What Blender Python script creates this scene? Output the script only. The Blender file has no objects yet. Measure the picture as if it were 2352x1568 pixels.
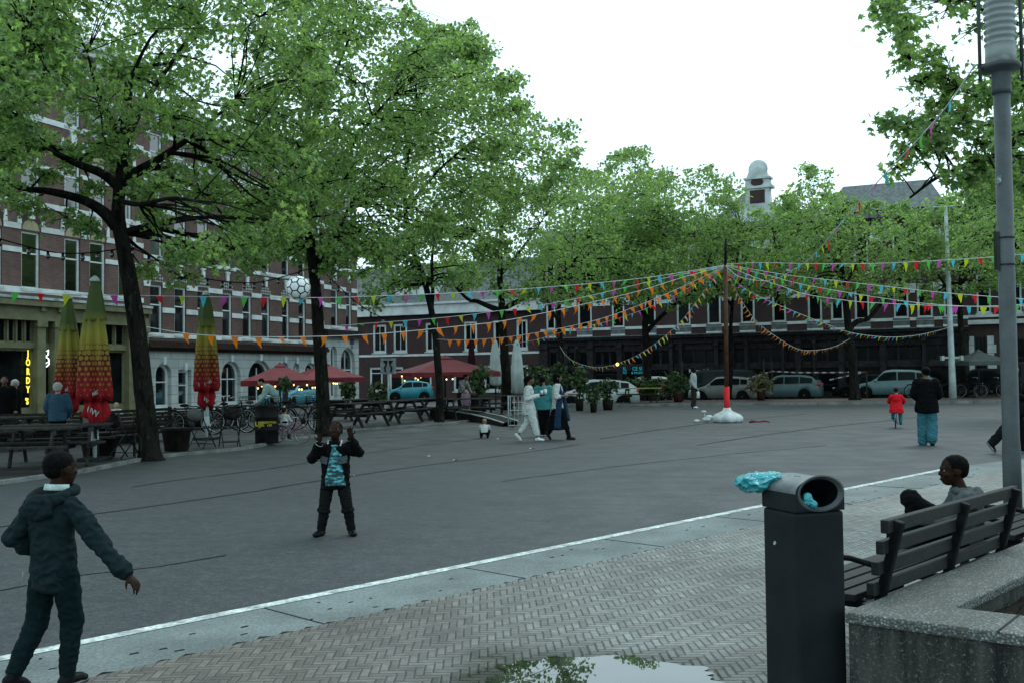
import bpy, bmesh, math, random
import numpy as np
from mathutils import Vector, Matrix, noise as mnoise
random.seed(7); RNG = np.random.default_rng(7)
S = bpy.context.scene; COL = S.collection; R_ = math.radians
# ---------------------------------------------------------------- camera
CAM = Vector((0, 0, 1.65)); FPX = 2350.0; PITCH = math.atan(72/2350); ROLL = 0.0125
_f0 = Vector((0, math.cos(PITCH), math.sin(PITCH))); _u0 = Vector((0, -math.sin(PITCH), math.cos(PITCH))); _r0 = Vector((1, 0, 0))
CR = _r0*math.cos(ROLL) - _u0*math.sin(ROLL); CU = _u0*math.cos(ROLL) + _r0*math.sin(ROLL); CF = _f0
cam = bpy.data.cameras.new('camera'); camo = bpy.data.objects.new('camera', cam); COL.objects.link(camo)
cam.sensor_width = 36; cam.lens = 36*FPX/2352; cam.clip_end = 3000; cam.clip_start = .05
camo.matrix_world = Matrix(((CR.x, CU.x, -CF.x, CAM.x), (CR.y, CU.y, -CF.y, CAM.y), (CR.z, CU.z, -CF.z, CAM.z), (0, 0, 0, 1)))
S.camera = camo
# ---------------------------------------------------------------- world, sun, exposure
W = bpy.data.worlds.new('World'); S.world = W; W.use_nodes = True
wn = W.node_tree; wn.nodes.clear()
sky = wn.nodes.new('ShaderNodeTexSky'); sky.sky_type = 'NISHITA'; sky.sun_disc = False
sky.sun_elevation = R_(52); sky.sun_rotation = R_(35); sky.dust_density = 5
mx = wn.nodes.new('ShaderNodeMix'); mx.data_type = 'RGBA'; mx.inputs[0].default_value = .9
mx.inputs[7].default_value = (11.3, 15.0, 16.2, 1)          # even overcast cloud cover
bg = wn.nodes.new('ShaderNodeBackground'); bg.inputs[1].default_value = .1
wo = wn.nodes.new('ShaderNodeOutputWorld')
wn.links.new(sky.outputs[0], mx.inputs[6]); wn.links.new(mx.outputs[2], bg.inputs[0]); wn.links.new(bg.outputs[0], wo.inputs[0])
sl = bpy.data.lights.new('sun', 'SUN'); sl.energy = .95; sl.angle = R_(22); sl.color = (1, 1, .95)
so = bpy.data.objects.new('sun', sl); COL.objects.link(so)
_sd = Vector((math.sin(R_(35))*math.cos(R_(52)), math.cos(R_(35))*math.cos(R_(52)), math.sin(R_(52))))
so.rotation_euler = _sd.to_track_quat('Z', 'Y').to_euler(); so.location = (20, 30, 60)
S.view_settings.view_transform = 'Standard'; S.view_settings.look = 'None'; S.view_settings.exposure = 0; S.view_settings.gamma = 1
S.cycles.max_bounces = 6; S.cycles.diffuse_bounces = 3; S.cycles.glossy_bounces = 3; S.cycles.transparent_max_bounces = 4
# ---------------------------------------------------------------- layout helpers (px in a 2352 x 1568 frame)
def ray(px, py): return CF + CR*((px-1176)/FPX) + CU*((784-py)/FPX)
def at(px, py, d):
    r = ray(px, py); return CAM + r*(d/r.y)
def gnd(px, py, z=0.0):
    r = ray(px, py); return CAM + r*((z-CAM.z)/r.z)
def onz(px, d, z=0.0):            # the point at height z, distance d, seen in column px
    r = ray(px, 850); p = CAM + r*(d/r.y); return Vector((p.x, p.y, z))
def hor(px): return 856 - ROLL*(px-1176)
# ---------------------------------------------------------------- objects
def thing(name, label, cat, loc=(0, 0, 0), rotz=0.0, group=None):
    o = bpy.data.objects.new(name, None); COL.objects.link(o); o.empty_display_size = .2
    o.location = loc; o.rotation_euler = (0, 0, rotz); o['label'] = label; o['category'] = cat
    if group: o['group'] = group
    return o
def tag(o, label, cat, group=None):
    o['label'] = label; o['category'] = cat
    if group: o['group'] = group
    return o
def struct(o, kind='structure'):
    o['kind'] = kind; return o
def kids(o): return KIDS.get(o.name, [])
KIDS = {}
def dup(o, loc=None, rotz=None, label=None, scale=None, parent=None, group=None):
    c = o.copy(); COL.objects.link(c)
    if parent is not None: c.parent = parent; KIDS.setdefault(parent.name, []).append(c)
    for k in kids(o): dup(k, parent=c)
    if loc is not None: c.location = loc
    if rotz is not None: c.rotation_euler = (0, 0, rotz)
    if scale is not None: c.scale = scale if hasattr(scale, '__len__') else (scale,)*3
    if label: c['label'] = label
    if group: c['group'] = group
    return c
def link(name, me, parent=None, loc=None, rot=None):
    o = bpy.data.objects.new(name, me); COL.objects.link(o)
    if parent is not None: o.parent = parent; KIDS.setdefault(parent.name, []).append(o)
    if loc is not None: o.location = loc
    if rot is not None: o.rotation_euler = rot
    return o
class MB:
    def __init__(s): s.v = []; s.f = []; s.m = []; s.s = []
    def add(s, vs, fs, mi=0, sm=False):
        b = len(s.v); s.v.extend([tuple(v) for v in vs])
        for f in fs: s.f.append(tuple(b+i for i in f)); s.m.append(mi); s.s.append(sm)
    def box(s, x0, x1, y0, y1, z0, z1, mi=0, M=None):
        vs = [Vector((x, y, z)) for z in (z0, z1) for y in (y0, y1) for x in (x0, x1)]
        if M is not None: vs = [M @ v for v in vs]
        s.add(vs, [(0, 2, 3, 1), (4, 5, 7, 6), (0, 1, 5, 4), (2, 6, 7, 3), (0, 4, 6, 2), (1, 3, 7, 5)], mi)
        return s
    def beam(s, p, q, w, h, mi=0, up=(0, 0, 1)):       # rectangular bar from p to q: w across, h along up
        p = Vector(p); q = Vector(q); t = (q-p).normalized(); up = Vector(up)
        if abs(t.dot(up)) > .98: up = Vector((0, 1, 0))
        a = t.cross(up).normalized(); b = a.cross(t)
        a *= w/2; b *= h/2
        vs = [e+i*a+j*b for e in (p, q) for i, j in ((-1, -1), (1, -1), (1, 1), (-1, 1))]
        s.add(vs, [(0, 1, 2, 3), (7, 6, 5, 4), (0, 4, 5, 1), (1, 5, 6, 2), (2, 6, 7, 3), (3, 7, 4, 0)], mi); return s
    def loft(s, st, n=10, side=(1, 0, 0), mi=0, sm=True, close=False, caps=True):   # st: (point, ra, rb)
        k = len(st); vs = []; side = Vector(side)
        for i, (p, ra, rb) in enumerate(st):
            p = Vector(p); a0 = Vector(st[(i-1) % k if close else max(i-1, 0)][0]); a1 = Vector(st[(i+1) % k if close else min(i+1, k-1)][0])
            t = (a1-a0)
            t = t.normalized() if t.length > 1e-9 else Vector((0, 0, 1))
            a = side - t*side.dot(t)
            if a.length < .15:
                a = Vector((0, 1, 0)) - t*t.y
                if a.length < .15: a = Vector((0, 0, 1)) - t*t.z
            a.normalize(); b = t.cross(a)
            for j in range(n):
                w = 2*math.pi*j/n; vs.append(p + a*(ra*math.cos(w)) + b*(rb*math.sin(w)))
        fs = []
        for i in range(k if close else k-1):
            i2 = (i+1) % k
            for j in range(n):
                j2 = (j+1) % n; fs.append((i*n+j, i*n+j2, i2*n+j2, i2*n+j))
        if caps and not close: fs.append(tuple(range(n-1, -1, -1))); fs.append(tuple((k-1)*n+j for j in range(n)))
        s.add(vs, fs, mi, sm); return s
    def tube(s, pts, r, n=8, mi=0, close=False, sm=True):
        rs = r if hasattr(r, '__len__') else [r]*len(pts)
        return s.loft([(p, a, a) for p, a in zip(pts, rs)], n, (.3, .2, .93) if False else (1, .02, .03), mi, sm, close)
    def ell(s, c, r, M=None, n=12, mi=0, sm=True):
        c = Vector(c); st = []; vs = []; h = n//2
        vs.append(Vector((0, 0, -1)))
        for i in range(1, h):
            ph = -math.pi/2+math.pi*i/h
            for j in range(n):
                w = 2*math.pi*j/n; vs.append(Vector((math.cos(ph)*math.cos(w), math.cos(ph)*math.sin(w), math.sin(ph))))
        vs.append(Vector((0, 0, 1))); fs = [(0, 1+(j+1) % n, 1+j) for j in range(n)]
        for i in range(h-2):
            for j in range(n):
                a = 1+i*n; fs.append((a+j, a+(j+1) % n, a+n+(j+1) % n, a+n+j))
        a = 1+(h-2)*n; fs += [(a+j, a+(j+1) % n, len(vs)-1) for j in range(n)]
        if hasattr(r, '__len__'): vs = [Vector((v.x*r[0], v.y*r[1], v.z*r[2])) for v in vs]
        else: vs = [v*r for v in vs]
        if M is not None: vs = [M @ v for v in vs]
        s.add([c+v for v in vs], fs, mi, sm); return s
    def lathe(s, prof, n=24, c=(0, 0, 0), mi=0, sm=True, fold=None, M=None):      # prof: (r, z)
        c = Vector(c); vs = []
        for i, (r, z) in enumerate(prof):
            for j in range(n):
                w = 2*math.pi*j/n; rr = r*(fold(w, z) if fold else 1)
                v = Vector((rr*math.cos(w), rr*math.sin(w), z)); vs.append(c + (M @ v if M else v))
        fs = [(i*n+j, i*n+(j+1) % n, (i+1)*n+(j+1) % n, (i+1)*n+j) for i in range(len(prof)-1) for j in range(n)]
        fs.append(tuple(range(n-1, -1, -1))); fs.append(tuple((len(prof)-1)*n+j for j in range(n)))
        s.add(vs, fs, mi, sm); return s
    def prism(s, poly, z0, z1, mi=0):                  # poly: xy outline, counter-clockwise
        n = len(poly); vs = [(p[0], p[1], z0) for p in poly]+[(p[0], p[1], z1) for p in poly]
        s.add(vs, [tuple(range(n-1, -1, -1)), tuple(range(n, 2*n))]+[(i, (i+1) % n, n+(i+1) % n, n+i) for i in range(n)], mi); return s
    def slab(s, poly, y0, y1, mi=0, M=None):           # poly: xz outline, extruded in y
        n = len(poly); vs = [Vector((p[0], y0, p[1])) for p in poly]+[Vector((p[0], y1, p[1])) for p in poly]
        if M is not None: vs = [M @ v for v in vs]
        s.add(vs, [tuple(range(n)), tuple(range(2*n-1, n-1, -1))]+[(i, n+i, n+(i+1) % n, (i+1) % n) for i in range(n)], mi); return s
    def mesh(s, name, mats):
        me = bpy.data.meshes.new(name); me.from_pydata(s.v, [], s.f)
        for m in (mats if isinstance(mats, (list, tuple)) else [mats]): me.materials.append(m)
        me.polygons.foreach_set('material_index', s.m); me.polygons.foreach_set('use_smooth', s.s); me.update(); return me
    def build(s, name, mats, parent=None, loc=None, rot=None, bevel=0, seg=2):
        o = link(name, s.mesh(name, mats), parent, loc, rot)
        if bevel:
            b = o.modifiers.new('bevel', 'BEVEL'); b.width = bevel; b.segments = seg; b.limit_method = 'ANGLE'; b.angle_limit = R_(40)
        return o
def textmesh(txt, size, mat, name='lettering', parent=None, loc=(0, 0, 0), rot=(math.pi/2, 0, 0), ext=.004, off=0.0, outline=0, align='CENTER', sx=1):
    cu = bpy.data.curves.new('t', 'FONT'); cu.body = txt; cu.size = size; cu.extrude = ext; cu.offset = off; cu.align_x = align; cu.resolution_u = 3
    if outline: cu.fill_mode = 'NONE'; cu.bevel_depth = outline; cu.bevel_resolution = 1; cu.extrude = 0
    cu.space_line = .9
    o = bpy.data.objects.new('t', cu); COL.objects.link(o)
    dg = bpy.context.evaluated_depsgraph_get(); me = bpy.data.meshes.new_from_object(o.evaluated_get(dg))
    bpy.data.objects.remove(o); bpy.data.curves.remove(cu)
    me.materials.clear(); me.materials.append(mat)
    q = link(name, me, parent, loc, rot); q.scale = (sx, 1, 1); return q
# ---------------------------------------------------------------- materials
class NM:
    def __init__(s, name):
        s.mat = bpy.data.materials.new(name); s.mat.use_nodes = True; s.nt = s.mat.node_tree
        s.b = next(n for n in s.nt.nodes if n.type == 'BSDF_PRINCIPLED')
        s.out = next(n for n in s.nt.nodes if n.type == 'OUTPUT_MATERIAL'); s._c = None
    def n(s, t, **k):
        x = s.nt.nodes.new(t)
        for a, v in k.items(): setattr(x, a, v)
        return x
    def set(s, inp, v):
        if hasattr(v, 'is_output') or isinstance(v, bpy.types.NodeSocket): s.nt.links.new(v, inp)
        elif hasattr(v, '__len__') and len(v) == 3 and inp.type == 'RGBA': inp.default_value = (*v, 1)
        else: inp.default_value = v
    def co(s, kind='Object'):
        if s._c is None: s._c = s.n('ShaderNodeTexCoord')
        return s._c.outputs[kind]
    def m(s, op, *a):
        x = s.n('ShaderNodeMath', operation=op)
        for i, v in enumerate(a): s.set(x.inputs[i], v)
        return x.outputs[0]
    def xyz(s, vec):
        x = s.n('ShaderNodeSeparateXYZ'); s.set(x.inputs[0], vec); return x.outputs
    def comb(s, x, y, z=0.0):
        c = s.n('ShaderNodeCombineXYZ')
        for i, v in enumerate((x, y, z)): s.set(c.inputs[i], v)
        return c.outputs[0]
    def noise(s, scale, detail=3, vec=None, rough=.55, out=0):
        x = s.n('ShaderNodeTexNoise'); x.inputs['Scale'].default_value = scale; x.inputs['Detail'].default_value = detail; x.inputs['Roughness'].default_value = rough
        s.set(x.inputs['Vector'], vec if vec is not None else s.co()); return x.outputs[out]
    def ramp(s, fac, lo, hi, a=0.0, b=1.0):
        x = s.n('ShaderNodeMapRange'); s.set(x.inputs[0], fac)
        for i, v in enumerate((lo, hi, a, b)): x.inputs[i+1].default_value = v
        return x.outputs[0]
    def mix(s, fac, a, b, blend='MIX'):
        x = s.n('ShaderNodeMix', data_type='RGBA', blend_type=blend); s.set(x.inputs[0], fac); s.set(x.inputs[6], a); s.set(x.inputs[7], b); return x.outputs[2]
    def bump(s, h, strength=.3, dist=.01):
        x = s.n('ShaderNodeBump'); x.inputs['Strength'].default_value = strength; x.inputs['Distance'].default_value = dist
        s.set(x.inputs['Height'], h); s.set(s.b.inputs['Normal'], x.outputs[0])
    def fin(s, col=None, rough=None, metal=None, spec=None):
        if col is not None: s.set(s.b.inputs['Base Color'], col)
        if rough is not None: s.set(s.b.inputs['Roughness'], rough)
        if metal is not None: s.b.inputs['Metallic'].default_value = metal
        if spec is not None: s.b.inputs['Specular IOR Level'].default_value = spec
        return s.mat
def sc(c, k): return tuple(min(1, x*k) for x in c)
def mat(name, col, rough=.7, var=.25, scale=6, bump=0, bscale=60, metal=0, spec=.25, bdist=.01, fine=0, fscale=200):
    if max(col) < .06 and metal == 0: spec = min(spec, .06); col = sc(col, .62)     # dark matt things: low albedo and a faint gloss only
    m = NM(name); c = m.mix(m.ramp(m.noise(scale, 4), .35, .65), sc(col, 1-var), sc(col, 1+var))
    if fine: c = m.mix(m.ramp(m.noise(fscale, 1), .3, .7), m.mix(1, c, (1-fine,)*3, 'MULTIPLY'), m.mix(1, c, (1+fine,)*3, 'MULTIPLY'))
    if bump: m.bump(m.noise(bscale, 3), bump, bdist)
    return m.fin(c, rough, metal, spec)
def emit(name, col, k):
    m = NM(name); m.set(m.b.inputs['Emission Color'], col); m.b.inputs['Emission Strength'].default_value = k; return m.fin(sc(col, .5), .5)
def brick(name, c1, c2, mortar, w=.22, h=.068, var=.35):
    m = NM(name); o = m.xyz(m.co()); v = m.comb(m.m('ADD', o[0], o[1]), o[2])
    t = m.n('ShaderNodeTexBrick'); t.inputs['Scale'].default_value = 1; t.inputs['Brick Width'].default_value = w; t.inputs['Row Height'].default_value = h
    t.inputs['Mortar Size'].default_value = .007; t.inputs['Mortar Smooth'].default_value = .2
    m.set(t.inputs['Vector'], v); m.set(t.inputs['Color1'], c1); m.set(t.inputs['Color2'], c2); m.set(t.inputs['Mortar'], mortar)
    c = m.mix(m.ramp(m.noise(.7, 5), .3, .7), m.mix(1, t.outputs[0], (1-var,)*3, 'MULTIPLY'), t.outputs[0])
    st = m.noise(.9, 4, m.comb(m.m('MULTIPLY', m.m('ADD', o[0], o[1]), 3.0), m.m('MULTIPLY', o[2], .4)))
    c = m.mix(m.ramp(st, .5, .75, 0, .5), c, sc(c1, .45))
    m.bump(t.outputs[1], -.3, .01); return m.fin(c, .85, spec=.2)
MT = {}
MT['brick_red'] = brick('brick_red', (.165, .095, .082), (.115, .068, .06), (.17, .15, .145))
MT['brick_brown'] = brick('brick_brown', (.145, .083, .072), (.10, .06, .053), (.15, .13, .12))
MT['brick_dark'] = brick('brick_dark', (.075, .04, .042), (.055, .03, .032), (.065, .055, .055))
MT['brick_grey'] = brick('brick_grey', (.06, .038, .034), (.045, .03, .028), (.06, .05, .05))
MT['white'] = mat('white_paint', (.55, .6, .6), .5, .18, 1.5, .15, 30, fine=.1, fscale=25)
MT['stone'] = mat('white_stone', (.42, .46, .46), .8, .25, 1.2, .3, 20)
MT['cream'] = mat('cream_plaster', (.3, .27, .17), .8, .2, 3)
MT['glass'] = mat('window_glass', (.010, .014, .016), .05, .6, .8, spec=.55)
for n_ in MT['glass'].node_tree.nodes:
    if n_.type == 'BSDF_PRINCIPLED': n_.inputs['Specular IOR Level'].default_value = 1.0; n_.inputs['IOR'].default_value = 1.75
MT['glass_shop'] = mat('shop_glass', (.010, .013, .014), .12, .9, .7, spec=.35)
MT['olive'] = mat('olive_paint', (.15, .15, .085), .5, .2, 2, fine=.15, fscale=20)
MT['olive_dark'] = mat('dark_olive_paint', (.04, .045, .03), .5, .2, 2)
MT['shop_dark'] = mat('dark_shopfront_paint', (.042, .038, .042), .5, .35, 3, .2, 25, fine=.3, fscale=12)
MT['shop_grey'] = mat('grey_stone_trim', (.11, .12, .125), .7, .3, 3)
MT['slate'] = mat('slate_roof', (.105, .125, .125), .7, .3, 5, .4, 25)
MT['cornice'] = mat('brown_cornice', (.05, .034, .03), .6, .3, 4)
MT['metal_dark'] = mat('dark_metal', (.02, .024, .027), .45, .3, 8, metal=.3)
MT['metal'] = mat('bare_metal', (.3, .33, .34), .35, .2, 8, metal=.9)
MT['rubber'] = mat('rubber', (.012, .012, .013), .8, .3, 20)
MT['black'] = mat('black_plastic', (.012, .013, .014), .5, .3, 9)
# ================================================================ GROUND
def sheet(name, pts, z, m, kind='structure'):
    mb = MB(); mb.add([(p[0], p[1], z) for p in pts], [tuple(range(len(pts)))]); o = mb.build(name, m); struct(o, kind)
    if o.data.polygons[0].normal.z < 0: o.data.flip_normals()
    return o
def asphalt(name, col, moss=False):
    m = NM(name); c0 = m.co()
    c = m.mix(m.ramp(m.noise(.22, 5, rough=.6), .3, .7), sc(col, .80), sc(col, 1.15))
    c = m.mix(m.ramp(m.noise(1.6, 3, rough=.5), .62, .72, 0, .35), c, sc(col, .6))
    sp = m.m('ADD', m.m('MULTIPLY', m.noise(42, 2, rough=.9), .5), m.m('ADD', m.m('MULTIPLY', m.noise(15, 2, rough=.9), .3), m.m('MULTIPLY', m.noise(5, 2, rough=.9), .2)))
    c = m.mix(m.ramp(sp, .40, .50), sc(col, .5), c); c = m.mix(m.ramp(sp, .52, .62), c, sc(col, 1.9))
    if moss:    # leaf dirt and moss along the terrace edge
        o = m.xyz(c0); d = m.m('ADD', m.m('SUBTRACT', m.m('MULTIPLY', o[1], .47), o[0]), m.m('MULTIPLY', m.noise(.5, 4), 5.0))
        c = m.mix(m.ramp(d, 15.8, 21.0, 0, .75), c, m.mix(m.ramp(m.noise(20, 3), .35, .65), (.018, .021, .016), (.042, .044, .034)))
    v = m.n('ShaderNodeTexVoronoi'); v.inputs['Scale'].default_value = 1.1; m.set(v.inputs['Vector'], c0)     # a few dark droppings of gum
    c = m.mix(m.ramp(v.outputs[0], .014, .03), (.02, .02, .02), c)
    m.bump(m.noise(60, 3, rough=.8), .5, .006)
    return m.fin(c, m.ramp(m.noise(1.2, 4), .3, .7, .52, .75), spec=.32)
MT['asphalt'] = asphalt('square_asphalt', (.042, .048, .052), True)
MT['road'] = asphalt('street_asphalt', (.06, .063, .065))
def herring(name, c1, c2, joint, w=.050, rot=0.0, tint=None, wet=False):
    m = NM(name); mp = m.n('ShaderNodeMapping'); m.set(mp.inputs[0], m.co()); mp.inputs['Rotation'].default_value = (0, 0, rot); mp.inputs['Scale'].default_value = (1/w, 1/w, 1)
    wob = m.noise(.25, 2, mp.outputs[0], out=1); ad = m.n('ShaderNodeVectorMath', operation='ADD')
    sc_ = m.n('ShaderNodeVectorMath', operation='SCALE'); m.set(sc_.inputs[0], wob); sc_.inputs['Scale'].default_value = .3
    m.set(ad.inputs[0], mp.outputs[0]); m.set(ad.inputs[1], sc_.outputs[0])
    o = m.xyz(ad.outputs[0]); i = m.m('FLOOR', o[0]); j = m.m('FLOOR', o[1]); fx = m.m('FRACT', o[0]); fy = m.m('FRACT', o[1])
    d = m.m('SUBTRACT', i, j); k = m.m('SUBTRACT', d, m.m('MULTIPLY', m.m('FLOOR', m.m('DIVIDE', d, 6.0)), 6.0))   # bricks three times as long as wide
    ver = m.m('GREATER_THAN', k, 2.5); hor_ = m.m('SUBTRACT', 1.0, ver); pos = m.m('ADD', m.m('MULTIPLY', hor_, k), m.m('MULTIPLY', ver, m.m('SUBTRACT', 5.0, k)))
    lng = m.m('ADD', m.m('ADD', m.m('MULTIPLY', fx, hor_), m.m('MULTIPLY', fy, ver)), pos)
    sh = m.m('ADD', m.m('MULTIPLY', fy, hor_), m.m('MULTIPLY', fx, ver)); is1 = m.m('MULTIPLY', pos, hor_); is2 = m.m('MULTIPLY', pos, ver)
    e = m.m('MINIMUM', m.m('MINIMUM', lng, m.m('SUBTRACT', 3.0, lng)), m.m('MINIMUM', sh, m.m('SUBTRACT', 1.0, sh)))
    wn_ = m.n('ShaderNodeTexWhiteNoise'); m.set(wn_.inputs['Vector'], m.comb(m.m('SUBTRACT', i, is1), m.m('SUBTRACT', j, is2)))
    c = m.mix(wn_.outputs[0], c1, c2)
    c = m.mix(m.ramp(m.noise(.45, 4), .32, .68), m.mix(1, c, (.55, .52, .5), 'MULTIPLY'), c)
    c = m.mix(m.ramp(m.noise(14, 4, rough=.8), .3, .62), m.mix(1, c, (.55, .55, .55), 'MULTIPLY'), c)
    if tint:    # redder bricks towards the left, also darkened: the weaker sheen put into the colour
        o3 = m.xyz(m.co()); c = m.mix(m.ramp(m.m('ADD', o3[0], m.m('MULTIPLY', m.noise(.8, 3), 1.6)), 1.6, -.6), c, m.mix(1, c, tint, 'MULTIPLY'))
    jw = m.ramp(m.m('ADD', e, m.m('MULTIPLY', m.m('SUBTRACT', m.noise(30, 2), .5), .12)), .03, .12)
    c = m.mix(jw, joint, c)
    h = m.m('ADD', m.m('MULTIPLY', m.ramp(e, .02, .2), 1.0), m.m('ADD', m.m('MULTIPLY', wn_.outputs[0], .5), m.m('MULTIPLY', m.noise(40, 3), .25)))
    m.bump(h, .55, .012)
    ro = m.ramp(m.noise(1.5, 4), .3, .7, .42, .72)
    if wet:     # damp bricks round the puddle
        o4 = m.xyz(m.co()); pq = gnd(1372, 1562); dx = m.m('SUBTRACT', o4[0], pq.x); dy = m.m('MULTIPLY', m.m('SUBTRACT', o4[1], pq.y), 1.3); r_ = m.m('ADD', m.m('SQRT', m.m('ADD', m.m('MULTIPLY', dx, dx), m.m('MULTIPLY', dy, dy))), m.m('MULTIPLY', m.m('SUBTRACT', m.noise(3.2, 4), .5), .9))
        dm = m.ramp(r_, .62, 1.05, 1, 0); c = m.mix(dm, c, m.mix(1, c, (.34, .33, .31), 'MULTIPLY')); ro = m.m('SUBTRACT', ro, m.m('MULTIPLY', dm, .3))
    return m.fin(c, ro, spec=.4)
LA = gnd(0, 1514); LB = gnd(2190, 1073); LD = (LB-LA).normalized(); LN = Vector((LD.y, -LD.x, 0))     # white line: direction and the side of the paving
LANG = math.atan2(LD.y, LD.x)
MT['pavers'] = herring('herringbone_pavers', (.315, .335, .32), (.195, .203, .195), (.04, .041, .039), rot=-LANG+R_(45), tint=(.66, .575, .52), wet=True)
MT['pavers_red'] = herring('red_brown_pavers', (.17, .12, .095), (.11, .085, .07), (.02, .02, .018), rot=.6)
MT['pavers_dark'] = herring('dark_terrace_pavers', (.05, .05, .044), (.03, .031, .028), (.01, .01, .01), rot=.3)
MT['band'] = mat('concrete_band', (.14, .165, .165), .7, .22, 1.3, .3, 70, fine=.25, fscale=45)
MT['line'] = mat('road_paint', (.44, .49, .475), .65, .35, 7, .3, 60, fine=.35, fscale=30)
MT['kerb'] = mat('kerb_concrete', (.15, .155, .15), .8, .3, 2, .4, 40, fine=.2, fscale=25)
MT['tar'] = mat('tar', (.028, .03, .032), .6, .4, 5)
# street level sheet to the horizon and the raised square on it
STZ = -.22
sheet('ground', [(-1500, -1500), (1500, -1500), (1500, 1500), (-1500, 1500)], STZ, MT['road'])
KA = gnd(1240, 934); KB = gnd(2500, 923); KD = (KB-KA).normalized(); KN = Vector((-KD.y, KD.x, 0))
sq = MB(); q0 = KA-KD*8; q1 = KB+KD*30
sq.prism([(-60, -40), (70, -40), (q1.x, q1.y), (q0.x, q0.y), (-9, 50), (-13, 62), (-60, 62)], STZ-.3, 0)
struct(sq.build('square', MT['asphalt']))
def strip(t0, t1, n0, n1): return [LA+LD*t0+LN*n0, LA+LD*t1+LN*n0, LA+LD*t1+LN*n1, LA+LD*t0+LN*n1]
TL = (LB-LA).length
C2 = gnd(2420, 1046); D2 = (C2-LB).normalized(); N2 = Vector((D2.y, -D2.x, 0))
bw = (gnd(588, 1475)-LA).dot(LN)
I2 = LB + (D2*1 if False else Vector())
def corner(n):    # where the two offset edges of the paving meet
    a = LA+LN*n; b = LB+N2*n; den = LD.x*D2.y-LD.y*D2.x; w = b-a; t = (w.x*D2.y-w.y*D2.x)/den; return a+LD*t
sheet('white_line', [LA-LD*12-LN*.055, corner(-.055), corner(.055), LA-LD*12+LN*.055], .008, MT['line'])
sheet('concrete_band', [LA-LD*12-LN*.05, corner(-.05), LB+D2*14-N2*.05, LB+D2*14+N2*bw*.7, corner(bw), LA-LD*12+LN*bw], .004, MT['band'])
pv = [LA-LD*12+LN*(bw-.03), corner(bw-.03), LB+D2*14+N2*(bw*.7-.03), Vector((30, 2, 0)), Vector((12, -10, 0)), Vector((-8, -10, 0))]
sheet('paving', pv, .010, MT['pavers'])
tm = MB()     # toothed edge of the herringbone: half bricks laid over the concrete band
def tooth(t, n, a, ww, ll):
    p = LA+LD*t+LN*n; M = Matrix.Translation((p.x, p.y, 0)) @ Matrix.Rotation(LANG+a, 4, 'Z'); tm.box(-ll/2, ll/2, -ww/2, ww/2, 0, .0135, M=M)
jm = MB()
t = -6.0
while t < TL+.5:
    p = LA+LD*t
    jm.beam(p+LN*.06+Vector((0, 0, .004)), p+LN*(bw-.03)+Vector((0, 0, .004)), .012+.006*random.random(), .006); t += 1.9+random.random()*.15
rnd = random.Random(3)
for k in range(70):
    t = rnd.uniform(-2, TL); n = rnd.uniform(.1, bw-.1); p = LA+LD*t+LN*n; q = p+LD*rnd.uniform(.01, .06)+LN*rnd.uniform(-.01, .01)
    jm.beam(p+Vector((0, 0, .005)), q+Vector((0, 0, .005)), .018*rnd.random()+.006, .005)
struct(jm.build('band_joints', MT['tar']))
mt_ = MB(); t = -6.0
while t < TL:
    p = LA+LD*t+LN*(bw-.03); s_ = rnd.uniform(.05, .075); a = p-LD*s_; b = p+LD*s_; c = p-LN*s_*rnd.uniform(.5, .9)
    if rnd.random() < .8: mt_.add([(a.x, a.y, .0085), (b.x, b.y, .0085), (c.x, c.y, .0085)], [(0, 1, 2)])
    t += .17+rnd.uniform(-.01, .01)
struct(mt_.build('paving_edge', MT['tar']))
def seam(pts, w=.05):
    P = [gnd(*p) for p in pts]; L = MB(); vs = []
    Q = []
    for a, b in zip(P, P[1:]):
        n = max(2, int((b-a).length/.35)); Q += [a.lerp(b, i/n) for i in range(n)]
    Q.append(P[-1])
    for i, p in enumerate(Q):
        d = (Q[min(i+1, len(Q)-1)]-Q[max(i-1, 0)]).normalized(); nn = Vector((-d.y, d.x, 0)); o_ = mnoise.noise((p.x*1.3, p.y*1.3, w*9))*.05
        ww = w*(.6+.7*abs(mnoise.noise((p.x*3, p.y*3, 5))))
        vs += [p+nn*(o_+ww/2), p+nn*(o_-ww/2)]
    L.add([(v.x, v.y, .004) for v in vs], [(2*i, 2*i+1, 2*i+3, 2*i+2) for i in range(len(Q)-1)]); o = struct(L.build('asphalt_seam', MT['tar']))
    if o.data.polygons[0].normal.z < 0: o.data.flip_normals()
seam([(-200, 1392), (0, 1356), (185, 1320), (359, 1301), (520, 1275)], .035)
seam([(-200, 1240), (0, 1210), (204, 1182), (402, 1154), (588, 1127), (735, 1103), (990, 1066), (1200, 1040), (1330, 1020)], .07)
seam([(300, 1118), (402, 1103), (632, 1074), (812, 1043), (990, 1020), (1130, 1003)], .06)
seam([(1380, 1007), (1493, 989), (1612, 973), (1720, 962), (1850, 950)], .1)
seam([(1600, 1022), (1749, 999), (1895, 980), (2040, 965), (2130, 955)], .1)
seam([(1150, 1105), (1400, 1072), (1700, 1040), (1900, 1022)], .04)
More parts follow.
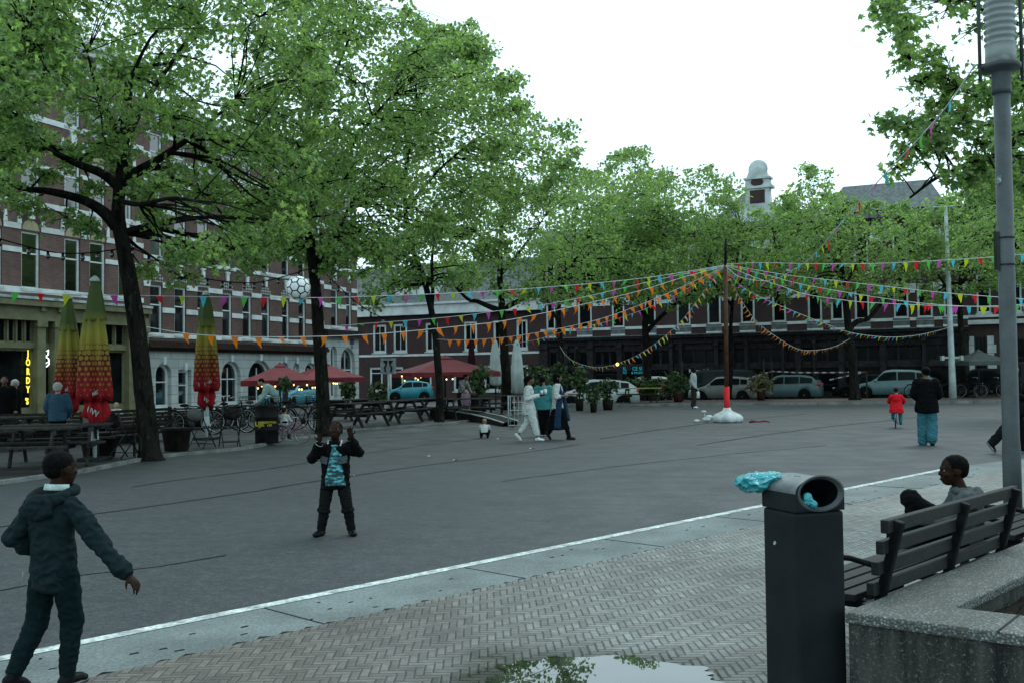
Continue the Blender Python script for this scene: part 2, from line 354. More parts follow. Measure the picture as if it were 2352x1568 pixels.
# puddle on the paving
pc = gnd(1372, 1560); pm = MB(); vs = []
for i in range(90):
    a = 2*math.pi*i/90; r = 1+.30*mnoise.noise((math.cos(a)*2.2, math.sin(a)*2.2, 3.1))+.16*mnoise.noise((math.cos(a)*7, math.sin(a)*7, 9.1))+.06*mnoise.noise((math.cos(a)*19, math.sin(a)*19, 4.1))
    vs.append((pc.x+.62*r*math.cos(a), pc.y+.40*r*math.sin(a), .0165))
pm.add(vs, [tuple(range(90))])
w = NM('puddle_water'); wv = w.noise(3, 4); 
MT['water'] = w.fin(w.mix(w.ramp(wv, .4, .6), (.03, .032, .03), (.012, .013, .012)), .01, spec=1); w.b.inputs['IOR'].default_value = 1.75
struct(pm.build('puddle', MT['water']))
# brick pavement with its kerb along the far side, and the street pavement before the shops
ks = MB(); a = KA-KD*2; b = KB+KD*30
ks.prism([p[:2] for p in (a+KN*.16, b+KN*.16, b+KN*5.6, a+KN*5.6)], -.3, .115); struct(ks.build('pavement', MT['pavers_red']))
kb = MB(); L = (b-a).length; t = 0
while t < L:
    p = a+KD*(t+.006); q = a+KD*min(t+.994, L); z = rnd.uniform(-.006, .006)
    kb.prism([v[:2] for v in (p, q, q+KN*.155, p+KN*.155)], -.05, .125+z); t += 1.0
struct(kb.build('kerb', MT['kerb']))
# terrace of dark paving in front of the left houses
te = [gnd(*p) for p in ((-260, 1150), (0, 1112), (185, 1086), (350, 1052), (560, 1032), (640, 1016), (820, 988), (1010, 977), (1190, 951), (1250, 939))]
tb = MB(); tb.prism([p[:2] for p in te]+[(2, 53), (-9, 49.5), (-13, 61), (-40, 61), (-40, 20)], 0, .05); struct(tb.build('terrace_paving', MT['pavers_dark']))
tk = MB()
for a, b in zip(te, te[1:]): tk.beam(a+Vector((0, 0, .03)), b+Vector((0, 0, .03)), .12, .075)
struct(tk.build('terrace_kerb', MT['kerb']))
TZ = .05
# ================================================================ BUILDINGS
class Fac:
    def __init__(s, p, ang, name, label, base=0.0):
        s.p = Vector((p[0], p[1], base)); s.a = ang; s.u = Vector((math.cos(ang), math.sin(ang), 0)); s.n = Vector((math.sin(ang), -math.cos(ang), 0)); s.base = base
        s.root = thing(name, label, 'building', s.p, ang)
    def xz(s, px, py, out=0.0):
        r = ray(px, py); q = s.p+s.n*out; t = (q-CAM).dot(s.n)/r.dot(s.n); h = CAM+r*t-s.p; return h.dot(s.u), h.z
    def x(s, px): return s.xz(px, 800)[0]
    def z(s, px, py): return s.xz(px, py)[1]
def wall_holes(mb, x0, x1, z0, z1, holes, depth=.16, y=0.0, mi=0):
    xs = sorted({x0, x1, *[h[i] for h in holes for i in (0, 1)]}); zs = sorted({z0, z1, *[h[i] for h in holes for i in (2, 3)]})
    xs = [x for x in xs if x0 <= x <= x1]; zs = [z for z in zs if z0 <= z <= z1]
    for i in range(len(xs)-1):
        for j in range(len(zs)-1):
            cx = (xs[i]+xs[i+1])/2; cz = (zs[j]+zs[j+1])/2
            if any(h[0] < cx < h[1] and h[2] < cz < h[3] for h in holes): continue
            mb.add([(xs[i], y, zs[j]), (xs[i+1], y, zs[j]), (xs[i+1], y, zs[j+1]), (xs[i], y, zs[j+1])], [(0, 1, 2, 3)], mi)
    for h in holes:
        a, b, c, d = h[:4]; ar = h[4] if len(h) > 4 else 0; k = (b-a)/2
        if ar:
            N = 10; arc = [(a+k-k*math.cos(math.pi*i/N), d-k+k*math.sin(math.pi*i/N)) for i in range(N+1)]
            for i in range(N):
                p, q = arc[i], arc[i+1]; t = (a, d) if (p[0]+q[0])/2 < a+k else (b, d)
                mb.add([(p[0], y, p[1]), (q[0], y, q[1]), (t[0], y, t[1])], [(0, 1, 2)], mi)
                mb.add([(p[0], y, p[1]), (p[0], y+depth, p[1]), (q[0], y+depth, q[1]), (q[0], y, q[1])], [(0, 1, 2, 3)], mi)
            mb.add([(a+k, y, d), (arc[N//2][0], y, arc[N//2][1]), (a, y, d)], [(0, 1, 2)], mi) if False else None
            d2 = d-k
        else:
            d2 = d; mb.add([(a, y, d), (a, y+depth, d), (b, y+depth, d), (b, y, d)], [(3, 2, 1, 0)], mi)
        mb.add([(a, y, c), (a, y+depth, c), (a, y+depth, d2), (a, y, d2)], [(0, 1, 2, 3)], mi)
        mb.add([(b, y, c), (b, y+depth, c), (b, y+depth, d2), (b, y, d2)], [(3, 2, 1, 0)], mi)
        mb.add([(a, y, c), (a, y+depth, c), (b, y+depth, c), (b, y, c)], [(0, 1, 2, 3)], mi)
_wc = {}
def window(root, x0, x1, z0, z1, fm='white', y=.10, arch=0, bars=(.62,), vbars=(), fw=.085, sill='stone', name='window', gm='glass'):
    w = x1-x0; h = z1-z0; key = (round(w*20), round(h*20), fm, arch, bars, vbars, sill, fw, gm, name); 
    if key not in _wc:
        f = MB(); k = w/2
        if arch:
            N = 12; out = [(-k, 0), (k, 0)]+[(k*math.cos(math.pi*i/N), h-k+k*math.sin(math.pi*i/N)) for i in range(N+1)]
            ki = k-fw; inn = [(-ki, fw), (ki, fw)]+[(ki*math.cos(math.pi*i/N), h-k+ki*math.sin(math.pi*i/N)) for i in range(N+1)]
            n = len(out); vs = [(p[0], yy, p[1]) for yy in (-.03, .05) for p in out]+[(p[0], yy, p[1]) for yy in (-.03, .05) for p in inn]
            f.add(vs, [(i, (i+1) % n, 2*n+(i+1) % n, 2*n+i) for i in range(n)]+[(2*n+i, 2*n+(i+1) % n, 3*n+(i+1) % n, 3*n+i) for i in range(n)])
            pane = inn
        else:
            f.box(-k, -k+fw, -.03, .05, 0, h); f.box(k-fw, k, -.03, .05, 0, h); f.box(-k+fw, k-fw, -.03, .05, 0, fw); f.box(-k+fw, k-fw, -.03, .05, h-fw, h)
            pane = [(-k+fw, fw), (k-fw, fw), (k-fw, h-fw), (-k+fw, h-fw)]
        for b in bars: f.box(-k+fw, k-fw, -.02, .045, h*b-.03, h*b+.03)
        for b in vbars: f.box(-k+w*b-.022, -k+w*b+.022, -.022, .046, fw, h-fw-(k*.25 if arch else 0))
        p = MB(); p.add([(a, .02, b) for a, b in pane], [tuple(range(len(pane)))])
        s_ = MB().box(-k-.06, k+.06, -.17, -.031, -.10, .0) if sill else None
        _wc[key] = (f.mesh(name, MT[fm]), p.mesh('pane', MT[gm]), s_.mesh('sill', MT[sill]) if s_ else None)
    f, p, s_ = _wc[key]
    o = link(name, f, root, ((x0+x1)/2, y, z0)); link('pane', p, o)
    if s_: link('sill', s_, o)
    return o
UL = Vector((.372, 1, 0)).normalized(); AL = math.atan2(UL.y, UL.x)
def lpt(px):     # a point of the left house front in column px
    r = ray(px, 850); n = Vector((UL.y, -UL.x, 0)); p0 = Vector((-16, 48, 0)); t = (p0-CAM).dot(n)/r.dot(n); p = CAM+r*t; return (p.x, p.y)
def shell(mb, x0, x1, z0, z1, depth, mi=0, roof=False):    # side, back and top of a house
    mb.add([(x0, 0, z0), (x0, depth, z0), (x0, depth, z1), (x0, 0, z1)], [(3, 2, 1, 0)], mi); mb.add([(x1, 0, z0), (x1, depth, z0), (x1, depth, z1), (x1, 0, z1)], [(0, 1, 2, 3)], mi)
    mb.add([(x0, depth, z0), (x1, depth, z0), (x1, depth, z1), (x0, depth, z1)], [(3, 2, 1, 0)], mi)
    mb.add([(x0, 0, z1), (x1, 0, z1), (x1, depth, z1), (x0, depth, z1)], [(0, 1, 2, 3)], mi)
def bands(tb, x0, x1, z, hh, wins, y0=-.035):      # a string course broken by the windows
    xs = [x0]+[v for w in sorted(wins) for v in (w[0]-.0, w[1]+.0)]+[x1]
    for a, b in zip(xs[::2], xs[1::2]):
        if b-a > .05: tb.box(a, b, y0, 0.0, z-hh/2, z+hh/2)
# ---- A: shop house with the olive front
A = Fac(lpt(-330), AL, 'shop_house', 'red brick house with olive green ground floor shopfront and yellow neon lettering')
xa1 = A.x(329); cols = [(-165, -118), (-85, -40), (-32, 4), (48.7, 91), (148, 184.5), (206, 242), (272, 303)]
cw = [(A.x(a), A.x(b)) for a, b in cols]
za0, za1 = A.z(70, 664), A.z(70, 533); zb0, zb1 = A.z(165, 482), A.z(165, 362); st2 = zb0-za0
fl = [(za0, za1), (zb0, zb1), (zb0+st2, zb1+st2)]; ztop = zb1+st2+1.3; zs = A.z(70, 690)
w_ = MB(); wall_holes(w_, 0, xa1, zs, ztop, [(a, b, c, d) for a, b in cw for c, d in fl]); shell(w_, 0, xa1, 0, ztop, 9)
w_.build('wall', MT['brick_red'], A.root)
tr = MB(); ar = MB(); cr = MB()
for c, d in fl:
    bands(tr, 0, xa1, c-.06, .22, [(0, 0)]); bands(tr, 0, xa1, c+(d-c)*.66, .2, cw); bands(tr, 0, xa1, d+.16, .22, [(a-.04, b+.04) for a, b in cw])
    for a, b in cw:
        m_ = (a+b)/2; k = (b-a)/2
        tr.slab([(m_-.13, d+.5), (m_+.13, d+.5), (m_+.17, d+1.02), (m_-.17, d+1.02)], -.09, -.0); tr.box(m_-.2, m_+.2, -.11, 0, d+1.02, d+1.1)
        for s_ in (-1, 1):
            x_ = m_+s_*(k+.12); tr.slab([(x_-.11, d+.27), (x_+.11, d+.27), (x_+s_*.02+.04, d+.72), (x_+s_*.02-.04, d+.72)], -.05, 0)
        N = 8; pts = [(m_-k*math.cos(math.pi*i/N), d+.06+.42*math.sin(math.pi*i/N)) for i in range(N+1)]
        MB().slab(pts, -.012, 0.0).build('plaster_field', MT['cream'], A.root); ar = MB()
        o_ = [(m_-(k+.14)*math.cos(math.pi*i/N), d+.06+.72*math.sin(math.pi*i/N)) for i in range(N+1)]
        for i in range(N): ar.slab([pts[i], o_[i], o_[i+1], pts[i+1]], -.03, 0)
        cr = ar
        for i in (1, 2, 3, 5, 6, 7):
            q = Vector((o_[i][0]-m_, 0, (o_[i][1]-d-.06))); e = q*1.02; e2 = q*1.22
            cr.beam((m_+e.x, -.02, d+.06+e.z), (m_+e2.x, -.02, d+.06+e2.z), .05, .04, 1)
        ar.build('brick_arch', [MT['brick_dark'], MT['cream']], A.root)
tr.build('stone_trim', MT['white'], A.root)
for a, b in cw:
    for c, d in fl: window(A.root, a, b, c, d)
eg = MB(); eg.box(-.2, xa1, -.45, 0, ztop, ztop+.35); eg.box(-.2, xa1, -.3, 0, ztop-.35, ztop); eg.build('cornice', MT['white'], A.root)
# shopfront: fascia, pilasters, transoms, panes, doors
sf = MB(); zf0 = A.z(70, 730)
sf.box(0, xa1, -.30, 0, zf0, zs-.25); sf.box(0, xa1, -.5, 0, zs-.25, zs); sf.box(0, xa1, -.36, -.0, zf0-.12, zf0)
led = MB().box(-.02, xa1+.02, -.55, .0, zs, zs+.10); led.build('lead_ledge', mat('lead_ledge', (.3, .36, .36), .5, .4, 3), A.root)
pil = [(-150, -128), (-70, -50), (73, 92), (113, 136), (284, 305), (322, 329)]
zbase = .45
for a, b in pil:
    a, b = A.x(a), A.x(b); sf.box(a, b, -.30, .05, 0, zf0-.12); sf.box(a-.05, b+.05, -.35, .05, 0, .5); sf.box(a-.05, b+.05, -.36, .05, zf0-.36, zf0-.122)
    sf.box(a+.1, b-.1, -.42, -.3, zf0+.25, zf0+.5)
bays = [(-128, -70), (-50, 73), (136, 284)]
ztr0, ztr1 = A.z(40, 786), A.z(40, 733)
for a, b in bays:
    a, b = A.x(a), A.x(b); sf.box(a, b, -.12, .1, 0, zbase); sf.box(a, b, -.16, .02, ztr0-.22, ztr0)
    n = 6
    for i in range(n):
        x0 = a+(b-a)*i/n; x1 = a+(b-a)*(i+1)/n
        sf.box(x0-.04, x0+.04, -.1, .04, ztr0, ztr1)
        window(A.root, x0+.04, x1-.04, ztr0, ztr1, 'olive', 0, 0, (), (), .05, None, 'transom_light', 'glass_shop')
    window(A.root, a, b, zbase, ztr0-.22, 'olive', 0, 0, (), (.5,) if a > A.x(100) else (), .1, None, 'shop_window', 'glass_shop')
window(A.root, A.x(92), A.x(113), zbase*.3, ztr0-.4, 'olive_dark', .3, 0, (.45,), (), .18, None, 'door', 'glass_shop')
window(A.root, A.x(305), A.x(322), .1, ztr0-.4, 'olive_dark', .2, 0, (.45,), (), .15, None, 'door', 'glass_shop')
sf.box(A.x(92), A.x(113), .0, .35, ztr0-.35, ztr0); window(A.root, A.x(92), A.x(113), ztr0, ztr1, 'olive', .1, 0, (), (.5,), .06, None, 'transom_light', 'glass_shop')
sf.build('shopfront', MT['olive'], A.root)
EM_Y = emit('yellow_neon', (1, .85, .08), 1.25); EM_W = emit('white_neon', (.85, .95, 1), 1.6)
ns = thing('neon_sign', "vertical yellow neon lettering reading JORDY'S in the shop window", 'neon sign', A.p+A.u*A.x(59)+A.n*.12, AL)
ztx = A.z(59, 800); zbx = A.z(59, 930); hh = (ztx-zbx)/6.35
for i, ch in enumerate("JORDY"): textmesh(ch, hh*1.02, EM_Y, 'neon_letter', ns, (0, 0, ztx-hh*(i+1)+hh*.1), outline=.014, sx=.72)
textmesh("'S", hh*.95, EM_Y, 'neon_letter', ns, (-.05, 0, zbx+hh*.15), outline=.014, sx=.72)
nb = MB(); nb.tube([(x*.16, 0, z*.2) for x, z in ((-.8, 1.2), (.6, 1.6), (.5, .7), (-.2, .3), (.7, -.2), (.8, -1.2), (0, -1.7), (-.9, -1.5))], .028, 6)
nb.tube([(x*.16, 0, z*.2) for x, z in ((-.8, 1.2), (-.2, .3), (-.7, -.5), (-.2, -1.1), (.3, -.8))], .028, 6)
nl = nb.build('neon_light', EM_W, None, A.p+A.u*A.x(98)+A.n*.2+Vector((0, 0, A.z(98, 822))), (0, 0, AL)); tag(nl, 'white squiggle neon light beside the yellow vertical lettering', 'neon light')
lb = MB().box(-.12, .12, -.12, 0, -.3, .3); tag(lb.build('sign_box', MT['white'], None, A.p+A.u*A.x(132)+A.n*.36+Vector((0, 0, A.z(132, 777))), (0, 0, AL), .03), 'small white upright box fixed to olive shopfront pilaster', 'sign box')
# ---- B: brick terrace with the white stone ground floor
B = Fac(lpt(329.6), AL, 'terraced_house', 'long brown brick terraced house with white arched stone ground floor')
xb1 = B.x(744); cols = [(345, 373), (401, 428), (454, 478), (511, 533), (557.5, 578), (601, 620), (648, 665), (686, 702.5), (722, 737)]
cw = [(B.x(a), B.x(b)) for a, b in cols]
zc0, zc1 = B.z(360, 768), B.z(360, 655); zd0, zd1 = B.z(550, 619), B.z(550, 524); st2 = zd0-zc0
fl = [(zc0, zc1), (zd0, zd1), (zd0+st2, zd1+st2)]; ztop = zd1+st2+1.1
zcn0, zcn1 = B.z(360, 806), B.z(360, 783)
archs = [(355, 391, 834, 1), (407, 437, 848, 0), (455, 490, 830, 1), (506, 550, 828, 1), (567, 622, 826, 1), (645, 659, 830, 1), (672, 685, 832, 1), (697, 727, 832, 1)]
ah = [(B.x(a), B.x(b), .25, B.z((a+b)/2, t), k) for a, b, t, k in archs]
w_ = MB(); wall_holes(w_, 0, xb1, zcn1, ztop, [(a, b, c, d) for a, b in cw for c, d in fl]); shell(w_, 0, xb1, 0, ztop, 9); w_.build('wall', MT['brick_brown'], B.root)
g = MB(); wall_holes(g, 0, xb1, 0, zcn0, ah, .3, -.06)
for i in range(1, 9): pass
m_ = NM('white_rusticated_stone'); o_ = m_.xyz(m_.co()); t_ = m_.n('ShaderNodeTexBrick')
t_.inputs['Scale'].default_value = 1; t_.inputs['Brick Width'].default_value = 1.15; t_.inputs['Row Height'].default_value = .42; t_.inputs['Mortar Size'].default_value = .012
m_.set(t_.inputs['Vector'], m_.comb(m_.m('ADD', o_[0], o_[1]), o_[2])); m_.set(t_.inputs['Color1'], (.46, .5, .5)); m_.set(t_.inputs['Color2'], (.38, .42, .42)); m_.set(t_.inputs['Mortar'], (.09, .1, .1))
m_.bump(t_.outputs[1], -.5, .03); MT['rust'] = m_.fin(m_.mix(m_.ramp(m_.noise(1.3, 4), .3, .7, .0, .5), t_.outputs[0], (.2, .22, .22)), .8)
g.build('ground_floor_wall', MT['rust'], B.root)
tr = MB(); LUN = []
for c, d in fl:
    bands(tr, 0, xb1, c-.05, .2, [(0, 0)]); bands(tr, 0, xb1, c+(d-c)*.5, .24, cw); bands(tr, 0, xb1, d+.02, .24, [(a-.02, b+.02) for a, b in cw])
    for a, b in cw:
        m_ = (a+b)/2; k = (b-a)/2; tr.slab([(m_-.09, d+.55), (m_+.09, d+.55), (m_+.12, d+.98), (m_-.12, d+.98)], -.08, 0); tr.box(m_-.17, m_+.17, -.1, 0, d+.98, d+1.06)
        N = 8; LUN.append([(m_-(k+.12)*math.cos(math.pi*i/N), d+.14+.42*math.sin(math.pi*i/N)) for i in range(N+1)])
for a, b, c, d, k in ah: tr.slab([((a+b)/2-.07, d-.06), ((a+b)/2+.07, d-.06), ((a+b)/2+.12, d+.3), ((a+b)/2-.12, d+.3)], -.16, -.06)
tr.build('stone_trim', MT['white'], B.root)
lm = NM('lattice_tile'); ck = lm.n('ShaderNodeTexChecker'); ck.inputs['Scale'].default_value = 9; mp = lm.n('ShaderNodeMapping'); mp.inputs['Rotation'].default_value = (0, R_(45), 0); lm.set(mp.inputs[0], lm.co()); lm.set(ck.inputs[0], mp.outputs[0]); lm.set(ck.inputs[1], (.32, .32, .3)); lm.set(ck.inputs[2], (.02, .02, .02))
lm.fin(ck.outputs[0], .7)
for q in LUN: MB().slab(q, -.025, 0).build('lunette', lm.mat, B.root)
for a, b in cw:
    for c, d in fl: window(B.root, a, b, c, d, bars=(.60,))
for i, (a, b, c, d, k) in enumerate(ah):
    window(B.root, a, b, c, d, 'white', .18, k, (.58,), (.5,) if b-a > 1.2 else (), .14, 'stone' if i in (1, 5, 6) else None, 'window' if i not in (0, 3) else 'door')
cn = MB(); cn.box(0, xb1, -.20, 0, zcn0, zcn0+.16); cn.box(0, xb1, -.38, 0, zcn0+.16, zcn1-.1); cn.box(0, xb1, -.3, 0, zcn1-.1, zcn1); cn.build('cornice', MT['cornice'], B.root)
eg = MB(); eg.box(0, xb1, -.45, 0, ztop, ztop+.35); eg.build('roof_cornice', MT['white'], B.root)
# ---- C: corner house
C = Fac(lpt(744.6), AL, 'corner_house', 'end house of the brick terrace, white arched corner by the side street')
xc1 = C.x(821); cw = [(C.x(a), C.x(b)) for a, b in ((761, 777), (795, 808))]
ze0, ze1 = C.z(796, 753), C.z(796, 668); fl = [(ze0, ze1), (ze0+3.6, ze1+3.6), (ze0+7.2, ze1+7.0)]; zcn0, zcn1 = C.z(796, 776), C.z(796, 760); ztop = ze1+8.2
ah = [(C.x(757), C.x(772), .3, C.z(765, 795), 1), (C.x(781), C.x(813), .3, C.z(797, 798), 1)]
w_ = MB(); wall_holes(w_, 0, xc1, zcn1, ztop, [(a, b, c, d) for a, b in cw for c, d in fl]); shell(w_, 0, xc1, 0, ztop, 9); w_.build('wall', MT['brick_brown'], C.root)
g = MB(); wall_holes(g, 0, xc1, 0, zcn0, ah, .3, -.06); g.box(xc1, xc1+.06, -.06, 9, 0, zcn0); g.build('ground_floor_wall', MT['rust'], C.root)
tr = MB()
for c, d in fl:
    bands(tr, 0, xc1, c-.05, .22, [(0, 0)]); bands(tr, 0, xc1, c+(d-c)*.55, .26, cw); bands(tr, 0, xc1, d+.05, .26, cw)
    for a, b in cw: tr.box((a+b)/2-.12, (a+b)/2+.12, -.09, 0, d+.5, d+1.0)
    for a, b in cw: window(C.root, a, b, c, d)
tr.build('stone_trim', MT['white'], C.root)
for a, b, c, d, k in ah: window(C.root, a, b, c, d, 'white', .18, k, (.55,), (.5,), .12, None)
cn = MB(); cn.box(0, xc1+.2, -.3, 0, zcn0, zcn1); cn.build('cornice', MT['cornice'], C.root)
eg = MB(); eg.box(0, xc1+.2, -.45, 0, ztop, ztop+.35); eg.build('roof_cornice', MT['white'], C.root)
st = MB(); p_ = C.xz(806, 785); st.box(p_[0]-.22, p_[0]+.22, -.09, -.065, p_[1]-.16, p_[1]+.16); st.box(p_[0]-.07, p_[0]+.07, -.09, -.066, p_[1]-.42, p_[1]-.24)
st.build('street_name_plate', mat('blue_plate', (.04, .07, .12), .4), C.root)
# ---- back row
UB = Vector((22.8, -11, 0)).normalized(); AB = math.atan2(UB.y, UB.x)
def bpt(px, out=0.0):
    n = Vector((UB.y, -UB.x, 0)); p0 = Vector((4, 71, 0))+n*out; r = ray(px, 850); t = (p0-CAM).dot(n)/r.dot(n); p = CAM+r*t; return (p.x, p.y)
sheet('far_pavement', [Vector((*bpt(600), 0))+Vector((0, -.3, 0)), Vector((*bpt(600), 0))+Vector((0, -4, 0)), Vector((*bpt(2700), 0))+Vector((0, -4, 0)), Vector((*bpt(2700), 0))+Vector((0, 1, 0))], STZ+.004, MT['pavers_red'])
E = Fac(bpt(700), AB, 'low_brick_house', 'low dark brick house with white framed windows and broad white eaves across the side street', STZ)
xe1 = E.x(1243); zf0, zf1 = E.z(1080, 805), E.z(1080, 738); zev = E.z(1000, 722)
cols = [(775, 800), (856, 887), (903, 935), (977, 1006), (1065, 1096), (1133, 1160), (1186, 1212)]; cw = [(E.x(a), E.x(b)) for a, b in cols]
gcols = [(780, 812), (848, 878), (893, 925), (950, 990), (1040, 1075), (1110, 1150), (1172, 1212)]; gw = [(E.x(a), E.x(b)) for a, b in gcols]; zg0, zg1 = .6, E.z(900, 842)
w_ = MB(); wall_holes(w_, 0, xe1, 0, zev, [(a, b, zf0, zf1) for a, b in cw]+[(a, b, zg0, zg1) for a, b in gw]); shell(w_, 0, xe1, 0, zev, 9); w_.build('wall', MT['brick_dark'], E.root)
for a, b in cw: window(E.root, a, b, zf0, zf1, bars=(), vbars=(.5,), fw=.16, gm='glass_shop')
for a, b in gw: window(E.root, a, b, zg0, zg1, bars=(.75,), fw=.16, gm='glass_shop')
tr = MB(); tr.box(0, xe1, -.03, 0, zf0-.3, zf0-.14); tr.build('stone_trim', MT['white'], E.root)
cn = MB(); zc = E.z(1000, 700); cn.box(-.2, xe1, -.5, 0, zev, zc); cn.box(-.3, xe1, -.65, 0, zc, zc+.16); cn.build('eaves', MT['white'], E.root)
rf = MB(); rf.slab([(-.3, zc+.16), (xe1, zc+.16), (xe1, zc+3.2), (-.3, zc+3.2)], 2.4, 2.5); 
rf.add([(-.3, -.5, zc+.17), (xe1, -.5, zc+.17), (xe1, 3, zc+3.4), (-.3, 3, zc+3.4)], [(0, 1, 2, 3)]); roof = rf.build('roof', MT['slate'], E.root)
for px in (930, 980):
    x_ = E.x(px); d_ = MB(); d_.box(x_-.9, x_+.9, .2, 2, zc+.5, zc+2.2); d_.box(x_-1.1, x_+1.1, 0, 2, zc+2.2, zc+2.4); dm = d_.build('dormer', MT['white'], roof)
# shop row with dark fronts
D = Fac(bpt(1243.4), AB, 'shop_row_building', 'long dark brick row with black ground floor shopfronts facing the square', STZ)
xd1 = D.x(2226); zf0, zf1 = D.z(1640, 745), D.z(1640, 672)
cols = [(1255, 1276), (1328, 1360), (1406, 1435), (1482, 1507), (1555, 1587), (1625, 1657), (1702, 1735), (1775, 1807), (1857, 1890), (1910, 1940), (1965, 1999), (2055, 2089), (2109, 2145), (2170, 2205)]
cw = [(D.x(a), D.x(b)) for a, b in cols]; fl = [(zf0, zf1), (zf0+3.35, zf1+3.2)]; ztop = zf1+4.1; zsh = D.z(1640, 768)
w_ = MB(); wall_holes(w_, 0, xd1, zsh, ztop, [(a, b, c, d) for a, b in cw for c, d in fl]); shell(w_, 0, xd1, 0, ztop, 9); w_.build('wall', MT['brick_dark'], D.root)
tr = MB()
for c, d in fl:
    bands(tr, 0, xd1, c-.06, .18, [(0, 0)]); bands(tr, 0, xd1, c+(d-c)*.78, .22, [(a-.1, b+.1) for a, b in cw])
    for a, b in cw:
        tr.box(a-.05, b+.05, -.05, 0, c-.6, c-.45)
        for s_ in (a-.42, b+.04): tr.box(s_, s_+.38, -.05, 0, c+(d-c)*.8, c+(d-c)*1.0)
    for a, b in cw: window(D.root, a, b, c, d, bars=(), fw=.12, sill='shop_grey', gm='glass_shop')
tr.build('stone_trim', MT['white'], D.root)
for a, b in cw: MB().box(a-.06, b+.06, -.04, 0, fl[0][0]-.75, fl[0][0]-.16).build('window_apron', MT['shop_grey'], D.root)
sf = MB(); sf.box(0, xd1, -.55, 0, zsh-.18, zsh); sf.box(0, xd1, -.3, 0, zsh-.55, zsh-.18)
led = MB().box(0, xd1, -.62, 0, zsh, zsh+.07); led.build('ledge', MT['shop_grey'], D.root)
pil = [(1243, 1262), (1300, 1308), (1352, 1366), (1420, 1432), (1478, 1496), (1540, 1548), (1563, 1570), (1644, 1652), (1678, 1688), (1712, 1720), (1796, 1803), (1828, 1841), (1868, 1874), (1927, 1940), (2021, 2036), (2118, 2128), (2180, 2190), (2216, 2226)]
zt0, zt1 = D.z(1750, 832), D.z(1750, 800); zl0 = D.z(1750, 846)
for a, b in pil:
    a, b = D.x(a), D.x(b); sf.box(a, b, -.36, .05, 0, zsh-.18); sf.box(a-.04, b+.04, -.42, .05, 0, .5); sf.box(a-.04, b+.04, -.44, .05, zsh-.75, zsh-.56)
ends = [(pil[i][1], pil[i+1][0]) for i in range(len(pil)-1)]
for i, (pa, pb) in enumerate(ends):
    a, b = D.x(pa), D.x(pb); wd = b-a
    sf.box(a, b, -.14, .1, 0, .35); sf.box(a, b, -.2, .05, zl0, zt0); sf.box(a, b, -.14, .05, zt1, zsh-.55)
    n = max(1, round(wd/.62))
    for j in range(n):
        x0 = a+wd*j/n; x1 = a+wd*(j+1)/n; window(D.root, x0+.05, x1-.05, zt0, zt1, 'shop_dark', -.02, 1 if i % 3 else 0, (), (), .04, None, 'transom_light', 'glass_shop')
        sf.box(x0-.05, x0+.05, -.1, .05, zt0, zt1)
    if wd < 1.7: window(D.root, a, b, .35, zl0, 'shop_dark', .1, 0, (.35,), (), .16, None, 'door', 'glass_shop')
    else: window(D.root, a, b, .7, zl0, 'shop_dark', -.03, 0, (.8,), (.5,) if wd > 2.6 else (), .08, None, 'shop_window', 'glass_shop'); sf.box(a, b, -.12, .1, .35, .7)
sf.build('shopfront', MT['shop_dark'], D.root, bevel=.015, seg=1)
EM_C = emit('cyan_sign', (.03, .5, .6), .35); PW = mat('white_lettering', (.5, .55, .55), .5)
for px, py, t_, s_ in ((1434, 846, 'BL', .32), (1434, 854, 'BO', .26), (1466, 846, 'CE SU', .32), (1466, 854, '& MUZIEK', .22)):
    q = D.xz(px, py, .2); textmesh(t_, s_, EM_C, 'shop_sign', D.root, (q[0], -.2, q[1]-.1), sx=1)
for px, py, t_, s_ in ((1606, 852, 'Keramiek', .36), (1606, 861, 'Café', .36)):
    q = D.xz(px, py, .2); textmesh(t_, s_, PW, 'shop_lettering', D.root, (q[0], -.2, q[1]-.08), off=.006)
rf = MB(); x_a = 0; x_b = xd1
rf.add([(x_a, -.3, ztop), (x_b, -.3, ztop), (x_b-.6, 1.2, ztop+.9), (x_a, 1.2, ztop+.9), (x_b, 9, ztop), (x_b-.6, 8, ztop+.9), (x_a, 8, ztop+.9), (x_a, 9, ztop)], [(0, 1, 2, 3), (1, 4, 5, 2), (3, 2, 5, 6), (4, 7, 6, 5), (7, 0, 3, 6)])
ra = D.xz(1885, 470)[0]; rb = D.xz(2175, 470)[0]; zr = D.z(2010, 413); rt0 = D.xz(1925, 415)[0]; rt1 = D.xz(2128, 415)[0]
rf.add([(ra, .2, ztop+.5), (rb, .2, ztop+.5), (rt1, 2.2, zr+.1), (rt0, 2.2, zr+.1), (rb, 8, ztop+.5), (rt1, 6, zr+.1), (rt0, 6, zr+.1), (ra, 8, ztop+.5)], [(0, 1, 2, 3), (1, 4, 5, 2), (3, 2, 5, 6), (0, 3, 6, 7)])
rl0, rl1 = D.x(1636), D.x(1716); zl_ = D.z(1690, 433)
rf.add([(rl0, .2, ztop+.5), (rl1, .2, ztop+.5), (rl1, 2.4, zl_), (rl0+1.6, 2.4, zl_), (rl1, 6, ztop+.5), (rl0, 6, ztop+.5)], [(0, 1, 2, 3), (4, 5, 3, 2), (5, 0, 3), (1, 4, 2)])
roof = rf.build('roof', MT['slate'], D.root)
cn = MB(); cn.box(0, xd1, -.5, 0, ztop-.05, ztop+.28); cn.build('roof_cornice', MT['shop_grey'], D.root)
gx = D.x(1750); gz = D.z(1750, 490); gt = D.z(1750, 384); gh = gt-gz; gb = MB(); gw_ = (D.x(1775)-D.x(1726))*1.15
prof = [(-1.05, 0), (-.75, .12), (-.5, .22), (-.47, .45), (-.5, .62), (-.46, .74), (-.33, .9), (0, 1.0)]
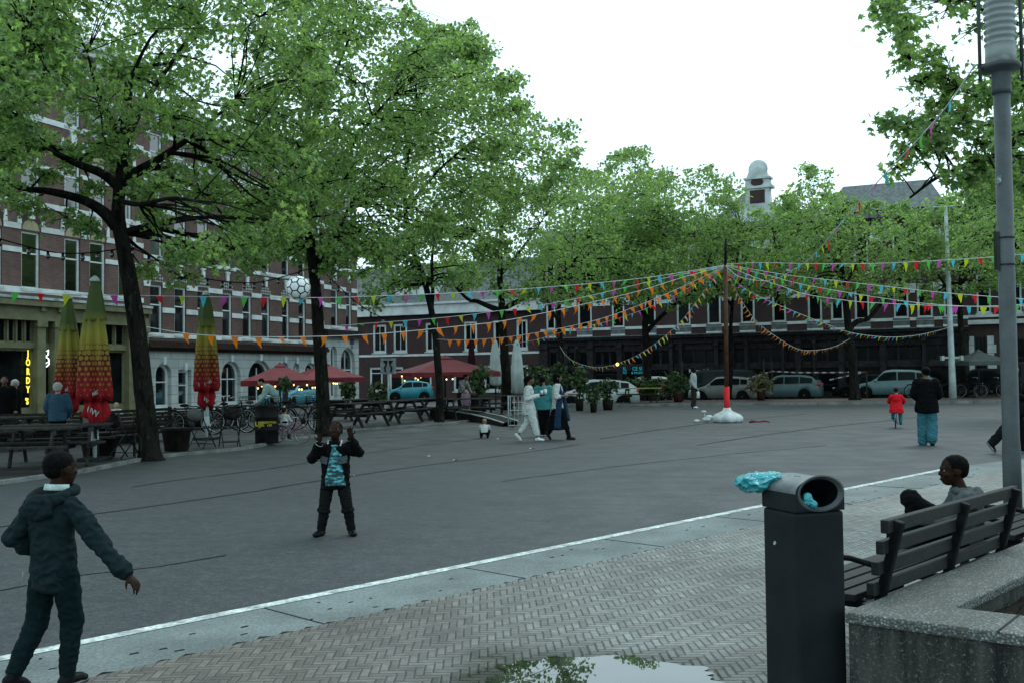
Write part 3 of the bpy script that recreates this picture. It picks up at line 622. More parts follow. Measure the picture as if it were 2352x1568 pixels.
poly = [(gx+a*gw_, gz+b*gh) for a, b in prof]+[(gx-a*gw_, gz+b*gh) for a, b in prof[-2::-1]]
gb.slab(poly[::-1] if False else poly, -.45, .3); N = 12
gb.box(gx-gw_*.62, gx+gw_*.62, -.55, .3, gz+gh*.52, gz+gh*.57); gb.box(gx-gw_*.55, gx+gw_*.55, -.55, .3, gz+gh*.72, gz+gh*.76)
gb.lathe([(.02, -.12), (gw_*.36, -.06), (gw_*.4, 0), (gw_*.36, .06), (.02, .12)], 20, (gx, -.1, gt-.15), M=Matrix.Rotation(R_(90), 3, 'X'))
gb.box(gx-gw_*1.0, gx+gw_*1.0, -.5, 1.5, ztop-.1, gz)
ga = gb.build('gable', MT['stone'], roof)
go = MB(); go.slab([(gx+gw_*.26*math.cos(2*math.pi*i/16), gz+gh*.655+gh*.085*math.sin(2*math.pi*i/16)) for i in range(16)][::-1], -.5, -.44); go.box(gx-gw_*.3, gx+gw_*.3, -.48, -.44, gz+gh*.2, gz+gh*.48); go.build('brick_panel', MT['brick_dark'], ga)
# right house
G = Fac(bpt(2226.5), AB, 'right_brick_house', 'dark brick house with white blocked shop arch behind the grey parasol', STZ)
xg1 = G.x(2620); z0, z1 = G.z(2262, 719), G.z(2262, 630); cw = [(G.x(a), G.x(b)) for a, b in ((2246, 2279), (2315, 2350), (2390, 2425), (2460, 2500))]; zsh = G.z(2260, 745)
fl = [(z0, z1), (z0+3.7, z1+3.5)]; ztop = z1+4.4
ah = [(G.x(2238), G.x(2268), .6, G.z(2250, 772), 0), (G.x(2312), G.x(2375), .5, G.z(2340, 775), 0), (G.x(2400), G.x(2480), .5, G.z(2340, 775), 0)]
w_ = MB(); wall_holes(w_, 0, xg1, 0, ztop, [(a, b, c, d) for a, b in cw for c, d in fl]+[h[:4] for h in ah]); shell(w_, 0, xg1, 0, ztop, 9); w_.build('wall', MT['brick_grey'], G.root)
for a, b in cw:
    for c, d in fl: window(G.root, a, b, c, d, bars=(.7,), fw=.1, gm='glass_shop')
for h in ah: window(G.root, *h[:4], 'shop_dark', .05, 0, (.62,), (.33, .66), .1, 'shop_grey', 'shop_window', 'glass_shop')
tr = MB(); tr.box(0, xg1, -.06, 0, z0-.25, z0-.1); tr.box(0, xg1, -.3, 0, zsh, zsh+.25)
a, b, c, d, _ = ah[0]
for i in range(5): tr.box(a-.35-.12*(i % 2), a, -.05, 0, d-.5*i-.48, d-.5*i); tr.box(b, b+.35+.12*(i % 2), -.05, 0, d-.5*i-.48, d-.5*i)
tr.build('stone_trim', MT['stone'], G.root)
rf = MB(); rf.add([(0, -.3, ztop), (xg1, -.3, ztop), (xg1, 3, ztop+3), (0, 3, ztop+3), (0, 9, ztop), (xg1, 9, ztop)], [(0, 1, 2, 3), (3, 2, 5, 4), (0, 3, 4), (1, 5, 2)]); rf.build('roof', MT['slate'], G.root)
# ================================================================ TREES
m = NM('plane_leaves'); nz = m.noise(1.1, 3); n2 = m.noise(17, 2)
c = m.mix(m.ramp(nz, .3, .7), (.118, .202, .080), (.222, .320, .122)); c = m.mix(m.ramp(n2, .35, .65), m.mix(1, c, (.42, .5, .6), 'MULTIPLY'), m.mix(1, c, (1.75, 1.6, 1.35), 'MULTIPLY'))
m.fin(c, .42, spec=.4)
tl = m.n('ShaderNodeBsdfTranslucent'); m.set(tl.inputs[0], m.mix(1, c, (1.42, 1.6, 1.0), 'MULTIPLY')); ms = m.n('ShaderNodeMixShader'); ms.inputs[0].default_value = .55
m.nt.links.new(m.b.outputs[0], ms.inputs[1]); m.nt.links.new(tl.outputs[0], ms.inputs[2]); m.nt.links.new(ms.outputs[0], m.out.inputs[0]); MT['leaf'] = m.mat
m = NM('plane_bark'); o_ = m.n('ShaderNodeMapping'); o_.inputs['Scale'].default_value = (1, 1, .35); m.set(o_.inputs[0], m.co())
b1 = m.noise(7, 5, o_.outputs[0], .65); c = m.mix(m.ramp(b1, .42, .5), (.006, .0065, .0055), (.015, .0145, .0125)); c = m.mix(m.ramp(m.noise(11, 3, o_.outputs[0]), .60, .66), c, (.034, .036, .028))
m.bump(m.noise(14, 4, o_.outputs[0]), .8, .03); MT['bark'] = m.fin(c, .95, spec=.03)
LOB = np.array([(0, 0), (.22, -.03), (.50, .14), (.30, .27), (.44, .60), (.17, .52), (0, 1.0), (-.17, .52), (-.44, .60), (-.30, .27), (-.50, .14), (-.22, -.03)], float)
RHO = np.array([(0, 0), (.36, .22), (.30, .62), (0, 1.0), (-.33, .60), (-.36, .22)], float)
def leafmesh(name, P, size, rng, tpl=RHO, up=.55, m_='leaf'):
    n = len(P); K = len(tpl)
    nrm = rng.normal(size=(n, 3)); nrm[:, 2] += up*np.sign(rng.random(n)-.15)*1.3; nrm /= np.linalg.norm(nrm, axis=1, keepdims=True)
    a = rng.normal(size=(n, 3)); a[:, 2] -= .5; a -= nrm*(a*nrm).sum(1, keepdims=True); a /= np.linalg.norm(a, axis=1, keepdims=True); b = np.cross(nrm, a)
    sz = size*rng.uniform(.6, 1.35, n)
    t = tpl*np.array([1.0, 1.0]); bend = -(np.abs(tpl[:, 0])**1.5)*.5
    V = P[:, None, :]+sz[:, None, None]*(b[:, None, :]*t[None, :, 0, None]+a[:, None, :]*t[None, :, 1, None]+nrm[:, None, :]*bend[None, :, None])
    V = V.reshape(-1, 3).astype(np.float32); me = bpy.data.meshes.new(name)
    me.vertices.add(n*K); me.vertices.foreach_set('co', V.ravel()); me.loops.add(n*K); me.loops.foreach_set('vertex_index', np.arange(n*K, dtype=np.int32))
    me.polygons.add(n); me.polygons.foreach_set('loop_start', np.arange(0, n*K, K, dtype=np.int32))
    me.update(calc_edges=True); me.materials.append(MT[m_]); return me
def inpoly(x, y, poly):
    r = False; j = len(poly)-1
    for i in range(len(poly)):
        if (poly[i][1] > y) != (poly[j][1] > y) and x < (poly[j][0]-poly[i][0])*(y-poly[i][1])/(poly[j][1]-poly[i][1])+poly[i][0]: r = not r
        j = i
    return r
def curve(a, b, n, wob, rg, sag=0.0):
    a = Vector(a); b = Vector(b); L = (b-a).length; pts = []
    ph = [rg.uniform(-1, 1) for _ in range(6)]
    for i in range(n+1):
        t = i/n; p = a.lerp(b, t); e = math.sin(math.pi*t)*wob*L
        pts.append(p+Vector((ph[0]*e+ph[3]*e*.6*math.sin(6*t+ph[1]*3), ph[2]*e+ph[5]*e*.5*math.sin(5*t+ph[4]*3), sag*L*math.sin(math.pi*t)+e*.4*ph[4]*math.sin(7*t))))
    return pts
def tree(label, base, d, trunk, limbs, poly, ncl, per, size, depth=3.0, rcl=(.7, 1.25), tpl=RHO, seed=1, rbase=.18, twigs=5, up=.55, group='plane trees round the square', ground=TZ, dshift=0.0, extra=()):
    """trunk, limbs: lists of (px, py[, depth offset, radius]); poly: outline of the crown, filled with leaf clusters in depth"""
    rg = random.Random(seed); rng = np.random.default_rng(seed); b0 = onz(base[0], d, ground)
    root = thing('plane_tree', label, 'tree', b0, 0, group); tm = MB()
    def P(q): return at(q[0], q[1], d+(q[2] if len(q) > 2 else 0))-b0
    tp = [P(q) for q in trunk]; tp[0] = Vector((0, 0, -.1)); n = len(tp)
    def smooth(pts, k=4):
        out = []
        for i in range(len(pts)-1):
            p0, p1, p2, p3 = pts[max(i-1, 0)], pts[i], pts[i+1], pts[min(i+2, len(pts)-1)]
            for j in range(k):
                t = j/k; out.append(.5*((2*p1)+(p2-p0)*t+(2*p0-5*p1+4*p2-p3)*t*t+(3*p1-p0-3*p2+p3)*t**3))
        return out+[pts[-1]]
    def rough(st, amt): return st
    ts = smooth(tp); N = len(ts)
    rad = [rbase*(1.0-.62*(i/(N-1))**1.1)*(1+.10*mnoise.noise((i*.9, seed, 0)))*(1+(.55 if i == 0 else .2 if i == 1 else .05 if i == 2 else 0)) for i in range(N)]
    tm.loft([(p, r, r*(.92+.12*mnoise.noise((i*.7, seed*3, 2)))) for i, (p, r) in enumerate(zip(ts, rad))], 14, (1, 0, 0))
    nodes = [(ts[i], rad[i]) for i in range(int(N*.55), N)]
    for lb in limbs:
        r0 = lb[0]; lp = smooth([P(q) for q in lb[1:]]); k = len(lp)
        rr = [r0*(1-.78*i/(k-1)) for i in range(k)]; tm.tube(lp, rr, 9); nodes += [(lp[i], rr[i]) for i in range(k//3, k)]
    xs = [p[0] for p in poly]; ys = [p[1] for p in poly]; cl = []; tries = 0
    while len(cl) < ncl and tries < 60000:
        tries += 1; x = rg.uniform(min(xs), max(xs)); y = rg.uniform(min(ys), max(ys))
        if not inpoly(x, y, poly): continue
        dd = rg.uniform(-depth, depth)+dshift; p = at(x, y, d+dd)-b0; r = rg.uniform(*rcl)
        rp = r*FPX/d*.85
        if not (inpoly(x-rp, y, poly) and inpoly(x+rp, y, poly) and inpoly(x, y-rp, poly) and inpoly(x, y+rp*.6, poly)):
            r *= .5
        if any((p-c[0]).length < (r+c[1])*.42 for c in cl): continue
        cl.append((p, r))
    for _ in range(int(ncl*.7)):      # loose sprays along the outline
        i = rg.randrange(len(poly)); (xa, ya), (xb, yb) = poly[i], poly[(i+1) % len(poly)]; t = rg.random(); x = xa+(xb-xa)*t; y = ya+(yb-ya)*t; r = rg.uniform(.28, .55)*rcl[0]; kx = r*FPX/d
        nx, ny = (yb-ya), -(xb-xa); L_ = math.hypot(nx, ny)+1e-6; sg = -1 if inpoly(x+nx/L_*4, y+ny/L_*4, poly) else 1; e_ = rg.uniform(-.6, .6)*kx
        cl.append((at(x+sg*nx/L_*e_, y+sg*ny/L_*e_, d+rg.uniform(-depth, depth)*.6)-b0, r))
    for q in extra: cl.append((at(q[0], q[1], d+q[2])-b0, q[3]))
    pts = []
    for p, r in cl:
        nd = min(nodes, key=lambda q: (q[0]-p).length+(2.0 if q[0].z > p.z+1.0 else 0))
        L = (nd[0]-p).length
        if L < 9:
            bp = curve(nd[0], p, 6, .10, rg, .06); r1 = min(nd[1]*.65, .018+.015*L); tm.tube(bp, [r1*(1-.75*i/6) for i in range(7)], 5)
        k = int(per*(r/1.0)**2*(2.0 if 12 < d < 14 else 1)); g = rng.normal(size=(k, 3)); g /= np.linalg.norm(g, axis=1, keepdims=True); g *= (rng.random((k, 1))**(1/2.2))*r; g[:, 2] *= .62
        lump = np.array([mnoise.noise((p.x*1.3+v[0]*1.6, p.y*1.3+v[1]*1.6, p.z*1.3+v[2]*1.9+seed)) for v in g]); g = g[lump > -.16]
        pts.append(g+np.array(p))
        for _ in range(twigs):
            a = rg.uniform(0, 6.28); e = Vector((math.cos(a)*r*.9, math.sin(a)*r*.9, rg.uniform(-.6, .5)*r)); tw = curve(p, p+e, 4, .14, rg, .05)
            tm.tube(tw, [.017, .014, .011, .008, .004], 3)
            cnt = 9; 
            pts.append(np.array([list(tw[min(4, 1+i % 4)].lerp(tw[min(4, 2+i % 4)], rg.random())+Vector((rg.gauss(0, .09), rg.gauss(0, .09), rg.gauss(-.03, .08)))) for i in range(cnt)]))
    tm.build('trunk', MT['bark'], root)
    link('crown', leafmesh('crown', np.concatenate(pts), size, rng, tpl, up), root)
    return root
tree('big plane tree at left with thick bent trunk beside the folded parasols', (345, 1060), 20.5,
     [(345, 1066), (340, 990), (330, 900), (318, 780), (300, 660), (284, 570), (272, 505), (274, 440), (282, 370), (288, 280), (296, 190)],
     [(.14, (268, 520), (240, 490), (195, 462), (120, 441), (50, 433), (-60, 400, -.5)), (.11, (272, 430), (235, 400), (180, 378), (120, 348), (40, 300), (-40, 270)),
      (.12, (280, 420), (315, 395), (355, 372), (400, 342), (460, 300, .5), (540, 230, 1)), (.08, (284, 360), (262, 290), (225, 210, -1), (200, 120, -1.5)), (.09, (285, 330), (330, 240, 1), (390, 150, 1.5), (450, 60, 2)), (.06, (270, 460), (320, 470, -2), (400, 455, -3), (480, 470, -3.5))],
     [(-260, -260), (640, -260), (700, 60), (740, 250), (700, 400), (660, 500), (600, 570), (520, 540), (450, 600), (370, 570), (330, 450), (270, 330), (160, 350), (40, 330), (-60, 400), (-260, 420)],
     92, 480, .112, 3.6, (.75, 1.3), LOB, 11, .21, 8, dshift=.8, extra=((60, 470, -.5, .4), (150, 500, .2, .45), (200, 520, -.3, .35), (20, 450, .5, .5), (110, 400, .6, .45), (210, 430, .8, .4), (330, 620, 1, .3), (420, 640, 1.5, .35), (480, 600, 1, .5), (560, 600, 1, .5)))
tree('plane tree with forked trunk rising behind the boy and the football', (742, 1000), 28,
     [(742, 1005), (742, 930), (738, 850), (732, 770), (727, 690), (718, 600), (711, 540), (707, 480), (703, 400), (705, 300), (712, 200)],
     [(.11, (724, 625), (738, 585), (756, 560), (774, 543), (800, 480), (850, 400, 1)), (.10, (708, 500), (735, 440), (780, 370), (840, 290, -1), (900, 220, -1)), (.09, (704, 420), (660, 340), (620, 250, 1), (590, 160, 2)), (.07, (706, 330), (740, 230), (790, 120), (820, 20)), (.08, (712, 520), (650, 470, -2), (600, 440, -3), (550, 440, -3))],
     [(560, -260), (850, -200), (915, -10), (945, 50), (1005, 80), (1070, 95), (1095, 115), (1120, 190), (1180, 210), (1185, 270), (1150, 330), (1100, 430), (1020, 500), (930, 560), (850, 590), (790, 560), (740, 610), (660, 580), (590, 560), (540, 430)],
     104, 320, .122, 4.2, (.85, 1.45), RHO, 12, .20, 6)
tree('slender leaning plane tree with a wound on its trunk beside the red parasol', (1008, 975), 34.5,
     [(1010, 975), (1010, 900), (1005, 830), (1000, 770), (988, 700), (970, 630), (950, 580), (935, 520), (930, 430), (940, 330), (960, 240)],
     [(.08, (990, 720), (994, 670), (992, 600), (1000, 540), (1020, 460)), (.08, (960, 610), (900, 560), (850, 500, 1), (820, 430, 1)), (.07, (935, 480), (1000, 400), (1080, 330), (1150, 290)), (.06, (940, 350), (1000, 270), (1060, 200))],
     [(880, 120), (1000, 60), (1100, 70), (1130, 160), (1190, 180), (1205, 250), (1300, 290), (1320, 340), (1300, 400), (1240, 430), (1220, 520), (1150, 570), (1080, 620), (1000, 650), (920, 640), (850, 690), (820, 600), (840, 420)],
     92, 200, .135, 4.0, (.95, 1.6), RHO, 13, .135, 4)
tree('plane tree with spreading low limbs behind the walking women', (1163, 938), 45,
     [(1163, 942), (1163, 880), (1158, 800), (1154, 740), (1152, 690), (1148, 630), (1150, 560), (1155, 480)],
     [(.14, (1154, 715), (1125, 705), (1095, 692), (1075, 688), (1040, 650), (1020, 600)), (.13, (1153, 710), (1190, 692), (1230, 668), (1270, 655), (1310, 610), (1350, 560)), (.1, (1150, 630), (1200, 570), (1250, 500)), (.1, (1150, 600), (1100, 540), (1060, 470))],
     [(1030, 560), (1080, 470), (1150, 420), (1230, 390), (1300, 375), (1380, 420), (1420, 520), (1380, 610), (1320, 690), (1250, 660), (1180, 690), (1120, 650), (1060, 660)],
     70, 135, .15, 4.2, (1.1, 1.8), RHO, 14, .22, 3)
tree('tall plane tree with pointed top behind the far left of the flag pole', (1292, 905), 52,
     [(1292, 915), (1290, 840), (1286, 770), (1283, 720), (1290, 660), (1310, 600), (1340, 540)],
     [(.1, (1285, 740), (1260, 700), (1250, 650), (1240, 600)), (.1, (1290, 660), (1350, 590), (1400, 520), (1450, 440), (1460, 360)), (.1, (1320, 580), (1320, 520), (1330, 450))],
     [(1230, 480), (1330, 410), (1395, 415), (1415, 370), (1440, 350), (1490, 355), (1515, 395), (1560, 430), (1570, 520), (1540, 650), (1440, 690), (1350, 670), (1260, 630)],
     64, 150, .17, 4, (1.2, 2.0), RHO, 15, .16, 3, ground=0)
tree('plane tree with dark forked trunk in front of the cyan shop sign', (1487, 900), 56,
     [(1487, 912), (1487, 850), (1484, 790), (1482, 740), (1490, 700), (1500, 640), (1510, 560)],
     [(.14, (1484, 765), (1510, 735), (1550, 700), (1590, 672), (1620, 620), (1640, 560)), (.1, (1485, 740), (1465, 690), (1450, 640), (1440, 580))],
     [(1420, 480), (1480, 410), (1560, 390), (1640, 400), (1690, 440), (1700, 560), (1680, 660), (1580, 700), (1500, 680), (1430, 690), (1400, 580)],
     60, 150, .17, 4, (1.2, 2.0), RHO, 16, .24, 3, ground=.1)
tree('thin plane tree right behind the flag pole by the parked silver car', (1672, 905), 58,
     [(1680, 905), (1680, 830), (1678, 760), (1682, 700), (1690, 620), (1700, 540)],
     [(.1, (1680, 700), (1640, 650), (1620, 590)), (.1, (1685, 660), (1740, 610), (1780, 560))],
     [(1620, 500), (1660, 430), (1720, 470), (1740, 490), (1800, 470), (1860, 480), (1880, 560), (1830, 660), (1760, 680), (1690, 670), (1630, 640)],
     54, 150, .17, 4, (1.2, 1.9), RHO, 17, .14, 3, ground=.1)
tree('plane tree with a cut-back side limb in front of the teal car', (1963, 908), 51,
     [(1963, 915), (1960, 850), (1953, 790), (1948, 745), (1942, 690), (1936, 640), (1930, 580), (1925, 500)],
     [(.15, (1950, 755), (1970, 738), (1992, 733), (2010, 715), (2030, 690), (2070, 640), (2090, 580)), (.1, (1940, 660), (1970, 600), (2000, 530)), (.1, (1936, 620), (1890, 560), (1860, 500))],
     [(1800, 500), (1820, 450), (1850, 400), (1890, 395), (1910, 450), (1980, 475), (2040, 470), (2110, 480), (2140, 520), (2130, 600), (2060, 680), (1990, 650), (1930, 680), (1860, 660), (1800, 600)],
     66, 150, .17, 4, (1.1, 1.9), RHO, 18, .24, 3, ground=.1)
tree('plane tree beyond the white mast at the right end of the shops', (2215, 905), 54,
     [(2215, 905), (2212, 840), (2208, 760), (2204, 690), (2210, 610), (2220, 520)],
     [(.1, (2206, 700), (2160, 640), (2120, 570)), (.1, (2210, 650), (2270, 590), (2310, 520))],
     [(2080, 530), (2130, 485), (2190, 450), (2250, 420), (2300, 430), (2352, 470), (2400, 560), (2330, 650), (2240, 660), (2150, 690), (2090, 640)],
     56, 150, .17, 4, (1.1, 1.9), RHO, 19, .2, 3, ground=.1)
tree('plane tree standing behind the tall lamp post at the right edge', (2420, 960), 34,
     [(2420, 960), (2418, 860), (2412, 760), (2400, 660), (2390, 560), (2390, 450)],
     [(.1, (2405, 690), (2360, 610), (2320, 540), (2300, 480)), (.1, (2390, 580), (2440, 480), (2470, 400))],
     [(2200, 560), (2230, 470), (2255, 420), (2290, 380), (2340, 370), (2420, 340), (2560, 400), (2560, 620), (2420, 660), (2340, 640), (2290, 610), (2250, 600)],
     48, 240, .14, 2.5, (.8, 1.4), RHO, 20, .2, 3, ground=0)
tree('near plane tree whose leafy branches hang in from the top right behind the lamp', (2720, 1150), 13.6,
     [(2720, 1150), (2710, 900), (2690, 650), (2660, 450), (2640, 250), (2640, 0), (2640, -200)],
     [(.07, (2650, 380), (2560, 340), (2450, 350), (2352, 330), (2280, 360, .2), (2210, 385, .3), (2150, 410, .3), (2090, 455, .3)), (.06, (2640, 200), (2500, 120), (2350, 60), (2200, 0)), (.05, (2650, 400), (2500, 480), (2380, 520)), (.05, (2640, 100), (2480, 200), (2330, 230), (2200, 200))],
     [(2040, -200), (2040, 30), (2090, 90), (2150, 150), (2200, 200), (2230, 300), (2130, 290), (2100, 330), (2200, 400), (2300, 390), (2360, 420), (2480, 500), (2600, 400), (2600, -200)],
     46, 105, .105, 1.3, (.34, .60), LOB, 21, .2, 7, ground=0, extra=((2050, 12, 0, .22), (2090, 140, 0, .16), (2110, 190, 0, .2), (2150, 240, .3, .2), (2040, 280, 0, .16), (2080, 290, .2, .2), (2130, 285, .2, .24), (2180, 260, .2, .26), (2060, 385, .2, .14), (2110, 345, .2, .16), (2160, 335, .3, .2), (2230, 375, 0, .2), (2260, 330, 0, .24), (2300, 300, .3, .3), (2330, 360, .3, .3)))
tree('plane tree leaning in over the far left terrace, its trunk out of sight', (-330, 1090), 17,
     [(-330, 1100), (-325, 950), (-318, 800), (-310, 620), (-300, 450), (-295, 250)],
     [(.1, (-310, 600), (-200, 440), (-100, 360)), (.1, (-300, 450), (-180, 280), (-60, 160), (60, 60))],
     [(-420, -220), (120, -220), (180, -60), (120, 60), (130, 160), (30, 260), (40, 380), (-60, 430), (-420, 430)],
     52, 430, .115, 2.6, (.7, 1.2), LOB, 22, .2, 5)
# ================================================================ STREET FURNITURE
MT['wood'] = mat('weathered_wood', (.048, .048, .043), .8, .35, 9, .4, 40, fine=.25, fscale=14)
def woodgrain(name, col, ax):
    m = NM(name); mp = m.n('ShaderNodeMapping'); mp.inputs['Rotation'].default_value = (0, 0, -ax); mp.inputs['Scale'].default_value = (1, 1, 1); m.set(mp.inputs[0], m.co())
    m2 = m.n('ShaderNodeMapping'); m2.inputs['Scale'].default_value = (1.2, 26, 26); m.set(m2.inputs[0], mp.outputs[0])
    g = m.noise(2.2, 5, m2.outputs[0], .7); c = m.mix(m.ramp(g, .3, .7), sc(col, .5), sc(col, 1.5)); c = m.mix(m.ramp(m.noise(4, 4), .45, .7), c, sc(col, .7)); m.bump(g, .5, .006); return m.fin(c, .6, spec=.2)
MT['slat'] = woodgrain('bench_slats', (.017, .0185, .018), LANG)
MT['darkwood'] = mat('dark_wood', (.032, .03, .026), .7, .4, 8, .3, 30, fine=.3, fscale=15)
MT['bin'] = mat('bin_coating', (.0205, .0255, .0285), .45, .15, 5, .25, 260, fine=.12, fscale=320, spec=.45)
MT['bin_top'] = mat('sky_sheen_coating', (.085, .098, .10), .33, .35, 9, .15, 200, spec=.5)  # hood top: sky reflection put into a paler coating colour
MT['lamp'] = mat('lamp_post_paint', (.060, .072, .076), .5, .25, 3, .25, 150, fine=.15, fscale=90)
MT['steel_light'] = mat('light_grey_paint', (.36, .42, .42), .45, .2, 2, fine=.1, fscale=20)
MT['cord'] = mat('white_cord', (.55, .6, .6), .8, .1)
MT['dark_cord'] = mat('black_cable', (.01, .01, .01), .7, .1)
# ---- litter bin
bD = 5.25; bx = Vector((math.sin(R_(20)), -math.cos(R_(20)), 0)); bw_ = .288; bc = onz(1837, bD, .01)
bo = thing('litter_bin', 'tall dark grey square litter bin with arched hood at the end of the bench', 'litter bin', bc, math.atan2(bx.y, bx.x))
h = bw_/2; zj = .935; zt = 1.10; zs_ = 1.025
MB().box(-h, h, -h, h, 0, zj-.003).build('body', MT['bin'], bo, bevel=.018, seg=3)
N = 24; prof = [(-h-.001+(2*h+.002)*i/12, zj) for i in range(12)]+[(h+.001, zj+(zs_-zj)*i/4) for i in range(5)]+[((h+.001)*math.copysign(abs(math.cos(math.pi*i/N))**(.72 if i < N/2 else 1.0), math.cos(math.pi*i/N)), zs_+(zt-zs_)*math.sin(math.pi*i/N)**.85) for i in range(1, N)]+[(-h-.001, zs_-(zs_-zj)*i/4) for i in range(4)]
hd = MB(); n = len(prof); x1 = h+.001; x0 = -h-.001
el = []
oc = (.004, zs_-.002); ea, eb = h*.78, .070
for (y, z) in prof:
    a = math.atan2((z-oc[1])/eb, (y-oc[0])/ea); el.append((oc[0]+ea*math.cos(a), oc[1]+eb*math.sin(a)))
vs = [(x1, y, z) for y, z in prof]+[(x0, y, z) for y, z in prof]+[(x1+.004, oc[0]+(y-oc[0])*1.24, oc[1]+(z-oc[1])*1.3) for y, z in el]+[(x1+.006, oc[0]+(y-oc[0])*1.16, oc[1]+(z-oc[1])*1.2) for y, z in el]+[(x1-.012, y, z) for y, z in el]+[(x1-.2, y*.95, z-.06) for y, z in el]
fs = []; mi = []
for i in range(n):
    j = (i+1) % n
    top = (prof[i][1]+prof[j][1])/2 > zs_+.004
    hd.add([vs[i], vs[j], vs[n+j], vs[n+i]], [(3, 2, 1, 0)], 1 if top else 0, top)
    hd.add([vs[i], vs[j], vs[2*n+j], vs[2*n+i]], [(0, 1, 2, 3)], 0, True); hd.add([vs[2*n+i], vs[2*n+j], vs[3*n+j], vs[3*n+i]], [(0, 1, 2, 3)], 2, True)
    hd.add([vs[3*n+i], vs[3*n+j], vs[4*n+j], vs[4*n+i]], [(0, 1, 2, 3)], 2, True); hd.add([vs[4*n+i], vs[4*n+j], vs[5*n+j], vs[5*n+i]], [(0, 1, 2, 3)], 3, True)
hd.add([vs[n+i] for i in range(n)], [tuple(range(n-1, -1, -1))], 0); hd.add([vs[5*n+i] for i in range(n)], [tuple(range(n))], 3)
hd.build('hood', [MT['bin'], MT['bin_top'], mat('bin_rim', (.05, .06, .064), .4, .2, 8), MT['black']], bo)
lk = MB(); lk.lathe([(.0118, 0), (.0118, .004), (.009, .007), (.007, .007), (.006, .003)], 16, (-.035, -h, zj-.175), M=Matrix.Rotation(R_(90), 3, 'X')); lk.build('lock', MT['metal'], bo)
stk = MB(); stk.box(-.06, .03, -.05, .02, 0, .0015); 
so_ = stk.build('sticker', mat('torn_sticker', (.1, .16, .16), .6, .8, 30), bo, (.01, -.055, zt-.008), (R_(22), 0, .1))
# ---- bench
bz = .86; bA = gnd(2036, 1192, bz); bL = 2.02; MT['bench_iron'] = mat('bench_iron', (.013, .0145, .016), .45, .3, 10)
def bench(label, org, group='benches along the paving'):
    b = thing('park_bench', label, 'bench', (org.x, org.y, .01), LANG, group)     # local x along the bench, -y towards the planter side, +y towards the square
    for i in range(5):
        y = .028*i; z = bz-.01-.112*i
        s_ = MB(); s_.box(-.03, bL, -.022+y, .022+y, z-.070, z); s_.build('back_slat', MT['slat'], b, bevel=.006)
    for i in range(4):
        s_ = MB(); s_.box(-.03, bL, .17+.112*i, .26+.112*i, .40, .44); s_.build('seat_slat', MT['slat'], b, bevel=.006)
    for x in (.06, bL/2, bL-.10):
        l = MB(); l.beam((x, -.045, bz-.02), (x, .085, .36), .05, .05, up=(0, 1, 0)); l.beam((x, .085, .38), (x, .60, .375), .05, .045); l.beam((x, .10, .37), (x, -.01, 0), .05, .05, up=(0, 1, 0)); l.beam((x, .52, .36), (x, .60, 0), .05, .05, up=(0, 1, 0))
        l.build('leg', MT['bench_iron'], b, bevel=.008)
    for x in (.0, bL-.03):
        a = MB(); a.tube([(x, .06, .60), (x, .20, .625), (x, .45, .625), (x, .57, .60), (x, .6, .5), (x, .58, .38)], .016, 8); a.build('armrest', MT['bench_iron'], b)
    return b
bench1 = bench('dark slatted wooden bench with a boy sitting on it, beside the litter bin', bA)
b2 = dup(bench1, (bA+LD*(bL+.55)+Vector((0, 0, 0))), LANG, 'second dark slatted bench, cut off by the right picture edge'); b2.location.z = .01
# ---- planter
pz = .46; p1 = gnd(1939, 1404, pz); pf = gnd(2352, 1457, pz); fd = (pf-p1).normalized(); bd = LD
m = NM('exposed_aggregate'); v = m.n('ShaderNodeTexVoronoi'); v.inputs['Scale'].default_value = 75; m.set(v.inputs['Vector'], m.co()); v2 = m.xyz(v.outputs[1])
c = m.mix(v2[0], (.04, .046, .046), (.33, .36, .35)); c = m.mix(m.ramp(v.outputs[0], .25, .6), c, (.07, .07, .065)); c = m.mix(m.ramp(m.noise(2.5, 4), .3, .7), m.mix(1, c, (.55, .58, .56), 'MULTIPLY'), c)
m.bump(m.m('SUBTRACT', 1.0, v.outputs[0]), .8, .008); MT['aggregate'] = m.fin(c, .65, spec=.5)
m = NM('mossy_concrete'); o_ = m.xyz(m.co()); st_ = m.noise(5, 5, m.comb(m.m('MULTIPLY', o_[0], 3.0), m.m('MULTIPLY', o_[1], 3.0), m.m('MULTIPLY', o_[2], .5)))
c = m.mix(m.ramp(st_, .35, .65), (.014, .0155, .013), (.050, .053, .046)); sp = m.noise(60, 2, rough=.9); c = m.mix(m.ramp(sp, .55, .75), c, (.13, .135, .12)); m.bump(sp, .6, .012); MT['mossy'] = m.fin(c, .85, spec=.25)
pl = thing('concrete_planter', 'low exposed aggregate concrete planter with bare soil behind the bench', 'planter', (p1.x, p1.y, 0))
def L2(a, b): return (bd*a+fd*b)
ln_, fn_ = 7.0, 3.6
def ring(mb, o, i, z0, z1, mi=0):
    n = len(o); vs = [(*p, z) for z in (z0, z1) for p in o]+[(*p, z) for z in (z0, z1) for p in i]; fs = []
    for k in range(n):
        j = (k+1) % n; fs += [(k, j, n+j, n+k), (2*n+j, 2*n+k, 3*n+k, 3*n+j), (n+k, n+j, 3*n+j, 3*n+k), (j, k, 2*n+k, 2*n+j)]
    mb.add(vs, fs, mi)
ip1 = gnd(2193, 1393, pz)-p1; ip2 = ip1+bd*(ln_-1.2); ip4 = ip1+fd*(fn_-1.1); ip3 = ip2+fd*(fn_-1.1)
out = [(0, 0), L2(0, fn_)[:2], L2(ln_, fn_)[:2], L2(ln_, 0)[:2]]; inn = [ip1[:2], ip4[:2], ip3[:2], ip2[:2]]
rm = MB(); ring(rm, out, inn, pz-.055, pz); rm.build('coping', MT['aggregate'], pl, bevel=.012)
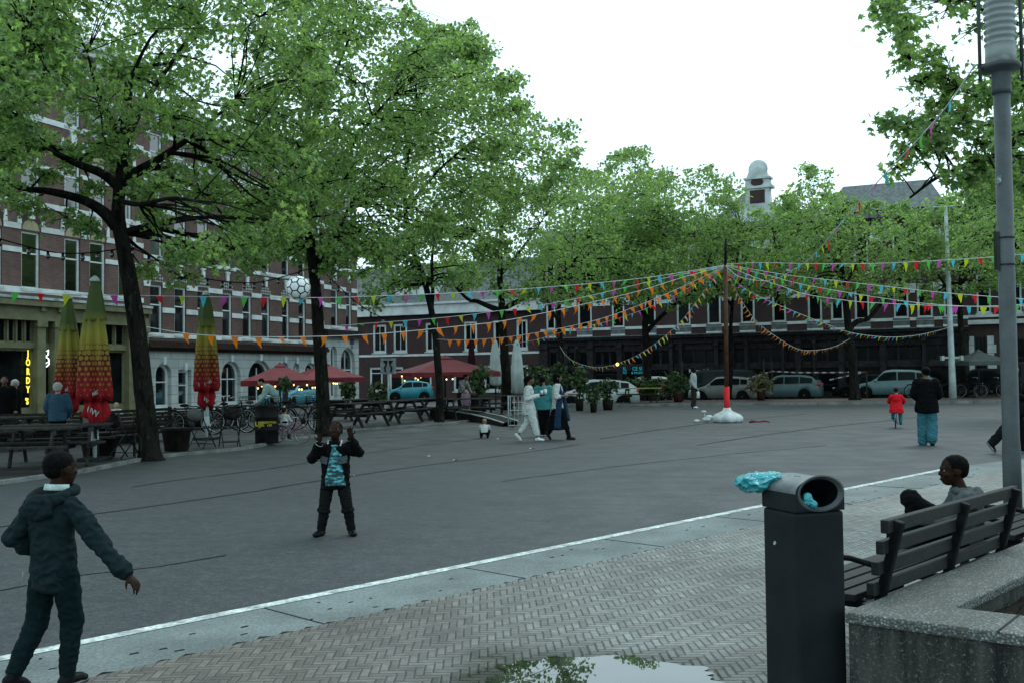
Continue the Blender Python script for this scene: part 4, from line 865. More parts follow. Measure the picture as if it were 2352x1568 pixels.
def ins(p, k=.02): c_ = L2(ln_/2, fn_/2); return (p[0]+(c_.x-p[0])*k, p[1]+(c_.y-p[1])*k)
wl = MB(); ring(wl, [ins(p, .006) for p in out], [ins(p, -.006) for p in inn], 0, pz-.056); wl.build('wall', MT['mossy'], pl)
sl_ = MB(); gx = 14; A_, B_, C_, D_ = [Vector((p[0], p[1])) for p in inn]
vs = []; 
for i in range(gx+1):
    for j in range(gx+1):
        p = (A_.lerp(B_, i/gx)).lerp(D_.lerp(C_, i/gx), j/gx); vs.append((p.x, p.y, pz-.13+.05*mnoise.noise((p.x*3, p.y*3, 0))))
sl_.add(vs, [(i*(gx+1)+j, (i+1)*(gx+1)+j, (i+1)*(gx+1)+j+1, i*(gx+1)+j+1) for i in range(gx) for j in range(gx)], 0, True); sl_.build('soil', mat('soil', (.02, .017, .013), .9, .5, 25, .8, 30), pl)
jn = MB()
q = gnd(2291, 1450, pz)-p1; q2 = gnd(2345, 1407, pz)-p1; jn.beam(q+Vector((0, 0, .0+pz)), Vector((ip1.x, ip1.y, pz))+fd*((q2-ip1).dot(fd)), .012, .004); jn.beam(q+fd*.0+Vector((0, 0, pz-.06))-bd*.004, q+Vector((0, 0, 0))-bd*.004, .014, .008, up=(1, 0, 0)); jn.build('joint', MT['tar'], pl)
MT['grass'] = mat('grass', (.03, .045, .018), .7, .4, 9)
gs = MB(); rg = random.Random(5)
for i in range(160):
    t = rg.random(); s_ = rg.random()**2; p = A_.lerp(D_, t*.5).lerp(B_.lerp(C_, t*.5), s_*.8); hgt = rg.uniform(.02, .07); a = rg.uniform(0, 6.3); e = Vector((math.cos(a), math.sin(a), 0))*hgt*.6
    w = Vector((-math.sin(a), math.cos(a), 0))*.0016; b_ = Vector((p.x+p1.x, p.y+p1.y, pz-.14)); gs.add([b_-w, b_+w, b_+e*.4+w*.7+Vector((0, 0, hgt*.7)), b_+e+Vector((0, 0, hgt))], [(0, 1, 2, 3)])
struct(gs.build('grass', MT['grass']), 'stuff')
# ---- lamp post
lD = 9.2; lp = onz(2318, lD, .01); lo = thing('street_lamp', 'grey post-top street lamp with ribbed clear cylinder lantern behind the bench', 'street lamp', lp); sc_ = lD/FPX
zl = lambda y: 1.65+(hor(2275)-y)*lD/FPX
MB().lathe([(.078, 0), (.078, .9), (.072, 1.0), (.071, zl(215))], 24).build('pole', MT['lamp'], lo)
MB().lathe([(.080, zl(215)), (.083, zl(205)), (.083, zl(168)), (.086, zl(163)), (.165, zl(158)), (.168, zl(148)), (.15, zl(145))], 28).build('collar', MT['lamp'], lo)
gm = NM('ribbed_acrylic'); gm.b.inputs['Transmission Weight'].default_value = .45; gm.b.inputs['IOR'].default_value = 1.2; MT['acrylic'] = gm.fin((.36, .40, .40), .3, spec=.6)
pr = [(.13, zl(145)), (.13, zl(104))]
for i in range(18): z = zl(104)+i*.062; pr += [(.128, z), (.137, z+.012), (.137, z+.024), (.122, z+.034), (.122, z+.055)]
MB().lathe(pr, 28).build('lantern', MT['acrylic'], lo)
MB().lathe([(.07, zl(104)), (.07, zl(104)+1.15)], 16).build('lamp_core', MT['steel_light'], lo)
for s_ in (-1, 1):
    r_ = MB(); r_.tube([(.19*s_, 0, zl(185)), (.19*s_, 0, zl(104)+1.3)], .016, 8); r_.tube([(.15*s_, 0, zl(153)), (.20*s_, 0, zl(153))], .013, 6); r_.build('guard_rod', MT['lamp'], lo)
MB().lathe([(.12, zl(104)+1.15), (.2, zl(104)+1.17), (.05, zl(104)+1.32)], 24).build('cap', MT['lamp'], lo)
stc = MB(); stc.lathe([(.0, 0), (.042, 0), (.042, .003)], 16, (-.055, -.048, zl(418)), M=Matrix.Rotation(R_(90), 3, 'X') @ Matrix.Rotation(R_(0), 3, 'Z')); stc.build('sticker', mat('round_sticker', (.2, .25, .25), .5, .8, 40), lo)
bk = MB(); bk.box(-.095, -.07, -.03, .03, zl(622), zl(535)); bk.lathe([(.079, zl(550)), (.079, zl(547))], 20); bk.lathe([(.079, zl(612)), (.079, zl(609))], 20); bk.build('bracket', MT['metal_dark'], lo)
# ---- white mast by the shops
mo = onz(2187, 51.5, .115); ms_ = thing('mast', 'tall thin white mast on the brick pavement in front of the shops', 'mast', mo)
ztop_ = at(2172, 480, 51.5).z; lean = at(2172, 480, 51.5).x-mo.x
m_ = MB(); m_.tube([(0, 0, 0), (0, 0, .8), (lean*.2, 0, 2.2), (lean, 0, ztop_)], [.19, .17, .15, .08], 14); m_.build('pole', MT['steel_light'], ms_)
m_ = MB(); z_ = at(2182, 826, 51.5).z; m_.box(-.5, .5, -.04, .04, z_-.05, z_+.05); m_.box(-.55, -.42, -.12, .12, z_-.14, z_+.1); m_.box(.4, .54, -.12, .12, z_-.14, z_+.1); m_.build('bracket', MT['steel_light'], ms_)
m_ = MB(); z_ = at(2172, 482, 51.5).z; m_.tube([(lean-.9, 0, z_), (lean+.5, 0, z_+.05)], .05, 6); m_.build('top_arm', MT['steel_light'], ms_)
# ---- flag pole with bunting
fD = 32.6; fp = onz(1668, fD, 0); fo = thing('bunting_pole', 'thin wooden pole with a red painted foot holding up the bunting', 'pole', fp)
z1, z2, z3 = [at(1667, y, fD).z for y in (942, 887, 548)]; za = at(1666, 610, fD).z; lx = at(1667, 548, fD).x-fp.x
MB().tube([(0, 0, .02), (0, 0, z2)], .092, 14).build('red_foot', mat('red_paint', (.52, .008, .012), .5, .12, 6), fo)
m_ = MB(); m_.tube([(0, 0, z2+.001), (lx*.6, 0, za)], [.072, .062], 12); m_.build('shaft', mat('brown_wood', (.075, .034, .018), .7, .35, 6, .3, 30), fo)
m_ = MB(); m_.tube([(lx*.6, 0, za), (lx, 0, z3)], [.05, .035], 10); m_.build('tip', MT['black'], fo)
APEX = Vector((fp.x+lx*.6, fp.y, za))
# ---- bunting
PEN = {k: mat(k+'_flag', c, .6, .12, 9, spec=.2) for k, c in dict(magenta=(.50, .07, .36), cyan=(.06, .46, .60), lime=(.50, .56, .02), red=(.62, .015, .025), green=(.08, .46, .07), orange=(.80, .20, .008), faded=(.5, .36, .26)).items()}
for k in PEN:   # thin cloth lets a little daylight through
    mt = PEN[k]; nt = mt.node_tree; b = next(n for n in nt.nodes if n.type == 'BSDF_PRINCIPLED'); o = next(n for n in nt.nodes if n.type == 'OUTPUT_MATERIAL'); t = nt.nodes.new('ShaderNodeBsdfTranslucent'); x = nt.nodes.new('ShaderNodeMixShader'); x.inputs[0].default_value = .45
    nt.links.new(b.inputs['Base Color'].links[0].from_socket, t.inputs[0]); nt.links.new(b.outputs[0], x.inputs[1]); nt.links.new(t.outputs[0], x.inputs[2]); nt.links.new(x.outputs[0], o.inputs[0])
_pm = {}
def pennant(col, var):
    if (col, var) not in _pm:
        rg = random.Random(var*7+1); vs = []; fs = []; N = 5; cu = rg.uniform(-.5, .5); sw = rg.uniform(-.35, .35); tw = rg.uniform(-.5, .5)
        for i in range(N+1):
            t = i/N; w = .5*(1-t)*(.66)+.004
            for s_ in (-1, 1):
                x = s_*w; y = cu*t*t*.5+tw*t*x+.10*math.sin(t*5+var)*t; vs.append((x*math.cos(tw*t)+sw*t*t*.6, y, -t*(1-.08*abs(cu))))
        fs = [(2*i, 2*i+1, 2*i+3, 2*i+2) for i in range(N)]; mb = MB(); mb.add(vs, fs, 0, True); _pm[(col, var)] = mb.mesh('pennant', PEN[col])
    return _pm[(col, var)]
MULTI = ['magenta', 'cyan', 'lime', 'red', 'green']
def bunting(label, pts, d1, cols, n, size, seed=0, wind=0.0, d0=None, thick=.008):
    rg = random.Random(seed); d0 = d0 or fD; x0, x1 = pts[0][0], pts[-1][0]; P = []
    acc = [0.0]
    for a, b in zip(pts, pts[1:]): acc.append(acc[-1]+math.hypot(b[0]-a[0], b[1]-a[1]))
    for (x, y), s_ in zip(pts, acc):
        t = s_/acc[-1]; d = 1/((1-t)/d0+t/d1); P.append(at(x, y, d))
    out = []
    for i in range(len(P)-1):
        p0, p1, p2, p3 = P[max(i-1, 0)], P[i], P[i+1], P[min(i+2, len(P)-1)]
        for j in range(8):
            t = j/8; out.append(.5*((2*p1)+(p2-p0)*t+(2*p0-5*p1+4*p2-p3)*t*t+(3*p1-p0-3*p2+p3)*t**3))
    out.append(P[-1])
    o = thing('bunting', label, 'bunting', APEX if d0 == fD else P[0], 0, 'strings of bunting'); org = Vector(o.location)
    MB().tube([p-org for p in out], thick, 5).build('cord', MT['cord'], o)
    size *= .86; L = [0.0]
    for a, b in zip(out, out[1:]): L.append(L[-1]+(b-a).length)
    k = 0; ii = rg.randrange(5); 
    for i in range(n):
        s_ = L[-1]*(.03+.955*i/n); 
        while L[k+1] < s_: k += 1
        t = (s_-L[k])/(L[k+1]-L[k]); p = out[k].lerp(out[k+1], t); dr = (out[k+1]-out[k]).normalized()
        if dr.x < 0: dr = -dr
        up = (Vector((0, 0, 1))-dr*dr.z).normalized(); nn = dr.cross(up)
        a = wind+rg.gauss(0, .28); z_ = (up*math.cos(a)+nn*math.sin(a)); y_ = z_.cross(dr); sz = size*rg.uniform(.88, 1.12)
        M = Matrix((( dr.x, y_.x, z_.x), (dr.y, y_.y, z_.y), (dr.z, y_.z, z_.z))).to_4x4()*1.0
        c = cols[(ii+i) % len(cols)]; q = link('pennant', pennant(c, rg.randrange(5)), o); M = Matrix.Translation(p-org-z_*thick*.5) @ M @ Matrix.Diagonal((sz, sz, sz, 1)); q.matrix_local = M
    return o
ax, ay = 1666, 609
bunting('multicoloured bunting, topmost string running left across both big tree trunks', [(ax, ay), (1470, 640), (1160, 667), (850, 681), (700, 684), (480, 682), (300, 679), (197, 678), (25, 671), (-200, 655)], 19, MULTI, 46, .27, 1)
bunting('orange bunting, upper of two orange strings, tied to the thick bent tree', [(ax, ay+2), (1560, 640), (1470, 668), (1300, 708), (1160, 736), (1045, 750), (860, 767), (700, 773), (560, 773), (440, 767), (337, 751)], 20.2, ['orange'], 34, .28, 2)
bunting('multicoloured bunting between the orange strings, tied to the forked tree', [(ax, ay+1), (1540, 636), (1310, 689), (1115, 718), (1000, 731), (840, 743), (745, 751)], 27.7, MULTI, 30, .25, 3)
bunting('orange bunting, lower orange string sagging to the leaning tree with the wound', [(ax, ay+3), (1565, 660), (1450, 708), (1350, 740), (1200, 769), (1080, 780), (1004, 779)], 34.3, ['orange'], 32, .27, 4, .1)
bunting('multicoloured bunting hanging behind the lower orange string towards the spreading tree', [(ax, ay+4), (1600, 652), (1500, 702), (1400, 737), (1300, 760), (1230, 780), (1160, 792)], 44.7, MULTI, 34, .26, 5, .3)
bunting('faded bunting with white and orange flags, deepest sag left of the pole', [(ax, ay+5), (1640, 640), (1600, 692), (1560, 742), (1500, 792), (1440, 826), (1372, 843), (1312, 826), (1286, 795)], 51.5, ['faded', 'cyan', 'orange', 'faded', 'lime'], 46, .27, 6, .5)
bunting('multicoloured bunting running almost level from the pole to the right edge', [(ax, ay-2), (1750, 604), (1850, 606), (2000, 606), (2170, 598), (2290, 590), (2480, 572)], 20, MULTI, 32, .26, 7)
bunting('multicoloured bunting, second string right of the pole crossing the white mast', [(ax, ay-1), (1800, 631), (1900, 643), (2050, 660), (2170, 673), (2352, 687), (2480, 694)], 22, MULTI, 28, .25, 8)
bunting('multicoloured bunting, third string right of the pole with small flags', [(ax, ay), (1760, 632), (1850, 655), (2000, 681), (2120, 697), (2250, 705), (2352, 703), (2480, 693)], 23, MULTI, 30, .24, 9)
bunting('multicoloured bunting, fourth string right of the pole dipping past the fork of a tree', [(ax, ay+1), (1740, 640), (1790, 656), (1850, 676), (1950, 691), (2050, 698), (2180, 703), (2290, 703), (2480, 690)], 21, MULTI, 28, .26, 10)
bunting('multicoloured bunting, long sagging string fastened to the white mast', [(ax, ay+3), (1690, 646), (1725, 672), (1770, 693), (1840, 722), (1900, 745), (1960, 765), (2040, 774), (2110, 769), (2181, 752)], 51.2, MULTI, 56, .26, 11, .7)
bunting('orange bunting drooping low to the tree before the dark shops', [(ax, ay+4), (1684, 655), (1703, 690), (1735, 735), (1775, 768), (1830, 800), (1868, 804), (1915, 796), (1953, 777)], 50.6, ['orange', 'faded', 'orange'], 44, .26, 12, .6)
bunting('multicoloured bunting rising steeply from the pole to the street lamp top', [(ax, ay+1), (1690, 632), (1725, 643), (1770, 644), (1812, 626), (1865, 590), (1930, 515), (1985, 452), (2050, 382), (2115, 314), (2180, 238), (2238, 152)], 9.2, MULTI, 40, .21, 13, .2, thick=.007)
# ---- sand bag foot of the pole and loose rubbish next to it
MT['canvas'] = mat('white_canvas', (.46, .50, .49), .8, .2, 5, .3, 14)
sb = MB(); n = 40
def bagfold(w, z): return 1+.05*math.sin(3*w+1)+.03*math.sin(7*w+z*9)+.12*(abs(math.cos(2*w))**3)
sb.lathe([(.39, .0), (.44, .06), (.43, .16), (.36, .25), (.22, .32), (.13, .37), (.10, .46), (.09, .46)], n, fold=bagfold)
for i, v in enumerate(sb.v): sb.v[i] = (v[0], v[1], max(0, v[2]+.015*mnoise.noise((v[0]*5, v[1]*5, v[2]*6))))
tag(sb.build('sand_bag', MT['canvas'], None, fp+Vector((0, -.0, .005))), 'white canvas ballast bag gathered round the foot of the bunting pole', 'ballast bag')
lt = MB(); 
for x, z, r in ((-.95, .05, .08), (-.62, .10, .12), (-.72, .34, .07), (-.55, .17, .1)): lt.ell((x, .1, z), (r*1.3, r, r*.7))
lt.tube([(-.9, .1, .04), (-.6, .1, .1), (-.3, .1, .12)], .02, 5); lt.tube([(-.66, .1, .1), (-.72, .1, .34)], .02, 5)
tag(lt.build('rope_bundle', MT['canvas'], None, fp), 'tangled white rope and wrapping lying left of the ballast bag', 'rope')
l2 = MB(); l2.tube([(.6, -.4, .02), (.75, -.42, .04), (.9, -.4, .03), (1.1, -.42, .05), (1.25, -.4, .02)], .025, 5); l2.ell((.72, -.42, .05), (.09, .05, .04))
tag(l2.build('loose_cable', mat('dark_red_cable', (.12, .015, .025), .6, .5, 9), None, fp), 'short dark red tangle lying right of the ballast bag', 'cable')
# ---- parasols
def halftone():
    m = NM('halftone_parasol_cloth'); o = m.xyz(m.co()); z = o[2]
    c = m.mix(m.ramp(z, 2.2, 2.6), (.22, .20, .03), (.05, .075, .02)); c = m.mix(m.ramp(z, 1.55, 2.2), (.22, .11, .018), c)
    an = m.m('ARCTAN2', o[1], o[0]); u = m.m('MULTIPLY', an, 3.98); v = m.m('MULTIPLY', z, 11.0)
    fu = m.m('SUBTRACT', m.m('FRACT', m.m('ADD', u, m.m('MULTIPLY', m.m('FLOOR', v), .5))), .5); fv = m.m('SUBTRACT', m.m('FRACT', v), .5)
    r = m.m('SQRT', m.m('ADD', m.m('MULTIPLY', fu, fu), m.m('MULTIPLY', fv, fv)))
    d = m.m('ADD', m.ramp(z, 1.0, 2.05, .05, .58), m.m('MULTIPLY', m.m('SUBTRACT', m.noise(4, 2), .5), .35))
    dot = m.m('LESS_THAN', r, d); red = m.mix(m.ramp(z, 1.0, 1.9), (.24, .005, .011), (.045, .010, .008)); c = m.mix(m.m('MULTIPLY', m.m('LESS_THAN', z, 2.05), m.m('SUBTRACT', 1.0, dot)), c, red)
    m.bump(m.noise(9, 3), .3, .03); return m.fin(c, .75, spec=.2)
MT['halftone'] = halftone(); WL = mat('white_print', (.3, .34, .34), .7)
def foldf(seed, k=7, a=.27):
    def f(w, z): return 1+a*math.sin(k*w+seed+z*.7)*(1 if z < 2.3 else .5)+.08*math.sin(3*w+seed*2+z*1.3)
    return f
def folded_parasol(label, px, base_y, top_y, d, seed, words, group='folded red and yellow parasols'):
    b = onz(px, d, TZ); o = thing('folded_parasol', label, 'parasol', b, 0, group); s_ = (at(px, top_y, d).z-TZ)/3.2
    pm = MB(); pm.tube([(0, 0, 0), (0, 0, 1.0)], .05, 10); pm.tube([(0, 0, .36), (0, 0, .95)], .085, 10); pm.lathe([(.15, .30), (.10, .36), (.09, .5)], 12); pm.build('pole', MT['steel_light'], o)
    MB().box(-.32, .32, -.32, .32, 0, .06).build('base_plate', MT['metal_dark'], o, bevel=.01)
    cm = MB(); cm.lathe([(.05, .84), (.15, .66), (.22, .76), (.23, .92), (.19, 1.10), (.31, 1.04), (.345, 1.16), (.31, 1.6), (.26, 2.1), (.215, 2.52), (.19, 2.56)], 64, fold=foldf(seed))
    for i, v in enumerate(cm.v):
        k_ = max(0, 1.12-v[2])*2.2; cm.v[i] = (v[0]*(1+k_*.8*mnoise.noise((v[0]*4+seed, v[1]*4, v[2]*5)))+k_*.09*mnoise.noise((v[0]*6, v[1]*6+seed, 3)), v[1]*(1+k_*.8*mnoise.noise((v[1]*4+seed, v[0]*4, v[2]*5))), v[2]+k_*.16*mnoise.noise((v[0]*7, v[1]*7, seed)))
    cm.build('canopy', MT['halftone'], o)
    tm_ = MB(); tm_.lathe([(.25, 2.42), (.255, 2.47), (.19, 2.8), (.11, 3.08), (.06, 3.13)], 48, fold=foldf(seed+1, 6, .14)); tm_.build('vent_flap', MT['halftone'], o)
    MB().lathe([(.13, 3.10), (.11, 3.15), (.03, 3.2)], 12).build('finial', MT['steel_light'], o)
    for t_, x, z, sz, ry in words: 
        q = textmesh(t_, sz, WL, 'lettering', o, (x, -(.36 if z > 1 else .27), z), (math.pi/2, ry, 0), ext=.012, off=.002)
    o.scale = (s_*.69, s_*.69, s_); return o
folded_parasol('folded red, yellow and green parasol, tallest of three, standing before the olive shop', 218, 1075, 634, 20.0, .3, [('NG', .16, 1.14, .09, -.3), ('UVV', .04, .80, .15, .35)])
folded_parasol('folded parasol partly hidden behind the tallest one, next to the woman in denim', 158, 1015, 677, 25.0, 1.7, [('NG', .12, 1.15, .09, -.3), ('VV', .08, .82, .12, .4)])
folded_parasol('folded red to green parasol standing apart by the bicycles and folding chairs', 474, 1010, 668, 26.2, 2.9, [('RE', -.15, 1.16, .09, -.1), ('NING', .17, 1.2, .09, -.35), ('VV', .04, .82, .13, .6)])
MT['red_cloth'] = mat('red_parasol_cloth', (.14, .017, .022), .7, .2, 2, .2, 30)
def open_parasol(label, px, apex_y, rim_y, half, d, m, group=None, rot=.2, base=TZ, square=True):
    b = onz(px, d, base); o = thing('open_parasol', label, 'parasol', b, rot, group); za = at(px, apex_y, d).z-base; zr = at(px, rim_y, d).z-base; r = half*d/FPX; n = 8 if not square else 4
    c = MB(); k = []
    for i in range(n*4):
        w = 2*math.pi*i/(n*4)+math.pi/4; 
        rr = r*(1/max(abs(math.cos(w)), abs(math.sin(w))) if square else 1)*.85; k.append((math.cos(w)*rr, math.sin(w)*rr, 0 if i % 4 == 0 else .05*0))
    m_ = len(k); N = 5; vs = []
    for j in range(N+1):
        t = j/N
        for (x, y, _) in k: vs.append((x*(.03+.97*t), y*(.03+.97*t), za-(za-zr)*(t**1.12)+.04*math.sin(math.pi*t)*-1))
    for (x, y, _) in k: vs.append((x*1.0, y*1.0, zr-.2))
    fs = [(j*m_+i, j*m_+(i+1) % m_, (j+1)*m_+(i+1) % m_, (j+1)*m_+i) for j in range(N+1) for i in range(m_)]+[tuple(range(m_))]
    c.add(vs, [f[::-1] for f in fs]); c.build('canopy', m, o)
    MB().tube([(0, 0, 0), (0, 0, za+.1)], .04, 10).build('pole', MT['metal_dark'], o)
    rb = MB()
    for i in range(0, m_, 4): rb.tube([(k[i][0]*.06, k[i][1]*.06, za-.12), (k[i][0]*.95, k[i][1]*.95, zr-.03)], .014, 5)
    rb.build('ribs', MT['metal_dark'], o); MB().box(-.4, .4, -.4, .4, 0, .08).build('base_plate', MT['metal_dark'], o)
    cp = MB(); vs = [(x*.16, y*.16, za-.05) for x, y, _ in k]+[(0, 0, za+.10)]; cp.add(vs, [(i, (i+1) % m_, m_) for i in range(m_)]); cp.build('vent_cap', m, o)
    return o
open_parasol('open dark red parasol over the bending man, nearest of the red parasols', 643, 838, 872, 102, 38, MT['red_cloth'], 'open red parasols', .25)
open_parasol('open dark red parasol half hidden behind the forked tree trunk', 745, 835, 866, 84, 43, MT['red_cloth'], 'open red parasols', .5)
open_parasol('wide open dark red parasol behind the leaning tree and the picnic tables', 1022, 820, 854, 118, 43, MT['red_cloth'], 'open red parasols', .35)
open_parasol('open grey parasol before the shop at the far right', 2248, 806, 829, 62, 52, mat('grey_parasol_cloth', (.055, .068, .068), .8, .15, 2), None, .1, .115)
def slim_parasol(label, px, base_y, top_y, d, half, m, rot=0, base=TZ):
    b = onz(px, d, base); o = thing('folded_parasol', label, 'parasol', b, rot); zt = at(px, top_y, d).z-base; zb = max(.5, at(px, base_y, d).z-base); r = half*d/FPX
    MB().tube([(0, 0, 0), (0, 0, zt)], .035, 8).build('pole', MT['metal_dark'], o)
    MB().lathe([(r*.55, zb), (r*1.0, zb+.1), (r*1.05, zb+(zt-zb)*.3), (r*.85, zb+(zt-zb)*.65), (r*.5, zb+(zt-zb)*.92), (r*.2, zt-.02)], 40, fold=foldf(px, 6, .1)).build('canopy', m, o)
    MB().box(-.4, .4, -.4, .4, 0, .08).build('base_plate', MT['metal_dark'], o)
MT['white_cloth'] = mat('white_parasol_cloth', (.42, .48, .47), .8, .15, 2)
slim_parasol('folded white parasol beside the spreading tree trunk, left of two white ones', 1138, 885, 779, 47, 12, MT['white_cloth'])
slim_parasol('folded white parasol behind the woman in white, right of two white ones', 1188, 905, 779, 44, 13, MT['white_cloth'])
slim_parasol('folded dark red parasol above the wide red parasol by the low house', 1083, 880, 778, 52, 9, mat('maroon_cloth', (.04, .012, .016), .8))
slim_parasol('folded black parasol between the potted plants before the dark shops', 1325, 890, 795, 58, 8, MT['black'], 0, STZ)
# ---- festoon cables and bulbs
BULB = emit('warm_bulb', (1, .62, .2), 3.0)
def festoon(label, pts, ds, bulbs, lit=False, r=.05):
    P = [at(x, y, d) for (x, y), d in zip(pts, ds)]; o = thing('string_light', label, 'string light', P[0]); org = P[0]; out = []
    for i in range(len(P)-1):
        p0, p1, p2, p3 = P[max(i-1, 0)], P[i], P[i+1], P[min(i+2, len(P)-1)]
        for j in range(5):
            t = j/5; out.append(.5*((2*p1)+(p2-p0)*t+(2*p0-5*p1+4*p2-p3)*t*t+(3*p1-p0-3*p2+p3)*t**3)-org)
    out.append(P[-1]-org); MB().tube(out, .014, 5).build('cable', MT['dark_cord'], o)
    bm_ = MB(); bm_.ell((0, 0, -.10), (r, r, r*1.25), n=8, mi=1); bm_.tube([(0, 0, 0), (0, 0, -.07)], .03, 6); me = bm_.mesh('bulb', [MT['dark_cord'], BULB if lit else MT['glass']])
    if isinstance(bulbs, int):
        for i in range(bulbs): q = out[int((i+.5)*len(out)/bulbs)]; link('bulb', me, o, q)
    else:
        for x, y, d in bulbs: link('bulb', me, o, at(x, y, d)-org)
festoon('black festoon cable with unlit bulbs crossing the brick front to the thick tree', [(-60, 530), (0, 549), (110, 578), (190, 582), (268, 573)], [22, 21, 21, 21, 20.5], 9)
festoon('black festoon cable with unlit bulbs from the thick tree to the forked tree', [(304, 570), (410, 619), (477, 641), (561, 650), (620, 644), (720, 615)], [20.5, 22, 23.5, 25, 26, 27.8], 14)
festoon('black festoon cable with unlit bulbs descending right from the forked tree', [(735, 615), (778, 658), (822, 697), (880, 730), (990, 760)], [28, 29, 30.5, 32, 34.3], 10)
def b3(l, d): return [(516.7+.2563*x, 574+.2563*y, d) for x, y in l]
festoon('lit warm string light under the nearest red parasol', [(585, 874), (640, 877), (700, 874), (730, 880)], [36.6]*4, b3([(295, 1210), (330, 1190), (450, 1193), (500, 1193), (615, 1180), (665, 1220), (688, 1220), (735, 1180), (785, 1205), (810, 1203), (830, 1205)], 36.5), True, .032)
festoon('lit warm string light under the half hidden red parasol', [(755, 871), (790, 872)], [41]*2, b3([(972, 1168), (990, 1170), (1005, 1170)], 41), True, .032)
festoon('lit warm string light under the wide red parasol', [(915, 856), (960, 862), (1040, 862)], [41]*3, b3([(1585, 1105), (1610, 1145), (1708, 1120), (1730, 1135), (1755, 1113), (1885, 1093), (1985, 1133), (2040, 1130)], 41), True, .032)
wl_ = MB().ell((0, 0, 0), .11, n=10); tag(wl_.build('wall_lamp', BULB, None, at(1418, 836, 66)), 'small round glowing lamp on the dark shopfront beside the cyan sign', 'wall lamp')
# ---- picnic tables, chairs, tubs
def picnic(label, p, rz, L=1.95, z=TZ, m='wood'):
    o = thing('picnic_table', label, 'picnic table', (p[0], p[1], z), rz, 'picnic tables on the terrace')
    t = MB()
    for i in range(5): t.box(-L/2, L/2, -.36+.146*i, -.36+.138*(i+1)+.008*i, .70, .74)
    t.build('table_top', MT[m], o, bevel=.004, seg=1)
    for s_ in (-1, 1):
        b = MB()
        for i in range(2): b.box(-L/2, L/2, s_*.72-.14+.145*i, s_*.72-.005+.145*i, .41, .445)
        b.build('seat', MT[m], o, bevel=.004, seg=1)
        f = MB(); x = s_*(L/2-.32)
        f.beam((x, -.28, .70), (x, -.70, 0), .045, .09, up=(0, 1, 0)); f.beam((x, .28, .70), (x, .70, 0), .045, .09, up=(0, 1, 0)); f.box(x+.023, x+.066, -.86, .86, .32, .41); f.box(x+.023, x+.066, -.36, .36, .61, .70); f.build('leg_frame', MT[m], o)
    return o
pt0 = picnic('weathered picnic table at the left edge, nearest of all, behind the walking boy', onz(45, 18.2, 0), R_(8))
def pt(label, px, d, rz): p = onz(px, d, TZ); return dup(pt0, p, rz, label)
pt('weathered picnic table near the tallest folded parasol, below the woman in denim', 128, 19.4, R_(14)); pt('weathered picnic table by the left edge below the man in the dark jacket', -10, 23.5, R_(14))
RT = math.atan2(5.6, 3.2)
pt('weathered picnic table right of the forked trunk, first of the long row', 822, 32.0, RT); pt('weathered picnic table in the middle of the long row', 905, 34.4, RT); pt('weathered picnic table ending the long row at the leaning tree', 975, 36.8, RT)
pt('weathered picnic table beyond the leaning tree, below the woman with children', 1075, 36.0, R_(20)); pt('weathered picnic table between the leaning tree and the white parasol', 1128, 40.0, R_(20)); pt('weathered picnic table set behind the first table of the long row', 800, 36.5, RT)
gt = dup(pt0, onz(1470, 50, .115), R_(5), 'green tinged picnic table with bright yellow edge beside potted plants')
for k in kids(gt):
    if k.name.startswith('table_top'):
        k.data = k.data.copy(); k.data.materials[0] = mat('yellow_green_paint', (.20, .24, .015), .6, .2, 3)
    elif k.name.startswith('seat') or k.name.startswith('leg'): k.data = k.data.copy(); k.data.materials[0] = mat('mossy_wood', (.04, .05, .015), .8, .3, 5)
def chair(label, p, rz):
    o = thing('folding_chair', label, 'chair', (p[0], p[1], TZ), rz, 'folding chairs by the terrace edge')
    s_ = MB(); s_.box(-.2, .2, -.2, .2, .44, .46); s_.build('seat', MT['darkwood'], o, bevel=.01)
    b = MB(); b.lathe([(.001, -.012), (.19, -.012), (.19, .012), (.001, .012)], 20, (0, .0, 0), M=Matrix.Rotation(R_(90), 3, 'X')); bo_ = b.build('backrest', MT['darkwood'], o, (0, .26, .76), (R_(-12), 0, 0)); bo_.scale = (1, 1, .8)
    for s1 in (-1, 1):
        MB().tube([(s1*.21, .30, .9), (s1*.21, .22, .6), (s1*.21, -.26, 0)], .014, 6).build('leg', MT['metal_dark'], o); MB().tube([(s1*.185, -.18, .45), (s1*.185, .24, 0)], .014, 6).build('leg', MT['metal_dark'], o)
    r = MB(); r.tube([(-.21, -.21, .08), (.21, -.21, .08)], .01, 6); r.tube([(-.185, .14, .12), (.185, .14, .12)], .01, 6); r.tube([(-.21, .30, .9), (-.1, .32, .95), (.1, .32, .95), (.21, .3, .9)], .014, 6); r.build('crossbars', MT['metal_dark'], o); return o
ch0 = chair('dark folding chair between the tallest parasol and the thick tree, left of a pair', onz(285, 20.6, 0), R_(150))
for px, d, a, lb in ((332, 20.9, 200, 'dark folding chair in front of the thick tree trunk, right of a pair'), (462, 23.2, 165, 'dark folding chair beside the lone folded parasol, facing the tubs'), (528, 23.6, 205, 'dark folding chair left of the black barrel')): dup(ch0, onz(px, d, TZ), R_(a), lb)
lite = [o for o in bpy.data.objects if o.name.startswith('folding_chair')][2]
for k in kids(lite):
    if k.name.startswith('backrest'): k.data = k.data.copy(); k.data.materials[0] = mat('grey_plywood', (.11, .115, .105), .6, .2, 5)
lite['label'] = 'folding chair with pale round backrest beside the lone folded parasol'
